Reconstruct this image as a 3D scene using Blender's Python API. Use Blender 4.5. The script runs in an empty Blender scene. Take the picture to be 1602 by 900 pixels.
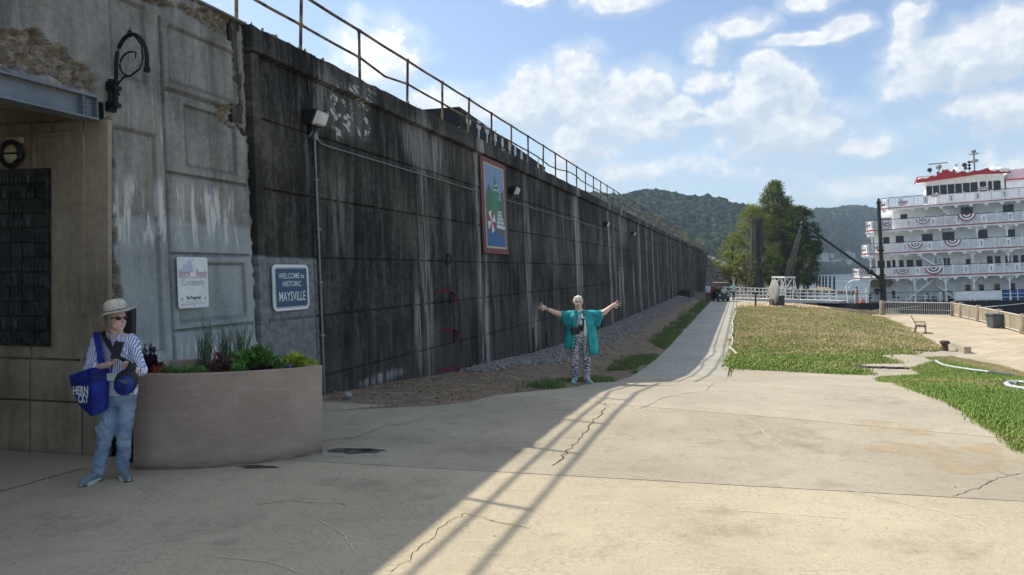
import bpy, bmesh, math, random
import numpy as np
from mathutils import Vector, Matrix, noise as mnoise
from mathutils.geometry import tessellate_polygon
random.seed(7); rng = np.random.default_rng(7)
scene = bpy.context.scene
COL = scene.collection
R = math.radians
# ---------------------------------------------------------------- camera
F = 1100.0; CX = 801.0; HY = 421.0; CH = 1.98      # focal length and horizon in photo pixels, eye height
cam_d = bpy.data.cameras.new('camera'); cam = bpy.data.objects.new('camera', cam_d); COL.objects.link(cam)
cam.location = (0, 0, CH); cam.rotation_euler = (R(90), 0, 0)
cam_d.sensor_width = 36.0; cam_d.lens = F/1602*36.0
cam_d.shift_y = -(450-HY)/1602.0
cam_d.clip_start = 0.05; cam_d.clip_end = 12000
scene.camera = cam
scene.view_settings.view_transform = 'Standard'; scene.view_settings.look = 'None'
scene.view_settings.gamma = 1.0; scene.view_settings.use_curve_mapping = False
scene.view_settings.exposure = 0.82
scene.render.engine = 'CYCLES'
scene.cycles.use_denoising = True
scene.cycles.max_bounces = 6; scene.cycles.transparent_max_bounces = 12
scene.cycles.volume_bounces = 0
# ---------------------------------------------------------------- node helper
class G:
    def __init__(s, nt): s.nt = nt; s.N = nt.nodes; s.L = nt.links
    def node(s, t, **kw):
        n = s.N.new(t)
        for k, v in kw.items(): setattr(n, k, v)
        return n
    def put(s, sock, v):
        if v is None: return
        if isinstance(v, bpy.types.NodeSocket): s.L.new(v, sock)
        else:
            if hasattr(sock, 'default_value'):
                dv = sock.default_value
                if hasattr(dv, '__len__') and not hasattr(v, '__len__'): v = [v]*len(dv)
                if hasattr(dv, '__len__') and len(dv) == 4 and len(v) == 3: v = (*v, 1)
                sock.default_value = v
    def m(s, op, a, b=None, c=None, clamp=False):
        n = s.node('ShaderNodeMath', operation=op, use_clamp=clamp)
        s.put(n.inputs[0], a)
        if b is not None: s.put(n.inputs[1], b)
        if c is not None: s.put(n.inputs[2], c)
        return n.outputs[0]
    def vm(s, op, a, b=None):
        n = s.node('ShaderNodeVectorMath', operation=op); s.put(n.inputs[0], a)
        if b is not None: s.put(n.inputs[1], b)
        return n.outputs['Value' if op in ('DOT_PRODUCT', 'LENGTH', 'DISTANCE') else 'Vector']
    def xyz(s, v):
        n = s.node('ShaderNodeSeparateXYZ'); s.put(n.inputs[0], v); return n.outputs
    def vec(s, x, y, z=0.0):
        n = s.node('ShaderNodeCombineXYZ'); s.put(n.inputs[0], x); s.put(n.inputs[1], y); s.put(n.inputs[2], z); return n.outputs[0]
    def noise(s, v, scale=5, detail=4, rough=.55, dist=0):
        n = s.node('ShaderNodeTexNoise'); s.put(n.inputs['Vector'], v); n.inputs['Scale'].default_value = scale
        n.inputs['Detail'].default_value = detail; n.inputs['Roughness'].default_value = rough; n.inputs['Distortion'].default_value = dist
        return n.outputs[0]
    def vor(s, v, scale=5, feature='F1', out='Distance'):
        n = s.node('ShaderNodeTexVoronoi', feature=feature); s.put(n.inputs['Vector'], v); n.inputs['Scale'].default_value = scale
        return n.outputs[out]
    def ss(s, v, lo, hi, a=0.0, b=1.0):
        n = s.node('ShaderNodeMapRange', interpolation_type='SMOOTHSTEP'); s.put(n.inputs[0], v)
        for i, q in enumerate((lo, hi, a, b)): s.put(n.inputs[i+1], q)
        return n.outputs[0]
    def ln(s, v, lo, hi, a=0.0, b=1.0):
        n = s.node('ShaderNodeMapRange'); s.put(n.inputs[0], v)
        for i, q in enumerate((lo, hi, a, b)): s.put(n.inputs[i+1], q)
        return n.outputs[0]
    def mix(s, f, a, b, mode='MIX'):
        n = s.node('ShaderNodeMix', data_type='RGBA', blend_type=mode)
        s.put(n.inputs[0], f); s.put(n.inputs[6], a); s.put(n.inputs[7], b); return n.outputs[2]
    def ramp(s, f, stops):
        n = s.node('ShaderNodeValToRGB'); s.put(n.inputs[0], f); e = n.color_ramp.elements
        while len(e) < len(stops): e.new(.5)
        for q, (p, c) in zip(e, stops): q.position = p; q.color = (*c, 1) if len(c) == 3 else c
        return n.outputs[0]
    def pos(s): return s.node('ShaderNodeNewGeometry').outputs['Position']
    def obj(s): return s.node('ShaderNodeTexCoord').outputs['Object']
    def rand(s): return s.node('ShaderNodeObjectInfo').outputs['Random']
    def bump(s, h, strength=.3, dist=.02):
        n = s.node('ShaderNodeBump'); s.put(n.inputs['Height'], h); n.inputs['Strength'].default_value = strength
        n.inputs['Distance'].default_value = dist; return n.outputs[0]
    def bsdf(s, col, rough=.8, metal=0, normal=None, spec=None, trans=None, ior=None):
        n = s.node('ShaderNodeBsdfPrincipled'); s.put(n.inputs['Base Color'], col); s.put(n.inputs['Roughness'], rough)
        s.put(n.inputs['Metallic'], metal)
        if normal is not None: s.L.new(normal, n.inputs['Normal'])
        if spec is not None: s.put(n.inputs['Specular IOR Level'], spec)
        if trans is not None: s.put(n.inputs['Transmission Weight'], trans)
        o = s.node('ShaderNodeOutputMaterial'); s.L.new(n.outputs[0], o.inputs[0]); return n
def mat(name):
    m = bpy.data.materials.new(name); m.use_nodes = True; m.node_tree.nodes.clear(); return m, G(m.node_tree)
def pm(name, col, rough=.7, metal=0, var=.15, scale=8, bump=.15, bd=.01, spec=None, coords='obj'):
    """plain painted/cloth/metal surface: base colour broken up by two noises, fine relief"""
    m, g = mat(name); v = g.obj() if coords == 'obj' else g.pos()
    n1 = g.noise(v, scale, 5, .6); n2 = g.noise(v, scale*.23, 3)
    f = g.m('ADD', g.m('MULTIPLY', n1, .6), g.m('MULTIPLY', n2, .4))
    lo = [c*(1-var) for c in col]; hi = [min(1, c*(1+var)) for c in col]
    c = g.mix(g.ss(f, .35, .65), lo, hi)
    g.bsdf(c, g.ln(n1, .3, .7, max(0, rough-.08), min(1, rough+.08)), metal, g.bump(n1, bump, bd), spec)
    return m
# ---------------------------------------------------------------- sun and sky
SUN_H = Vector((-.886, .463)).normalized(); SUN_EL = R(51)
to_sun = Vector((SUN_H.x*math.cos(SUN_EL), SUN_H.y*math.cos(SUN_EL), math.sin(SUN_EL)))
sun_d = bpy.data.lights.new('sun', 'SUN'); sun_d.energy = 3.2; sun_d.angle = R(.55); sun_d.color = (1, .93, .80)
sun = bpy.data.objects.new('sun', sun_d); COL.objects.link(sun); sun.location = (0, 0, 60)
sun.rotation_euler = to_sun.to_track_quat('Z', 'Y').to_euler()
world = bpy.data.worlds.new('World'); scene.world = world; world.use_nodes = True
world.node_tree.nodes.clear()
w = G(world.node_tree)
# cloud banks: photo direction of centre, radii, weight
CL = [(905,112,40,36,1),(880,150,72,46,1),(830,168,55,28,.95),(785,168,42,16,.8),(1000,138,52,36,1),(955,185,110,50,.95),(893,215,38,40,1),
 (1052,172,52,20,.9),(1085,192,50,11,.8),(1110,132,40,17,.62),(1196,112,36,34,1),(1200,150,60,50,1),(1150,182,50,28,.95),(1255,165,38,42,.9),
 (1225,205,110,38,.9),(1320,228,80,18,.62),(1160,42,46,17,.72),(1110,78,22,26,.62),(1262,62,75,10,1),(1322,47,38,18,1),(1262,4,44,15,.72),
 (1425,40,26,42,1),(1440,100,62,48,1),(1530,90,110,52,1),(1600,50,55,40,.9),(1570,165,120,36,.8),(595,95,62,46,.9),(545,85,28,26,.7),
 (700,165,70,28,.8),(960,4,56,15,.85),(830,-6,36,12,.9),(1020,268,190,22,.5),(1380,300,170,24,.48),(1620,260,120,30,.5)]
gt = bpy.data.node_groups.new('cloud_density', 'ShaderNodeTree')
gt.interface.new_socket('P', in_out='INPUT', socket_type='NodeSocketVector')
gt.interface.new_socket('D', in_out='OUTPUT', socket_type='NodeSocketFloat')
q = G(gt); gi = q.node('NodeGroupInput'); go = q.node('NodeGroupOutput')
P0 = gi.outputs[0]
wn = q.node('ShaderNodeTexNoise'); q.put(wn.inputs['Vector'], P0); wn.inputs['Scale'].default_value = 14; wn.inputs['Detail'].default_value = 3
wv = q.vm('MULTIPLY', q.vm('SUBTRACT', wn.outputs['Color'], (.5, .5, .5)), (.05, .035, 0))
P1 = q.vm('ADD', P0, wv)
acc = None
for cx, cy, rx, ry, wt in CL:
    az = math.atan((cx-CX)/F); el = math.atan2(HY-cy, math.hypot(F, cx-CX)); k = math.cos(az)
    ra = rx*1.12/F*k*k; re = ry*1.12/F*k
    d = q.vm('MULTIPLY', q.vm('SUBTRACT', P1, (az, el, 0)), (1/ra, 1/re, 0))
    v = q.m('MULTIPLY_ADD', q.vm('DOT_PRODUCT', d, d), -wt*.75, wt)
    acc = v if acc is None else q.m('MAXIMUM', acc, v)
px_, py_, pz_ = q.xyz(P0)
away = q.m('MAXIMUM', q.ss(q.m('ABSOLUTE', px_), .68, .85), q.ss(py_, .42, .55))
gen = q.ss(q.noise(q.vm('MULTIPLY', P0, (1, 1.7, 1)), 3.2, 3, .5), .42, .75, -.4, 1.1)
acc = q.m('MAXIMUM', acc, q.m('MULTIPLY_ADD', q.m('SUBTRACT', 1, away), -3, gen))
fb = q.noise(q.vm('MULTIPLY', P0, (1, 1.25, 1)), 24, 9, .6, .1)
fb2 = q.noise(P0, 7, 4, .5)
d = q.m('ADD', acc, q.m('MULTIPLY', q.m('SUBTRACT', fb, .5), 1.9))
d = q.m('ADD', d, q.m('MULTIPLY', q.m('SUBTRACT', fb2, .5), .9))
q.L.new(d, go.inputs[0])
dirv = w.node('ShaderNodeTexCoord').outputs['Generated']
x, y, z = w.xyz(w.vm('NORMALIZE', dirv))
P = w.vec(w.m('ARCTAN2', x, y), w.m('ARCSINE', z), 0)
def dens(v):
    n = w.node('ShaderNodeGroup'); n.node_tree = gt; w.put(n.inputs[0], v); return n.outputs[0]
D = dens(P); D2 = dens(w.vm('ADD', P, (-.012, .02, 0)))
cover = w.m('MAXIMUM', w.ss(D, .04, .62), w.m('MULTIPLY', w.ss(D, -.75, .5), .42))
lit = w.ss(w.m('SUBTRACT', D2, D), -.45, .4, 1.0, 0.0)
core = w.ss(D, .5, 1.5)
sky = w.node('ShaderNodeTexSky', sky_type='NISHITA'); sky.sun_disc = False; sky.sun_elevation = SUN_EL
sky.sun_rotation = math.atan2(SUN_H.x, SUN_H.y); sky.altitude = 150; sky.air_density = 1.0; sky.dust_density = 1.6; sky.ozone_density = 1.2
skyc = w.mix(1.0, sky.outputs[0], (.67, .685, .70), 'MULTIPLY')
lo = w.mix(w.ss(z, -.02, .30), (2.15, 2.9, 3.5), skyc)
skyc = w.mix(.55, skyc, lo)
puff = w.noise(w.vm('MULTIPLY', P, (1, 1.3, 1)), 36, 8, .65, .25)
cc = w.mix(w.m('MULTIPLY', lit, w.ss(puff, .32, .62, .45, 1)), (2.45, 2.8, 3.25), (3.95, 4.0, 4.0))
cc = w.mix(w.m('MULTIPLY', core, w.ss(puff, .35, .6, .75, .1)), cc, (2.65, 3.0, 3.45))
cc = w.mix(1.0, cc, w.vec(*[w.m('ADD', 1, w.m('MULTIPLY', w.ss(w.vm('DOT_PRODUCT', w.vm('NORMALIZE', dirv), tuple(to_sun)), .45, .97), k_)) for k_ in (1.5, 1.4, 1.25)]), 'MULTIPLY')
base = w.ss(z, .0, .16, .35, 1.0)
cover = w.m('MULTIPLY', cover, base)
out = w.mix(w.m('MULTIPLY', cover, .94), skyc, cc)
bg = w.node('ShaderNodeBackground'); w.L.new(out, bg.inputs[0]); bg.inputs[1].default_value = .15
wo = w.node('ShaderNodeOutputWorld'); w.L.new(bg.outputs[0], wo.inputs[0])
try: world.cycles.sampling_method = 'MANUAL'; world.cycles.sample_map_resolution = 512
except Exception: pass
# ---------------------------------------------------------------- object helpers
def link(o): COL.objects.link(o); return o
def tag(o, label=None, cat=None, group=None, kind=None):
    if label: o['label'] = label
    if cat: o['category'] = cat
    if group: o['group'] = group
    if kind: o['kind'] = kind
    return o
def thing(name, label, cat, loc=(0, 0, 0), group=None, rz=0, rot=None):
    o = bpy.data.objects.new(name, None); link(o); o.location = loc
    o.rotation_euler = rot if rot else (0, 0, rz); o.empty_display_size = .2
    return tag(o, label, cat, group)
def inv_of(root): return Matrix.LocRotScale(root.location, root.rotation_euler, root.scale).inverted()
def attach(o, parent, world=True):
    if parent is None: return o
    o.parent = parent
    if world and parent.parent is None and parent.type == 'EMPTY': o.matrix_parent_inverse = inv_of(parent)
    return o
def copy_tree(o, parent=None):
    c = o.copy(); link(c); c.parent = parent
    for ch in list(o.children): copy_tree(ch, c)
    return c
class MB:
    """collects simple solids, builds ONE mesh object"""
    def __init__(s, M=None): s.v = []; s.f = []; s.M = M
    def add(s, vs, fs):
        b = len(s.v)
        if s.M is not None: vs = [s.M @ Vector(p) for p in vs]
        s.v.extend([tuple(p) for p in vs]); s.f.extend([tuple(i+b for i in f) for f in fs]); return s
    def box(s, c, d, M=None):
        hx, hy, hz = d[0]/2, d[1]/2, d[2]/2
        vs = [Vector((x, y, z)) for x in (-hx, hx) for y in (-hy, hy) for z in (-hz, hz)]
        if M is not None: vs = [M @ p for p in vs]
        vs = [p+Vector(c) for p in vs]
        return s.add(vs, [(0,1,3,2),(4,6,7,5),(0,4,5,1),(2,3,7,6),(0,2,6,4),(1,5,7,3)])
    def hexa(s, p8): return s.add(p8, [(0,1,2,3),(7,6,5,4),(0,4,5,1),(1,5,6,2),(2,6,7,3),(3,7,4,0)])
    def cyl(s, p0, p1, r0, r1=None, n=8, caps=True):
        r1 = r0 if r1 is None else r1; p0 = Vector(p0); p1 = Vector(p1); d = p1-p0
        if d.length < 1e-9: return s
        q = d.to_track_quat('Z', 'Y'); vs = []
        for p, r in ((p0, r0), (p1, r1)):
            for i in range(n):
                a = 2*math.pi*i/n; vs.append(p+q @ Vector((math.cos(a)*r, math.sin(a)*r, 0)))
        fs = [(i, (i+1) % n, n+(i+1) % n, n+i) for i in range(n)]
        if caps: fs += [tuple(reversed(range(n))), tuple(range(n, 2*n))]
        return s.add(vs, fs)
    def tube(s, pts, r, n=6):
        pts = [Vector(p) for p in pts]; rr = r if hasattr(r, '__len__') else [r]*len(pts); vs = []; fs = []
        for k, p in enumerate(pts):
            d = (pts[min(k+1, len(pts)-1)]-pts[max(k-1, 0)]).normalized()
            up = Vector((0, 0, 1)) if abs(d.z) < .95 else Vector((1, 0, 0))
            a = d.cross(up).normalized(); b = a.cross(d)
            for i in range(n):
                t = 2*math.pi*i/n; vs.append(p+a*math.cos(t)*rr[k]+b*math.sin(t)*rr[k])
        for k in range(len(pts)-1):
            for i in range(n): fs.append((k*n+i, k*n+(i+1) % n, (k+1)*n+(i+1) % n, (k+1)*n+i))
        fs += [tuple(reversed(range(n))), tuple(range((len(pts)-1)*n, len(pts)*n))]
        return s.add(vs, fs)
    def ell(s, c, r, M=None, n=12, m=8):
        vs = []; fs = []
        for j in range(m+1):
            t = math.pi*j/m
            for i in range(n):
                a = 2*math.pi*i/n; p = Vector((math.sin(t)*math.cos(a)*r[0], math.sin(t)*math.sin(a)*r[1], math.cos(t)*r[2]))
                if M is not None: p = M @ p
                vs.append(p+Vector(c))
        for j in range(m):
            for i in range(n): fs.append((j*n+i, (j+1)*n+i, (j+1)*n+(i+1) % n, j*n+(i+1) % n))
        return s.add(vs, fs)
    def cap(s, p0, p1, r0, r1, n=10):
        """tapered capsule"""
        p0 = Vector(p0); p1 = Vector(p1); d = p1-p0; L = d.length
        if L < 1e-6: return s.ell(p0, (r0, r0, r0))
        qn = d.to_track_quat('Z', 'Y'); prof = []
        for k in range(4): a = math.pi/2*(1-k/3.0); prof.append((-math.sin(a)*r0, math.cos(a)*r0))
        for k in range(4): a = math.pi/2*k/3.0; prof.append((L+math.sin(a)*r1, math.cos(a)*r1))
        vs = []; fs = []
        for zz, r in prof:
            for i in range(n):
                a = 2*math.pi*i/n; vs.append(p0+qn @ Vector((math.cos(a)*max(r, 1e-4), math.sin(a)*max(r, 1e-4), zz)))
        for k in range(len(prof)-1):
            for i in range(n): fs.append((k*n+i, k*n+(i+1) % n, (k+1)*n+(i+1) % n, (k+1)*n+i))
        fs += [tuple(reversed(range(n))), tuple(range((len(prof)-1)*n, len(prof)*n))]
        return s.add(vs, fs)
    def loft(s, rings, n=16):
        """rings: (centre, rx, ry[, rotz])"""
        vs = []; fs = []
        for rg in rings:
            c, rx, ry = rg[0], rg[1], rg[2]; a0 = rg[3] if len(rg) > 3 else 0
            for i in range(n):
                a = 2*math.pi*i/n; x_, y_ = math.cos(a)*rx, math.sin(a)*ry
                vs.append((c[0]+x_*math.cos(a0)-y_*math.sin(a0), c[1]+x_*math.sin(a0)+y_*math.cos(a0), c[2]))
        for k in range(len(rings)-1):
            for i in range(n): fs.append((k*n+i, k*n+(i+1) % n, (k+1)*n+(i+1) % n, (k+1)*n+i))
        fs += [tuple(reversed(range(n))), tuple(range((len(rings)-1)*n, len(rings)*n))]
        return s.add(vs, fs)
    def prism(s, poly, o, ux, uy, dn, t):
        """2D polygon (any) in frame o+x*ux+y*uy, extruded by t along dn"""
        o = Vector(o); ux = Vector(ux); uy = Vector(uy); dn = Vector(dn); n = len(poly)
        a = [o+ux*p[0]+uy*p[1] for p in poly]; b = [p+dn*t for p in a]
        tris = tessellate_polygon([[Vector((p[0], p[1], 0)) for p in poly]])
        fs = [tuple(t_) for t_ in tris]+[tuple(reversed([i+n for i in t_])) for t_ in tris]
        fs += [(i, (i+1) % n, n+(i+1) % n, n+i) for i in range(n)]
        return s.add(a+b, fs)
    def mesh(s, name):
        me = bpy.data.meshes.new(name); me.from_pydata(s.v, [], s.f); me.validate()
        bm = bmesh.new(); bm.from_mesh(me); bmesh.ops.recalc_face_normals(bm, faces=bm.faces); bm.to_mesh(me); bm.free(); return me
    def build(s, name, m, parent=None, world=True, smooth=False, kind=None, label=None, bevel=0, bseg=2):
        me = s.mesh(name); me.materials.append(m)
        if smooth:
            for p in me.polygons: p.use_smooth = True
            try: me.set_sharp_from_angle(angle=R(40))
            except Exception: pass
        o = bpy.data.objects.new(name, me); link(o); attach(o, parent, world)
        if kind: o['kind'] = kind
        if label: o['label'] = label
        if bevel:
            b = o.modifiers.new('bevel', 'BEVEL'); b.width = bevel; b.segments = bseg; b.limit_method = 'ANGLE'
        return o
WRK = []
def soften(o, voxel=.01, smooth=4, factor=.5, wrinkle=0, size=.09):
    """melt overlapping solids into one continuous skin"""
    r = o.modifiers.new('skin', 'REMESH'); r.mode = 'VOXEL'; r.voxel_size = voxel; r.use_smooth_shade = True
    if smooth:
        k = o.modifiers.new('smooth', 'SMOOTH'); k.iterations = smooth; k.factor = factor
    if wrinkle:
        tx = bpy.data.textures.new('creases', 'DISTORTED_NOISE'); tx.noise_scale = size; tx.distortion = 1.6
        d_ = o.modifiers.new('creases', 'DISPLACE'); d_.texture = tx; d_.strength = wrinkle; d_.mid_level = .5; d_.texture_coords = 'GLOBAL'
    return o
def text_mb(body, size, o, ux, uy, dn, t=.002, align='CENTER', sx=1.0, bold=0.0):
    cu = bpy.data.curves.new('lettering', 'FONT'); cu.body = body; cu.size = size; cu.align_x = align; cu.resolution_u = 2
    cu.offset = bold
    ob = bpy.data.objects.new('lettering', cu); link(ob); dg = bpy.context.evaluated_depsgraph_get()
    me = bpy.data.meshes.new_from_object(ob.evaluated_get(dg)); bpy.data.objects.remove(ob); bpy.data.curves.remove(cu)
    o = Vector(o); ux = Vector(ux); uy = Vector(uy); dn = Vector(dn)
    mb = MB(); mb.add([o+ux*v.co.x*sx+uy*v.co.y+dn*t for v in me.vertices], [tuple(p.vertices) for p in me.polygons])
    bpy.data.meshes.remove(me); return mb
# scatter: instances on points through geometry nodes (only for uncountable stuff)
def scatter(name, pts, scales, protos, m, rots=None, parent=None):
    c = bpy.data.collections.new(name+'_kinds')
    for i, me in enumerate(protos):
        me.materials.clear(); me.materials.append(m); c.objects.link(bpy.data.objects.new(name+'_kind', me))
    n = len(pts); me = bpy.data.meshes.new(name); me.vertices.add(n)
    me.vertices.foreach_set('co', np.asarray(pts, dtype=np.float32).ravel())
    sc = me.attributes.new('sc', 'FLOAT_VECTOR', 'POINT'); s3 = np.asarray(scales, dtype=np.float32)
    if s3.ndim == 1: s3 = np.repeat(s3[:, None], 3, 1)
    sc.data.foreach_set('vector', s3.ravel())
    rt = me.attributes.new('rt', 'FLOAT_VECTOR', 'POINT')
    if rots is None: rots = np.stack([rng.uniform(-.15, .15, n), rng.uniform(-.15, .15, n), rng.uniform(0, 6.283, n)], 1)
    rt.data.foreach_set('vector', np.asarray(rots, dtype=np.float32).ravel())
    ix = me.attributes.new('ix', 'INT', 'POINT'); ix.data.foreach_set('value', rng.integers(0, len(protos), n).astype(np.int32))
    me.materials.append(m)
    o = bpy.data.objects.new(name, me); link(o); attach(o, parent)
    nt = bpy.data.node_groups.new(name+'_scatter', 'GeometryNodeTree')
    nt.interface.new_socket('Geometry', in_out='INPUT', socket_type='NodeSocketGeometry')
    nt.interface.new_socket('Geometry', in_out='OUTPUT', socket_type='NodeSocketGeometry')
    g = G(nt); a = g.node('NodeGroupInput'); b = g.node('NodeGroupOutput'); ip = g.node('GeometryNodeInstanceOnPoints')
    ci = g.node('GeometryNodeCollectionInfo'); ci.inputs['Collection'].default_value = c; ci.inputs['Separate Children'].default_value = True
    def att(nm, dt):
        t = g.node('GeometryNodeInputNamedAttribute', data_type=dt); t.inputs['Name'].default_value = nm
        return [s_ for s_ in t.outputs if s_.enabled and s_.name == 'Attribute'][0]
    g.L.new(a.outputs[0], ip.inputs['Points']); g.L.new(ci.outputs[0], ip.inputs['Instance']); ip.inputs['Pick Instance'].default_value = True
    g.L.new(att('ix', 'INT'), ip.inputs['Instance Index'])
    e2r = g.node('FunctionNodeEulerToRotation'); g.L.new(att('rt', 'FLOAT_VECTOR'), e2r.inputs[0]); g.L.new(e2r.outputs[0], ip.inputs['Rotation'])
    g.L.new(att('sc', 'FLOAT_VECTOR'), ip.inputs['Scale']); g.L.new(ip.outputs[0], b.inputs[0])
    md = o.modifiers.new('scatter', 'NODES'); md.node_group = nt
    o['kind'] = 'stuff'; return o
def lump(seed, sub=2, amp=.35, freq=1.3, flat=1.0, det=3):
    bm = bmesh.new(); bmesh.ops.create_icosphere(bm, subdivisions=sub, radius=1)
    for v in bm.verts:
        n = mnoise.fractal(v.co*freq+Vector((seed*13.7, seed*5.1, seed*2.3)), .9, 2.1, det)
        v.co *= 1+amp*n; v.co.z *= flat
    me = bpy.data.meshes.new('lump'); bm.to_mesh(me); bm.free(); return me
# ---------------------------------------------------------------- frames of the place
def lerp(a, b, t): return a+(b-a)*t
def sstep(x, a, b):
    t = min(1, max(0, (x-a)/(b-a))); return t*t*(3-2*t)
def interp(x, tab):
    if x <= tab[0][0]: return tab[0][1]
    for (x0, y0), (x1, y1) in zip(tab, tab[1:]):
        if x <= x1: return y0+(y1-y0)*(x-x0)/(x1-x0)
    return tab[-1][1]
PROF = [(-50, 0), (9.5, 0), (11.5, -.04), (13.5, -.21), (15, -.44), (17, -.75), (19.5, -.98), (22, -1.12), (27, -1.27), (62, -1.3), (84, -1.3), (120, -2.3), (170, -3.3), (4000, -3.6)]
PLZ = [(-50, 16), (10, 16), (20, 18.5), (27.5, 20), (35.3, 21.8), (57.6, 30.6), (62, 31.5), (500, 200)]   # left edge of the paved landing, X over Y
SHORE = [(-80, 38.5), (61, 38.5), (62.6, 31), (66, 28.4), (78, 28.6), (95, 34), (120, 50), (155, 66), (205, 84), (300, 110), (500, 185), (1100, 400)]
WATER = -3.9; LAND = -2.0
WD = Vector((.3087, .9512, 0)); WN = Vector((.9512, -.3087, 0)); WB = .045     # wall direction, outward normal, batter
def ground(X, Y):
    z = interp(Y, PROF)
    if Y > 14: z = lerp(z, LAND, sstep(X-interp(Y, PLZ), -5.5, -.3)*sstep(Y, 14, 24)*(1 if Y < 62 else 0.45))
    c = X+6.7-.32455*Y                                                  # distance-like coordinate from the wall foot
    if c > -1: z += .42*sstep(Y, 12, 20)*(1-sstep(c, .3, 2.6))
    s = interp(Y, SHORE)
    if Y < 64: z = lerp(z, -5.2, sstep(X-s, .2, 2.2))
    else: z = lerp(z, -5.2, sstep(X-s, -5 if Y > 85 else -3, 4))
    return z
def ray(px, py): return Vector(((px-CX)/F, 1, -(py-HY)/F))
def on_ground(px, py, off=0):
    d = ray(px, py); y = 2.0; o = Vector((0, 0, CH)); prev = y
    while y < 400:
        p = o+d*y
        if p.z <= ground(p.x, p.y): break
        prev = y; y += .25 if y < 40 else 1
    a, b = prev, y
    for _ in range(24):
        mdl = (a+b)/2; p = o+d*mdl
        if p.z <= ground(p.x, p.y): b = mdl
        else: a = mdl
    p = o+d*b; return Vector((p.x, p.y, ground(p.x, p.y)+off))
def at(px, py, Y): return Vector((0, 0, CH))+ray(px, py)*Y
def W(a, z, out=0.0): return Vector((-6.7, 0, 0))+WD*a+WN*(out-WB*z)+Vector((0, 0, z))
def on_plane(px, py, p0, nrm):
    d = ray(px, py); o = Vector((0, 0, CH)); t = (Vector(p0)-o).dot(nrm)/d.dot(nrm); return o+d*t
WNRM = WD.cross(Vector((0, 0, 1))-WN*WB).normalized()
def wall_az(px, py, out=0.0):
    p = on_plane(px, py, W(0, 0, out), WNRM); return (p-W(0, 0, 0)).dot(WD), p.z
# ================================================================ materials of the ground
def concrete(name, a, b, stain=.5, joint_tint=None):
    m, g = mat(name); p = g.pos()
    big = g.noise(p, .55, 5, .6); med = g.noise(p, 3.2, 6, .62, .3); fine = g.noise(p, 60, 3, .7)
    brush = g.noise(g.vm('MULTIPLY', g.vm('ADD', p, (0, 0, 0)), (.9, 7, 1)), 2.2, 5, .6, .5)
    c = g.mix(g.ss(big, .35, .68), a, b)
    c = g.mix(g.m('MULTIPLY', g.ss(med, .5, .72), stain), c, [q*.66 for q in a])
    c = g.mix(g.m('MULTIPLY', g.ss(brush, .55, .72), .35), c, [min(1, q*1.2) for q in b])
    grit = g.noise(p, 22, 6, .75); gm = g.ss(g.noise(p, 1.7, 4, .6), .35, .65, .12, .6); c = g.mix(g.m('MULTIPLY', g.ss(grit, .36, .52, 1, 0), gm), c, [q*.62 for q in a]); c = g.mix(g.m('MULTIPLY', g.ss(grit, .54, .68), g.m('MULTIPLY', gm, .6)), c, [min(1, q*1.22) for q in b]); c = g.mix(g.ss(fine, .30, .50, .65, 0), c, [q*.5 for q in a])
    pits = g.vor(p, 9, out='Distance'); c = g.mix(g.ss(pits, .035, .015, 0, .8), c, (.10, .085, .065))
    spot = g.vor(p, 2.3); c = g.mix(g.ss(spot, .03, .012, 0, .7), c, (.05, .045, .04))
    g.bsdf(c, g.ln(med, .3, .7, .78, .95), 0, g.bump(g.m('ADD', g.m('MULTIPLY', fine, .5), med), .35, .01), .3); return m
M = {}
M['slab_tan'] = concrete('tan_concrete', (.40, .345, .245), (.475, .41, .295), .35)
M['slab_grey'] = concrete('grey_brown_concrete', (.33, .29, .215), (.41, .36, .27), .5)
M['slab_far'] = concrete('pale_concrete', (.36, .32, .245), (.43, .385, .295), .4)
M['slab_path'] = concrete('path_concrete', (.35, .33, .28), (.42, .40, .34), .4)
m, g = mat('soil'); p = g.pos()
n = g.noise(p, 2.5, 8, .7); n2 = g.noise(p, 30, 4, .7)
c = g.ramp(g.m('ADD', g.m('MULTIPLY', n, .55), g.m('MULTIPLY', n2, .45)), [(.3, (.09, .066, .046)), (.5, (.25, .19, .13)), (.68, (.40, .33, .24))])
g.bsdf(c, .95, 0, g.bump(g.m('ADD', n, n2), .8, .04), .2); M['soil'] = m
m, g = mat('lawn'); p = g.pos()
n = g.noise(p, .35, 5, .65); n2 = g.noise(p, 9, 6, .75); n3 = g.noise(p, 70, 3, .7)
px, py_, pz = g.xyz(p)
dry = g.m('ADD', g.m('ADD', g.ss(n, .38, .66, 0, .7), g.ss(py_, 23, 30, 0, .5)), g.m('MULTIPLY', g.ss(n2, .4, .65), .35))
c = g.mix(g.m('MINIMUM', dry, 1), (.17, .19, .07), (.36, .29, .17))
c = g.mix(g.ss(n3, .3, .62, .75, 0), c, (.07, .08, .03))
g.bsdf(c, .95, 0, g.bump(g.m('ADD', n3, n2), 1, .05), .15); M['lawn'] = m
m, g = mat('earth'); p = g.pos(); n = g.noise(p, 1.2, 8, .7); n2 = g.noise(p, 14, 5, .7)
c = g.mix(g.ss(n, .4, .6), (.10, .09, .05), (.22, .18, .12)); c = g.mix(g.ss(n2, .35, .6, .6, 0), c, (.05, .045, .03))
g.bsdf(c, .95, 0, g.bump(n2, .8, .06), .2); M['earth'] = m
m, g = mat('gravel_mix'); r = g.rand(); n = g.noise(g.obj(), 3, 3)
c = g.ramp(r, [(0, (.15, .145, .135)), (.4, (.30, .285, .265)), (.7, (.42, .40, .37)), (1, (.55, .53, .49))])
g.bsdf(g.mix(g.ss(n, .4, .6), c, (.15, .13, .11)), .9, 0, g.bump(n, .3, .1)); M['gravel'] = m
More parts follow.
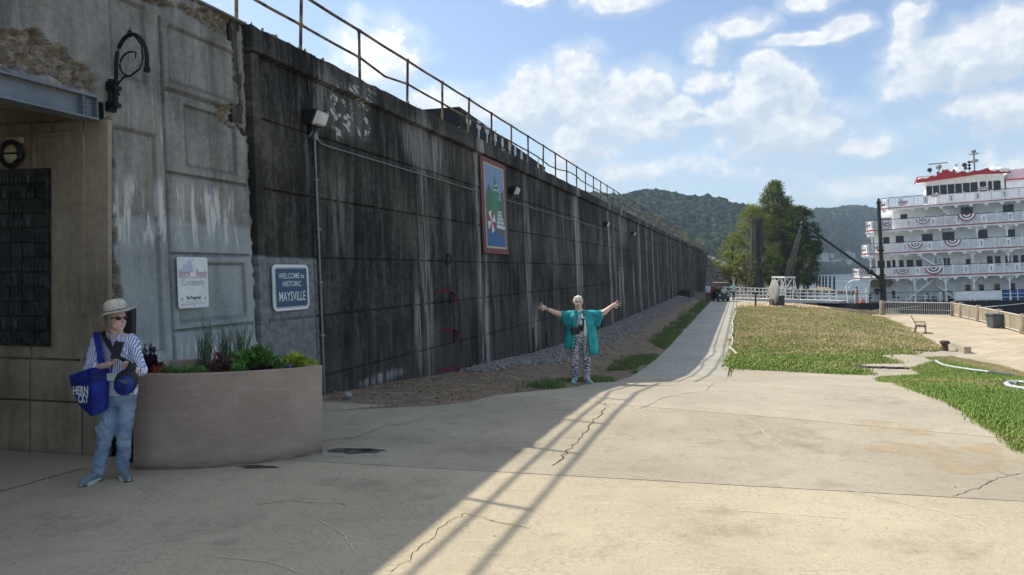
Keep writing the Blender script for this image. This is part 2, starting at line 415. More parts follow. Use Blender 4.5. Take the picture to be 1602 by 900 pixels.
m, g = mat('riprap_stone'); r = g.rand(); n = g.noise(g.obj(), 2.5, 4)
c = g.ramp(r, [(0, (.16, .15, .13)), (.5, (.30, .275, .23)), (1, (.44, .40, .33))])
g.bsdf(g.mix(g.ss(n, .4, .6), c, (.2, .17, .13)), .9, 0, g.bump(n, .3, .2)); M['riprap'] = m
m, g = mat('paving'); p = g.pos(); n = g.noise(p, .5, 6, .6); n2 = g.noise(p, 5, 5, .7)
dd = g.vec(g.vm('DOT_PRODUCT', p, (.77, .64, 0)), g.m('MULTIPLY', g.vm('DOT_PRODUCT', p, (-.64, .77, 0)), 1), 0)
bt = g.node('ShaderNodeTexBrick'); g.put(bt.inputs['Vector'], dd); bt.inputs['Scale'].default_value = 1; bt.inputs['Mortar Size'].default_value = .03
bt.inputs['Brick Width'].default_value = 1.6; bt.inputs['Row Height'].default_value = .8
bt.inputs['Color1'].default_value = (.47, .385, .26, 1); bt.inputs['Color2'].default_value = (.38, .31, .21, 1); bt.inputs['Mortar'].default_value = (.52, .46, .36, 1)
c = g.mix(g.ss(n, .4, .65, 0, .6), bt.outputs[0], (.33, .275, .20)); c = g.mix(g.ss(n2, .52, .7, 0, .6), c, (.56, .49, .37))
g.bsdf(c, .85, 0, g.bump(n2, .3, .02)); M['paving'] = m
m, g = mat('joint_dirt'); n = g.noise(g.pos(), 20, 4); g.bsdf(g.mix(g.ss(n, .35, .65), (.025, .02, .015), (.07, .055, .04)), .95); M['joint'] = m
m, g = mat('river_water'); p = g.pos()
n = g.noise(g.vm('MULTIPLY', p, (.25, .9, 1)), .9, 6, .6, .4); n2 = g.noise(g.vm('MULTIPLY', p, (.02, .05, 1)), 1, 4)
g.bsdf(g.mix(g.ss(n2, .35, .65), (.035, .06, .065), (.05, .075, .08)), g.ss(n2, .35, .65, .12, .3), 0, g.bump(n, .55, .25), .6); M['water'] = m
# ================================================================ ground sheet
def axis(segs):
    out = []
    for a, b, st in segs: out += list(np.arange(a, b-1e-6, st))
    return out+[segs[-1][1]]
xs = axis([(-5000, -1000, 1000), (-1000, -200, 200), (-200, -40, 20), (-40, -9, 3), (-9, 44, .5), (44, 110, 3), (110, 400, 15), (400, 1000, 100), (1000, 5000, 1000)])
ys = axis([(-1000, -100, 150), (-100, -10, 10), (-10, 72, .5), (72, 120, 2), (120, 320, 8), (320, 1200, 80), (1200, 6200, 1000)])
nx = len(xs); vs = [(x_, y_, ground(x_, y_)-.03) for y_ in ys for x_ in xs]
fs = [(j*nx+i, j*nx+i+1, (j+1)*nx+i+1, (j+1)*nx+i) for j in range(len(ys)-1) for i in range(nx-1)]
me = bpy.data.meshes.new('ground'); me.from_pydata(vs, [], fs); me.materials.append(M['earth'])
for p_ in me.polygons: p_.use_smooth = False
tag(link(bpy.data.objects.new('ground', me)), kind='structure')
mb = MB(); mb.add([(-5000, -1500, WATER), (9000, -1500, WATER), (9000, 9000, WATER), (-5000, 9000, WATER)], [(0, 1, 2, 3)])
tag(mb.build('river_water', M['water']), kind='structure')

def drape_mesh(poly, off=0.0, step=.5, keep=(), hfun=ground, rnd=None):
    """polygon (world XY) laid on the ground; keep = half planes (point, normal) whose positive side stays"""
    poly = [(p[0], p[1]) for p in poly]
    bm = bmesh.new(); vv = [bm.verts.new((p[0], p[1], 0)) for p in poly]
    for t in tessellate_polygon([[Vector((p[0], p[1], 0)) for p in poly]]):
        try: bm.faces.new([vv[i] for i in t])
        except ValueError: pass
    for pt, nr in keep:
        bmesh.ops.bisect_plane(bm, geom=bm.verts[:]+bm.edges[:]+bm.faces[:], plane_co=(pt[0], pt[1], 0), plane_no=(nr[0], nr[1], 0), clear_inner=True)
    if not bm.verts: return None
    x0 = min(v.co.x for v in bm.verts); x1 = max(v.co.x for v in bm.verts); y0 = min(v.co.y for v in bm.verts); y1 = max(v.co.y for v in bm.verts)
    for ax, lo_, hi_ in ((0, x0, x1), (1, y0, y1)):
        k = math.floor(lo_/step)+1
        while k*step < hi_:
            co = [0, 0, 0]; no = [0, 0, 0]; co[ax] = k*step; no[ax] = 1
            bmesh.ops.bisect_plane(bm, geom=bm.verts[:]+bm.edges[:]+bm.faces[:], plane_co=co, plane_no=no, dist=1e-5); k += 1
    for v in bm.verts: v.co.z = hfun(v.co.x, v.co.y)+off
    bmesh.ops.recalc_face_normals(bm, faces=bm.faces)
    if bm.faces and sum(f.normal.z for f in bm.faces) < 0: bmesh.ops.reverse_faces(bm, faces=bm.faces)
    # a slab has a thickness: drop a skirt all round
    be = [e for e in bm.edges if e.is_boundary]
    r = bmesh.ops.extrude_edge_only(bm, edges=be)
    for v in [x_ for x_ in r['geom'] if isinstance(x_, bmesh.types.BMVert)]: v.co.z -= .1
    me = bpy.data.meshes.new('sheet'); bm.to_mesh(me); bm.free(); return me
def drape(name, poly, m, off=0.0, step=.5, keep=(), parent=None, kind='structure', hfun=ground):
    me = drape_mesh(poly, off, step, keep, hfun)
    me.materials.append(m); o = link(bpy.data.objects.new(name, me)); attach(o, parent)
    if kind: o['kind'] = kind
    return o
def FP(a, off): q = Vector((-6.7, 0, 0))+WD*a+WN*off; return (q.x, q.y)     # on the ground plan, from the wall foot
def gp(*pts): return [tuple(on_ground(x_, y_)[:2]) for x_, y_ in pts]
# outlines read off the photo, turned into places on the ground
edge_dirt = gp((498, 645), (530, 643), (575, 640), (640, 637), (700, 633), (735, 629), (775, 619), (810, 615), (850, 611), (905, 605), (950, 598), (985, 590))
PATH_L, PATH_R = 3.52, 6.04
apron_poly = [(-12, -6), (16, -6), (17, 10), (18.6, 20), (20.1, 27.5), (21.7, 35)] + gp((1478, 547), (1440, 550), (1350, 560), (1250, 570), (1146, 576)) \
    + [FP(21.7, PATH_R), FP(21.7, PATH_L)] + edge_dirt[::-1] + [FP(11.3, 1.5), FP(11.3, 0.02), (-4.2, 7.4), (-12, 9.0)]
L1 = (Vector((.49, 10.9)), Vector((.452, .892))); L2 = (Vector((-2.4, 7.3)), Vector((.19, .982)))
gap = .008
def side(L, s): return ((L[0].x+L[1].x*gap*s, L[0].y+L[1].y*gap*s), (L[1].x*s, L[1].y*s))
LV = (Vector((5.2, 8.4)), Vector((.90, -.43)))
apron = drape('concrete_apron', apron_poly, M['slab_tan'], 0, .5, [side(L2, -1)])
drape('slab', apron_poly, M['slab_grey'], 0, .5, [side(L2, 1), side(L1, -1)], apron, None)
drape('slab', apron_poly, M['slab_far'], 0, .5, [side(L1, 1)], apron, None)
# path of cast slabs along the wall
path = None; k = 0; a = 21.72
while a < 80:
    a2 = a+2.95; pl = [FP(a, PATH_L), FP(a, PATH_R), FP(a2, PATH_R), FP(a2, PATH_L)]
    o = drape('path' if path is None else 'slab', pl, M['slab_path'], 0, .5, (), path, 'structure' if path is None else None)
    if path is None: path = o
    a = a2+.03
# paved landing by the river, low kerb wall along the lawn
plaza_poly = [(20.0, 27.5), (21.8, 35.3), (30.6, 57.6), (31.2, 61.0), (37.6, 61.0), (38.0, 40), (38.0, 5), (17.2, 5), (17.2, 10), (18.6, 20)]
drape('paved_landing', plaza_poly, M['paving'], .03, .5)
def lawn_off(k): return .02
g1 = gp((1146, 577), (1200, 580), (1262, 583), (1355, 587), (1338, 578), (1334, 570), (1404, 568), (1376, 556), (1434, 555), (1402, 545), (1440, 548), (1478, 545)) \
    + [(21.9, 36.5), (26.3, 46.5), (30.0, 56.5), (29.6, 60.5)] + [FP(66, 6.12+12), FP(66.0, 6.12), FP(40, 6.12), FP(21.9, 6.12)]
g2 = gp((1374, 593), (1450, 588), (1426, 578), (1470, 567), (1450, 561), (1486, 557)) + [(19.9, 28.3), (18.4, 20.2), (16.8, 10), (16.8, 4), (6.9, 4), (5.8, 6.4)] \
    + gp((1602, 708), (1572, 690), (1550, 672), (1532, 662), (1515, 645), (1480, 628), (1438, 613), (1410, 603))
drape('lawn', g1, M['lawn'], .022, .5); drape('lawn', g2, M['lawn'], .022, .5)
dirt_poly = [FP(11.32, 0.02), FP(11.32, 1.45)] + edge_dirt + [FP(21.6, PATH_L-.02), FP(80, PATH_L-.02), FP(80, 0.02)]
drape('dirt_strip', dirt_poly, M['soil'], -.005, .5)
# concrete landing at the end of the path, riprap bank between it and the river
pad = [FP(66.2, PATH_R+.05), FP(66.2, PATH_R+11), (28.2, 61.5), (26.5, 66), (25.6, 70.5), FP(80, PATH_R+.05)]
drape('concrete_landing', pad, M['slab_far'], .012, .5)
# cracks: thin ribbons of dirt lying in the slabs
def crack(pts, wd=.012, name='crack', jit=.01, par=None, n_=8, off=.003, m_=None, world_pts=False):
    P_ = [Vector(on_ground(*p_)[:2]) if not world_pts else Vector(p_) for p_ in pts]; out = []
    for a_, b_ in zip(P_, P_[1:]):
        for k_ in range(n_): out.append(a_.lerp(b_, k_/n_)+Vector((random.gauss(0, jit), random.gauss(0, jit))))
    out.append(P_[-1]); vs = []; fs = []
    for k_, p_ in enumerate(out):
        d_ = (out[min(k_+1, len(out)-1)]-out[max(0, k_-1)]).normalized(); q_ = Vector((-d_.y, d_.x))*wd*random.uniform(.3, .8)
        for s_ in (q_, -q_):
            v_ = p_+s_; vs.append((v_.x, v_.y, ground(v_.x, v_.y)+off))
    for k_ in range(len(out)-1): fs.append((2*k_, 2*k_+1, 2*k_+3, 2*k_+2))
    b_ = MB(); b_.add(vs, fs); return b_.build(name, m_ or M['joint'], par or apron)
crack([(948, 638), (925, 665), (905, 690), (888, 708), (864, 729)], .012, jit=.022)
crack([(952, 637), (946, 632), (930, 628)], .010, jit=.012)
crack([(728, 803), (700, 818), (655, 858), (612, 895)], .004, jit=.014)
crack([(728, 803), (780, 818), (830, 827)], .005)
crack([(1490, 777), (1530, 764), (1560, 748), (1602, 740)], .006)
crack([(1545, 728), (1570, 742), (1602, 752)], .004)
crack([(0, 770), (45, 757), (90, 744), (132, 733)], .013)
crack([(500, 712), (545, 716), (600, 713)], .006)
crack([(1000, 640), (1040, 622), (1105, 612), (1140, 590), (1143, 578)], .006, jit=.01)
crack([(500, 690), (560, 684), (600, 668), (700, 650)], .007)
crack([(400, 790), (450, 784), (540, 790)], .005)
crack([(1360, 560), (1395, 580)], .01); crack([(1396, 555), (1420, 577)], .01)
m_damp, gg = mat('damp_stain'); nn = gg.noise(gg.pos(), 6, 5); gg.bsdf(gg.mix(gg.ss(nn, .4, .6), (.03, .03, .028), (.075, .072, .065)), gg.ss(nn, .4, .6, .25, .6), 0, None, .5)
def blot(cx_, cy_, rx_, ry_, m_, name='damp_patch', par=None, off=.004, seed=0, n_=26, wob=.35):
    c_ = on_ground(cx_, cy_); e_ = on_ground(cx_+rx_, cy_); f_ = on_ground(cx_, cy_-ry_); a_ = abs(e_.x-c_.x); b_ = abs(f_.y-c_.y)
    pl = []
    for k_ in range(n_):
        t_ = 2*math.pi*k_/n_; r_ = 1+wob*mnoise.noise(Vector((math.cos(t_)*1.5+seed, math.sin(t_)*1.5, seed*3.1)))*1.5; pl.append((c_.x+math.cos(t_)*a_*r_, c_.y+math.sin(t_)*b_*r_))
    me = drape_mesh(pl, off, .25)
    bm = bmesh.new(); bm.from_mesh(me); bmesh.ops.delete(bm, geom=[f for f in bm.faces if abs(f.normal.z) < .5], context='FACES'); bm.to_mesh(me); bm.free()
    me.materials.append(m_); o = link(bpy.data.objects.new(name, me)); attach(o, par or apron); return o
blot(556, 706, 44, 4, m_damp, seed=1.3)
m, g = mat('sand_wash'); n = g.noise(g.pos(), 2.5, 7, .7, .4); b1 = g.node('ShaderNodeBsdfDiffuse'); b1.inputs[0].default_value = (.50, .39, .24, 1); b2 = g.node('ShaderNodeBsdfTransparent'); mx = g.node('ShaderNodeMixShader'); g.L.new(g.ss(n, .38, .72, 0, .6), mx.inputs[0]); g.L.new(b2.outputs[0], mx.inputs[1]); g.L.new(b1.outputs[0], mx.inputs[2]); o_ = g.node('ShaderNodeOutputMaterial'); g.L.new(mx.outputs[0], o_.inputs[0]); M['sand'] = m
m, g = mat('grime_wash'); n = g.noise(g.pos(), 3.5, 7, .72, .6); b1 = g.node('ShaderNodeBsdfDiffuse'); b1.inputs[0].default_value = (.13, .115, .09, 1); b2 = g.node('ShaderNodeBsdfTransparent'); mx = g.node('ShaderNodeMixShader'); g.L.new(g.ss(n, .40, .75, 0, .20), mx.inputs[0]); g.L.new(b2.outputs[0], mx.inputs[1]); g.L.new(b1.outputs[0], mx.inputs[2]); o_ = g.node('ShaderNodeOutputMaterial'); g.L.new(mx.outputs[0], o_.inputs[0]); M['grime'] = m
m, g = mat('pale_scuff'); g.bsdf((.62, .56, .45), .9); M['scuff'] = m
blot(1500, 715, 110, 26, M['sand'], 'sand_stain', seed=8.1, off=.0045, wob=.5); blot(1395, 668, 60, 12, M['sand'], 'sand_stain', seed=3.3, off=.0045, wob=.5)
for i_, (x_, y_, a_, b_) in enumerate(((1210, 690, 120, 16), (930, 850, 90, 20), (620, 760, 110, 14), (330, 830, 120, 22), (1340, 620, 90, 8), (1120, 820, 110, 22), (1480, 850, 90, 22), (90, 820, 80, 24), (760, 700, 60, 12), (600, 690, 70, 10))): blot(x_, y_, a_, b_, M['grime'], 'grime_patch', seed=i_*2.7+.4, off=.0052+.0004*i_, wob=.6)
for q_ in (((1137, 642), (1160, 652), (1185, 668), (1205, 684)), ((1215, 688), (1240, 701)), ((1155, 800), (1250, 806), (1330, 812)), ((1320, 765), (1420, 790), (1520, 812)), ((340, 872), (420, 880), (470, 897)), ((380, 775), (410, 781), (440, 783)), ((700, 760), (760, 752)), ((980, 742), (1100, 760)), ((500, 815), (540, 838), (552, 862))): crack(list(q_), .006, 'scuff_mark', .006, off=.006, m_=M['scuff'])
M['litter_dark'] = pm('leaf_mould', (.07, .05, .035), .95, var=.4, scale=30)
blot(405, 731, 30, 2.2, M['litter_dark'], 'leaf_drift', seed=4.2, wob=.6)
# ================================================================ lawn grass, gravel, litter
def blade_clump(seed, nb=8, h=.09, spread=.05, wd=.006, lean=.5):
    r = random.Random(seed); b = MB()
    for _ in range(nb):
        a_ = r.uniform(0, 6.28); x_, y_ = r.gauss(0, spread), r.gauss(0, spread); hh = h*r.uniform(.5, 1.2); l_ = r.uniform(.1, lean)*hh
        t_ = a_+1.57; dx, dy = math.cos(t_)*wd, math.sin(t_)*wd
        mx, my = x_+math.cos(a_)*l_*.35, y_+math.sin(a_)*l_*.35
        b.add([(x_-dx, y_-dy, -.01), (x_+dx, y_+dy, -.01), (mx+dx*.8, my+dy*.8, hh*.6), (mx-dx*.8, my-dy*.8, hh*.6), (x_+math.cos(a_)*l_, y_+math.sin(a_)*l_, hh)],
              [(0, 1, 2, 3), (3, 2, 4)])
    return b.mesh('clump')
def inpoly(pt, poly):
    x_, y_ = pt; c_ = False; j = len(poly)-1
    for i in range(len(poly)):
        xi, yi = poly[i][0], poly[i][1]; xj, yj = poly[j][0], poly[j][1]
        if (yi > y_) != (yj > y_) and x_ < (xj-xi)*(y_-yi)/(yj-yi)+xi: c_ = not c_
        j = i
    return c_
def fill(poly, n, dens=lambda x_, y_: 1.0, off=.02):
    x0 = min(p[0] for p in poly); x1 = max(p[0] for p in poly); y0 = min(p[1] for p in poly); y1 = max(p[1] for p in poly); out = []; t = 0
    while len(out) < n and t < n*30:
        t += 1; x_ = random.uniform(x0, x1); y_ = random.uniform(y0, y1)
        if random.random() < dens(x_, y_) and inpoly((x_, y_), poly): out.append((x_, y_, ground(x_, y_)+off))
    return out
m, g = mat('grass_blade'); r = g.rand(); p = g.pos(); n = g.noise(p, .35, 5, .65)
far_ = g.ss(g.xyz(p)[1], 23, 30, 0, .52); dry = g.m('ADD', g.m('ADD', g.ss(n, .40, .70, -.05, .55), far_), g.m('MULTIPLY', r, .35))
c = g.ramp(dry, [(.0, (.17, .28, .055)), (.5, (.26, .31, .09)), (.8, (.40, .34, .17)), (1, (.5, .42, .24))])
b_ = g.bsdf(c, .7, 0, None, .2); M['grass'] = m
m, g = mat('dark_verge_blade'); r = g.rand(); c = g.ramp(r, [(0, (.08, .15, .035)), (.7, (.15, .22, .06)), (1, (.28, .25, .12))]); g.bsdf(c, .7); M['grass2'] = m  # darker green blades for the weedy verge
bare = lambda x_, y_: 0.12 if mnoise.noise(Vector((x_*.55, y_*.28, 9.1))) > .30 else (.55 if mnoise.noise(Vector((x_*1.7, y_*1.1, 4.1))) > .15 else 1)
near = lambda x_, y_: min(1, (9/max(6, y_))**1.1)*bare(x_, y_)
def view(x_, y_): return abs(x_) < .76*y_+1 and y_ > 5
pts = fill(g2, 34000, lambda x_, y_: near(x_, y_) if view(x_, y_) else 0)
scatter('lawn_grass', pts, rng.uniform(.7, 1.25, len(pts)), [blade_clump(i, 13, .045, .06, .0045, .9) for i in range(5)], M['grass'])
pts = fill(g1, 22000, lambda x_, y_: min(1, (22/max(y_, 20))**1.3)*bare(x_, y_))
scatter('lawn_grass', pts, rng.uniform(.9, 1.7, len(pts)), [blade_clump(20+i, 16, .045, .13, .009, 1.1) for i in range(5)], M['grass'])
# the weedy strip between dirt and path
strip = []
for _ in range(15000):
    a_ = 11.8+68*random.random()**1.7; edge = PATH_L
    o_ = edge-abs(random.gauss(0, .42))-.03
    q_ = FP(a_, o_)
    if a_ < 21.6:
        if a_ < 14: continue
        j_ = min(range(len(edge_dirt)), key=lambda i: abs(edge_dirt[i][1]-q_[1])); ex = None
        for (xa, ya), (xb, yb) in zip(edge_dirt, edge_dirt[1:]):
            if ya <= q_[1] <= yb: ex = lerp(xa, xb, (q_[1]-ya)/(yb-ya+1e-6)); break
        if ex is None: continue
        q_ = (ex-abs(random.gauss(0, .30))-.03+.0, q_[1])
    if mnoise.noise(Vector((q_[0]*.5, q_[1]*.35, 2.2))) < -.22 or o_ < .9 or (abs(q_[0]-1.3) < .42 and abs(q_[1]-13.4) < 1.0): continue
    strip.append((q_[0], q_[1], ground(*q_)))
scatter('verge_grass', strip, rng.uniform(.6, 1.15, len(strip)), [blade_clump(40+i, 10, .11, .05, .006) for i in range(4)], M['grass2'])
pts = []
for _ in range(13000):
    a_ = 17.5+64*random.random()**1.5; wv_ = 1.5+.5*mnoise.noise(Vector((a_*.3, 0, 0)))
    o_ = abs(random.gauss(0, .46))*wv_*min(1, (a_-15.5)/9)
    if o_ > 1.7: continue
    q_ = FP(a_, o_+.1); pts.append((q_[0], q_[1], ground(*q_)+.0))
scatter('gravel', pts, rng.uniform(.025, .065, (len(pts), 1))*rng.uniform(.7, 1.2, (len(pts), 3)), [lump(i, 1, .4, 1.2) for i in range(4)], M['gravel'],
        rng.uniform(0, 6.28, (len(pts), 3)))
m, g = mat('dead_leaf'); r = g.rand(); g.bsdf(g.ramp(r, [(0, (.06, .04, .025)), (.5, (.20, .13, .07)), (.85, (.32, .25, .15)), (1, (.5, .46, .36))]), .9); M['leaf_dead'] = m
def leafmesh(seed):
    r = random.Random(seed); b = MB(); L = 1; b.add([(-.5, 0, 0), (0, -.3, .12*r.random()), (.5, 0, .1), (0, .3, .15*r.random())], [(0, 1, 2, 3)]); return b.mesh('leaf')
pts = fill(dirt_poly[:16], 3200, lambda x_, y_: 1 if y_ < 22 else 0, .012)
pts += fill(dirt_poly, 3000, lambda x_, y_: min(1, (12/max(y_, 8))**2), .012)
scatter('leaf_litter', pts, rng.uniform(.02, .06, len(pts)), [leafmesh(i) for i in range(3)], M['leaf_dead'], np.stack([rng.uniform(-.5, .5, len(pts)), rng.uniform(-.5, .5, len(pts)), rng.uniform(0, 6.28, len(pts))], 1))
pts = []
for _ in range(160):
    x_ = random.uniform(-4.5, 8); y_ = random.uniform(4, 11); 
    if inpoly((x_, y_), apron_poly): pts.append((x_, y_, ground(x_, y_)+.006))
scatter('fallen_leaves', pts, rng.uniform(.012, .028, len(pts)), [leafmesh(9), leafmesh(10)], M['leaf_dead'], np.stack([rng.uniform(-.3, .3, len(pts)), rng.uniform(-.3, .3, len(pts)), rng.uniform(0, 6.28, len(pts))], 1))
pts = fill([FP(66.5, PATH_R+.4), FP(66.5, PATH_R+7.5), (26.2, 66.5), FP(70.3, PATH_R+2.3), FP(70.3, PATH_R+.4)], 2600, off=.0)
m, g = mat('orange_riprap'); r = g.rand(); g.bsdf(g.ramp(r, [(0, (.28, .17, .09)), (.5, (.48, .34, .2)), (1, (.6, .5, .35))]), .9); M['riprap_o'] = m
scatter('rubble', pts, rng.uniform(.05, .16, len(pts)), [lump(i, 1, .4, 1.2) for i in range(3)], M['riprap_o'], rng.uniform(0, 6.28, (len(pts), 3)))
# ================================================================ hills
def crown_lump(seed):
    me = lump(seed, 3, .42, 1.5, .85, 4); 
    for p_ in me.polygons: p_.use_smooth = False
    return me
m, g = mat('far_woods'); r = g.rand(); n = g.noise(g.obj(), 3.5, 5, .75)
c = g.ramp(r, [(0, (.010, .021, .011)), (.35, (.018, .033, .015)), (.75, (.032, .047, .019)), (1, (.07, .07, .030))])
c = g.mix(g.ss(n, .35, .6, .7, 0), c, (.010, .018, .010))
g.bsdf(c, .95, 0, g.bump(n, 1, .6), .1); M['woods'] = m
m, g = mat('hill_floor'); n = g.noise(g.pos(), .08, 6); g.bsdf(g.mix(g.ss(n, .4, .6), (.02, .032, .014), (.04, .05, .02)), .95); M['hill'] = m
crowns = [crown_lump(50+i) for i in range(5)]
def hill(name, foot, ridge, depth, prof, crown, step_px=14, rows=26, back=1.5):
    """ridge: (photo x, photo y of the skyline); foot: (photo x, metres to the foot)"""
    x0, x1 = foot[0][0], foot[-1][0]; n_ = int((x1-x0)/step_px)+1; grid = []
    for i in range(n_):
        px = x0+(x1-x0)*i/(n_-1); f_ = interp(px, foot); ry = interp(px, ridge); rd = f_+depth
        zr = CH+(HY-ry)/F*rd-crown*1.25; col = []
        for j in range(rows):
            v = j/(rows-1)*back; Y = f_+v*depth; t = interp(v, prof)
            z_ = -4.6+(zr+4.6)*t+ (mnoise.fractal(Vector((px*.02, v*4, depth*.01)), .9, 2, 3)*7*min(1, v*3) if 0 < v < 1.1 else 0)*(.5 if v > .85 else 1)
            col.append(Vector(((px-CX)/F*Y, Y, z_)))
        grid.append(col)
    vs = [p for c_ in grid for p in c_]; fs = [(i*rows+j, (i+1)*rows+j, (i+1)*rows+j+1, i*rows+j+1) for i in range(n_-1) for j in range(rows-1)]
    b = MB(); b.add(vs, fs); o = b.build(name, M['hill'], kind='structure', smooth=True)
    def at_uv(px, v):
        fi = (px-x0)/(x1-x0)*(n_-1); i = min(n_-2, max(0, int(fi))); tu = fi-i; fj = v/back*(rows-1); j = min(rows-2, int(fj)); tv = fj-j
        return grid[i][j].lerp(grid[i+1][j], tu).lerp(grid[i][j+1].lerp(grid[i+1][j+1], tu), tv)
    return at_uv, (x0, x1)
h1, r1 = hill('hill', [(-400, 330), (400, 380), (1000, 430), (1400, 520)],
    [(-400, 310), (300, 300), (700, 292), (850, 296), (905, 300), (950, 303), (1000, 296), (1040, 299), (1090, 308), (1130, 315), (1170, 322), (1215, 336), (1245, 372), (1262, 412), (1275, 450), (1400, 470)],
    280, [(0, 0), (.12, .10), (.5, .55), (.85, .92), (1, 1), (1.5, 1.0)], 7.5)
h2, r2 = hill('hill', [(1120, 600), (1260, 735), (1345, 1000), (1600, 1150), (2100, 1200), (2600, 1100)],
    [(1120, 345), (1230, 336), (1265, 328), (1300, 324), (1325, 321), (1350, 321), (1385, 328), (1450, 325), (1600, 318), (2100, 312), (2600, 330)],
    420, [(0, 0), (.03, .055), (.10, .075), (.16, .12), (.5, .52), (.85, .92), (1, 1), (1.5, 1.0)], 8.5)
def cover_hill(name, fn, rr, n, smin, smax, vmin=0.0, clear=lambda px, v: False, xr=None):
    P_ = []; S_ = []
    for _ in range(n):
        px = random.uniform(*(xr or rr)); v = vmin+(1.12-vmin)*random.random()
        if clear(px, v): continue
        p = fn(px, v); s_ = random.uniform(smin, smax); P_.append((p.x, p.y, p.z+s_*.45)); S_.append((s_, s_, s_*random.uniform(.9, 1.35)))
    return scatter(name, P_, S_, crowns, M['woods'])
cover_hill('far_woods', h1, r1, 1500, 4.5, 8.5, xr=(300, 820)); cover_hill('far_woods', h1, r1, 3800, 3.6, 7.2, xr=(820, 1258))
town = lambda px, v: (.035 < v < .31 and 1268 < px < 1345 and (v > .06 or mnoise.noise(Vector((px*.08, v*30, 0))) > -.2)) or (.7 < v < .9 and 1294 < px < 1308)
cover_hill('far_woods', h2, r2, 4200, 5, 8.5, 0.0, town, xr=(1140, 1460)); cover_hill('far_woods', h2, r2, 1800, 6, 11, 0.0, xr=(1460, 2600))
# riverside willows at the far water line
P_ = []; S_ = []
for _ in range(420):
    px = random.uniform(1225, 1400); p = h2(px, random.uniform(.0, .02)); s_ = random.uniform(4, 7); P_.append((p.x, p.y, p.z+s_*.6)); S_.append((s_, s_, s_*1.3))
scatter('far_bank_trees', P_, S_, crowns, M['woods'])
# ================================================================ wall materials
def wall_coords(g):
    p = g.vm('SUBTRACT', g.pos(), (-6.7, 0, 0)); a = g.vm('DOT_PRODUCT', p, tuple(WD)); z = g.xyz(p)[2]; return a, z
def gauss(g, a, z, a0, z0, ra, rz_):
    u = g.m('DIVIDE', g.m('SUBTRACT', a, a0), ra); v = g.m('DIVIDE', g.m('SUBTRACT', z, z0), rz_)
    return g.ss(g.m('ADD', g.m('MULTIPLY', u, u), g.m('MULTIPLY', v, v)), 0, 1.6, 1, 0)
JA = 3.85; A0 = wall_az(401, 500)[0]; A_END = wall_az(1108, 430)[0]
m, g = mat('sooty_concrete'); a, z = wall_coords(g)
def av(sx, sz, off=0): return g.vec(g.m('MULTIPLY', a, sx), g.m('MULTIPLY', z, sz), off)
big = g.noise(av(.35, .5), 1, 5, .6, .4); st = g.noise(av(1.25, .28, 3), 1, 7, .66, .35); st2 = g.noise(av(4.5, .5, 7), 1, 6, .7, .35); fine = g.noise(av(9, 9), 1, 7, .72)
grain = g.noise(av(90, 90), 1, 3, .7)
f = g.m('ADD', g.m('ADD', g.m('MULTIPLY', big, .42), g.m('MULTIPLY', st, .36)), g.m('MULTIPLY', fine, .22))
c = g.ramp(f, [(.38, (.004, .004, .0036)), (.46, (.013, .0122, .010)), (.53, (.040, .037, .030)), (.60, (.11, .100, .082)), (.72, (.23, .21, .175))])
c = g.mix(g.ss(g.m('ADD', st2, g.m('MULTIPLY', fine, .3)), .60, .84, 0, .6), c, (.14, .134, .118))
# paler towards the foot and farther along, where the soot has washed off
wash = g.m('MULTIPLY', g.ss(z, 1.6, -.6), g.ss(st, .35, .6)); c = g.mix(g.m('MULTIPLY', wash, .55), c, (.085, .078, .068))
# lime streaks running down from the joints of the pours
u = g.m('SUBTRACT', g.m('FRACT', g.m('DIVIDE', g.m('SUBTRACT', a, A0+1.45-JA/2), JA)), .5); ju = g.m('MULTIPLY', u, JA)
wob = g.m('MULTIPLY', g.m('SUBTRACT', g.noise(av(.3, 1.6, 9), 1, 4), .5), .35)
near_j = g.ss(g.m('ABSOLUTE', g.m('ADD', ju, wob)), .55, .05)
which = g.ss(g.noise(g.vec(g.m('ROUND', g.m('DIVIDE', g.m('SUBTRACT', a, A0+1.45), JA)), 0.5, 0), .73, 0), .42, .47)
strk = g.m('MULTIPLY', g.ss(g.noise(av(4.5, .3, 21), 1, 7, .72, .35), .44, .58), g.m('MULTIPLY', near_j, which))
far = g.ss(a, 12, 26, .6, 1.0)
c = g.mix(g.m('MULTIPLY', g.m('MULTIPLY', strk, far), .95), c, (.44, .43, .40))
lone = g.m('MULTIPLY', g.ss(g.noise(av(3.3, .12, 33), 1, 7, .7, .2), .63, .72), g.ss(a, 17, 30, .25, .95)); c = g.mix(lone, c, (.25, .245, .23))
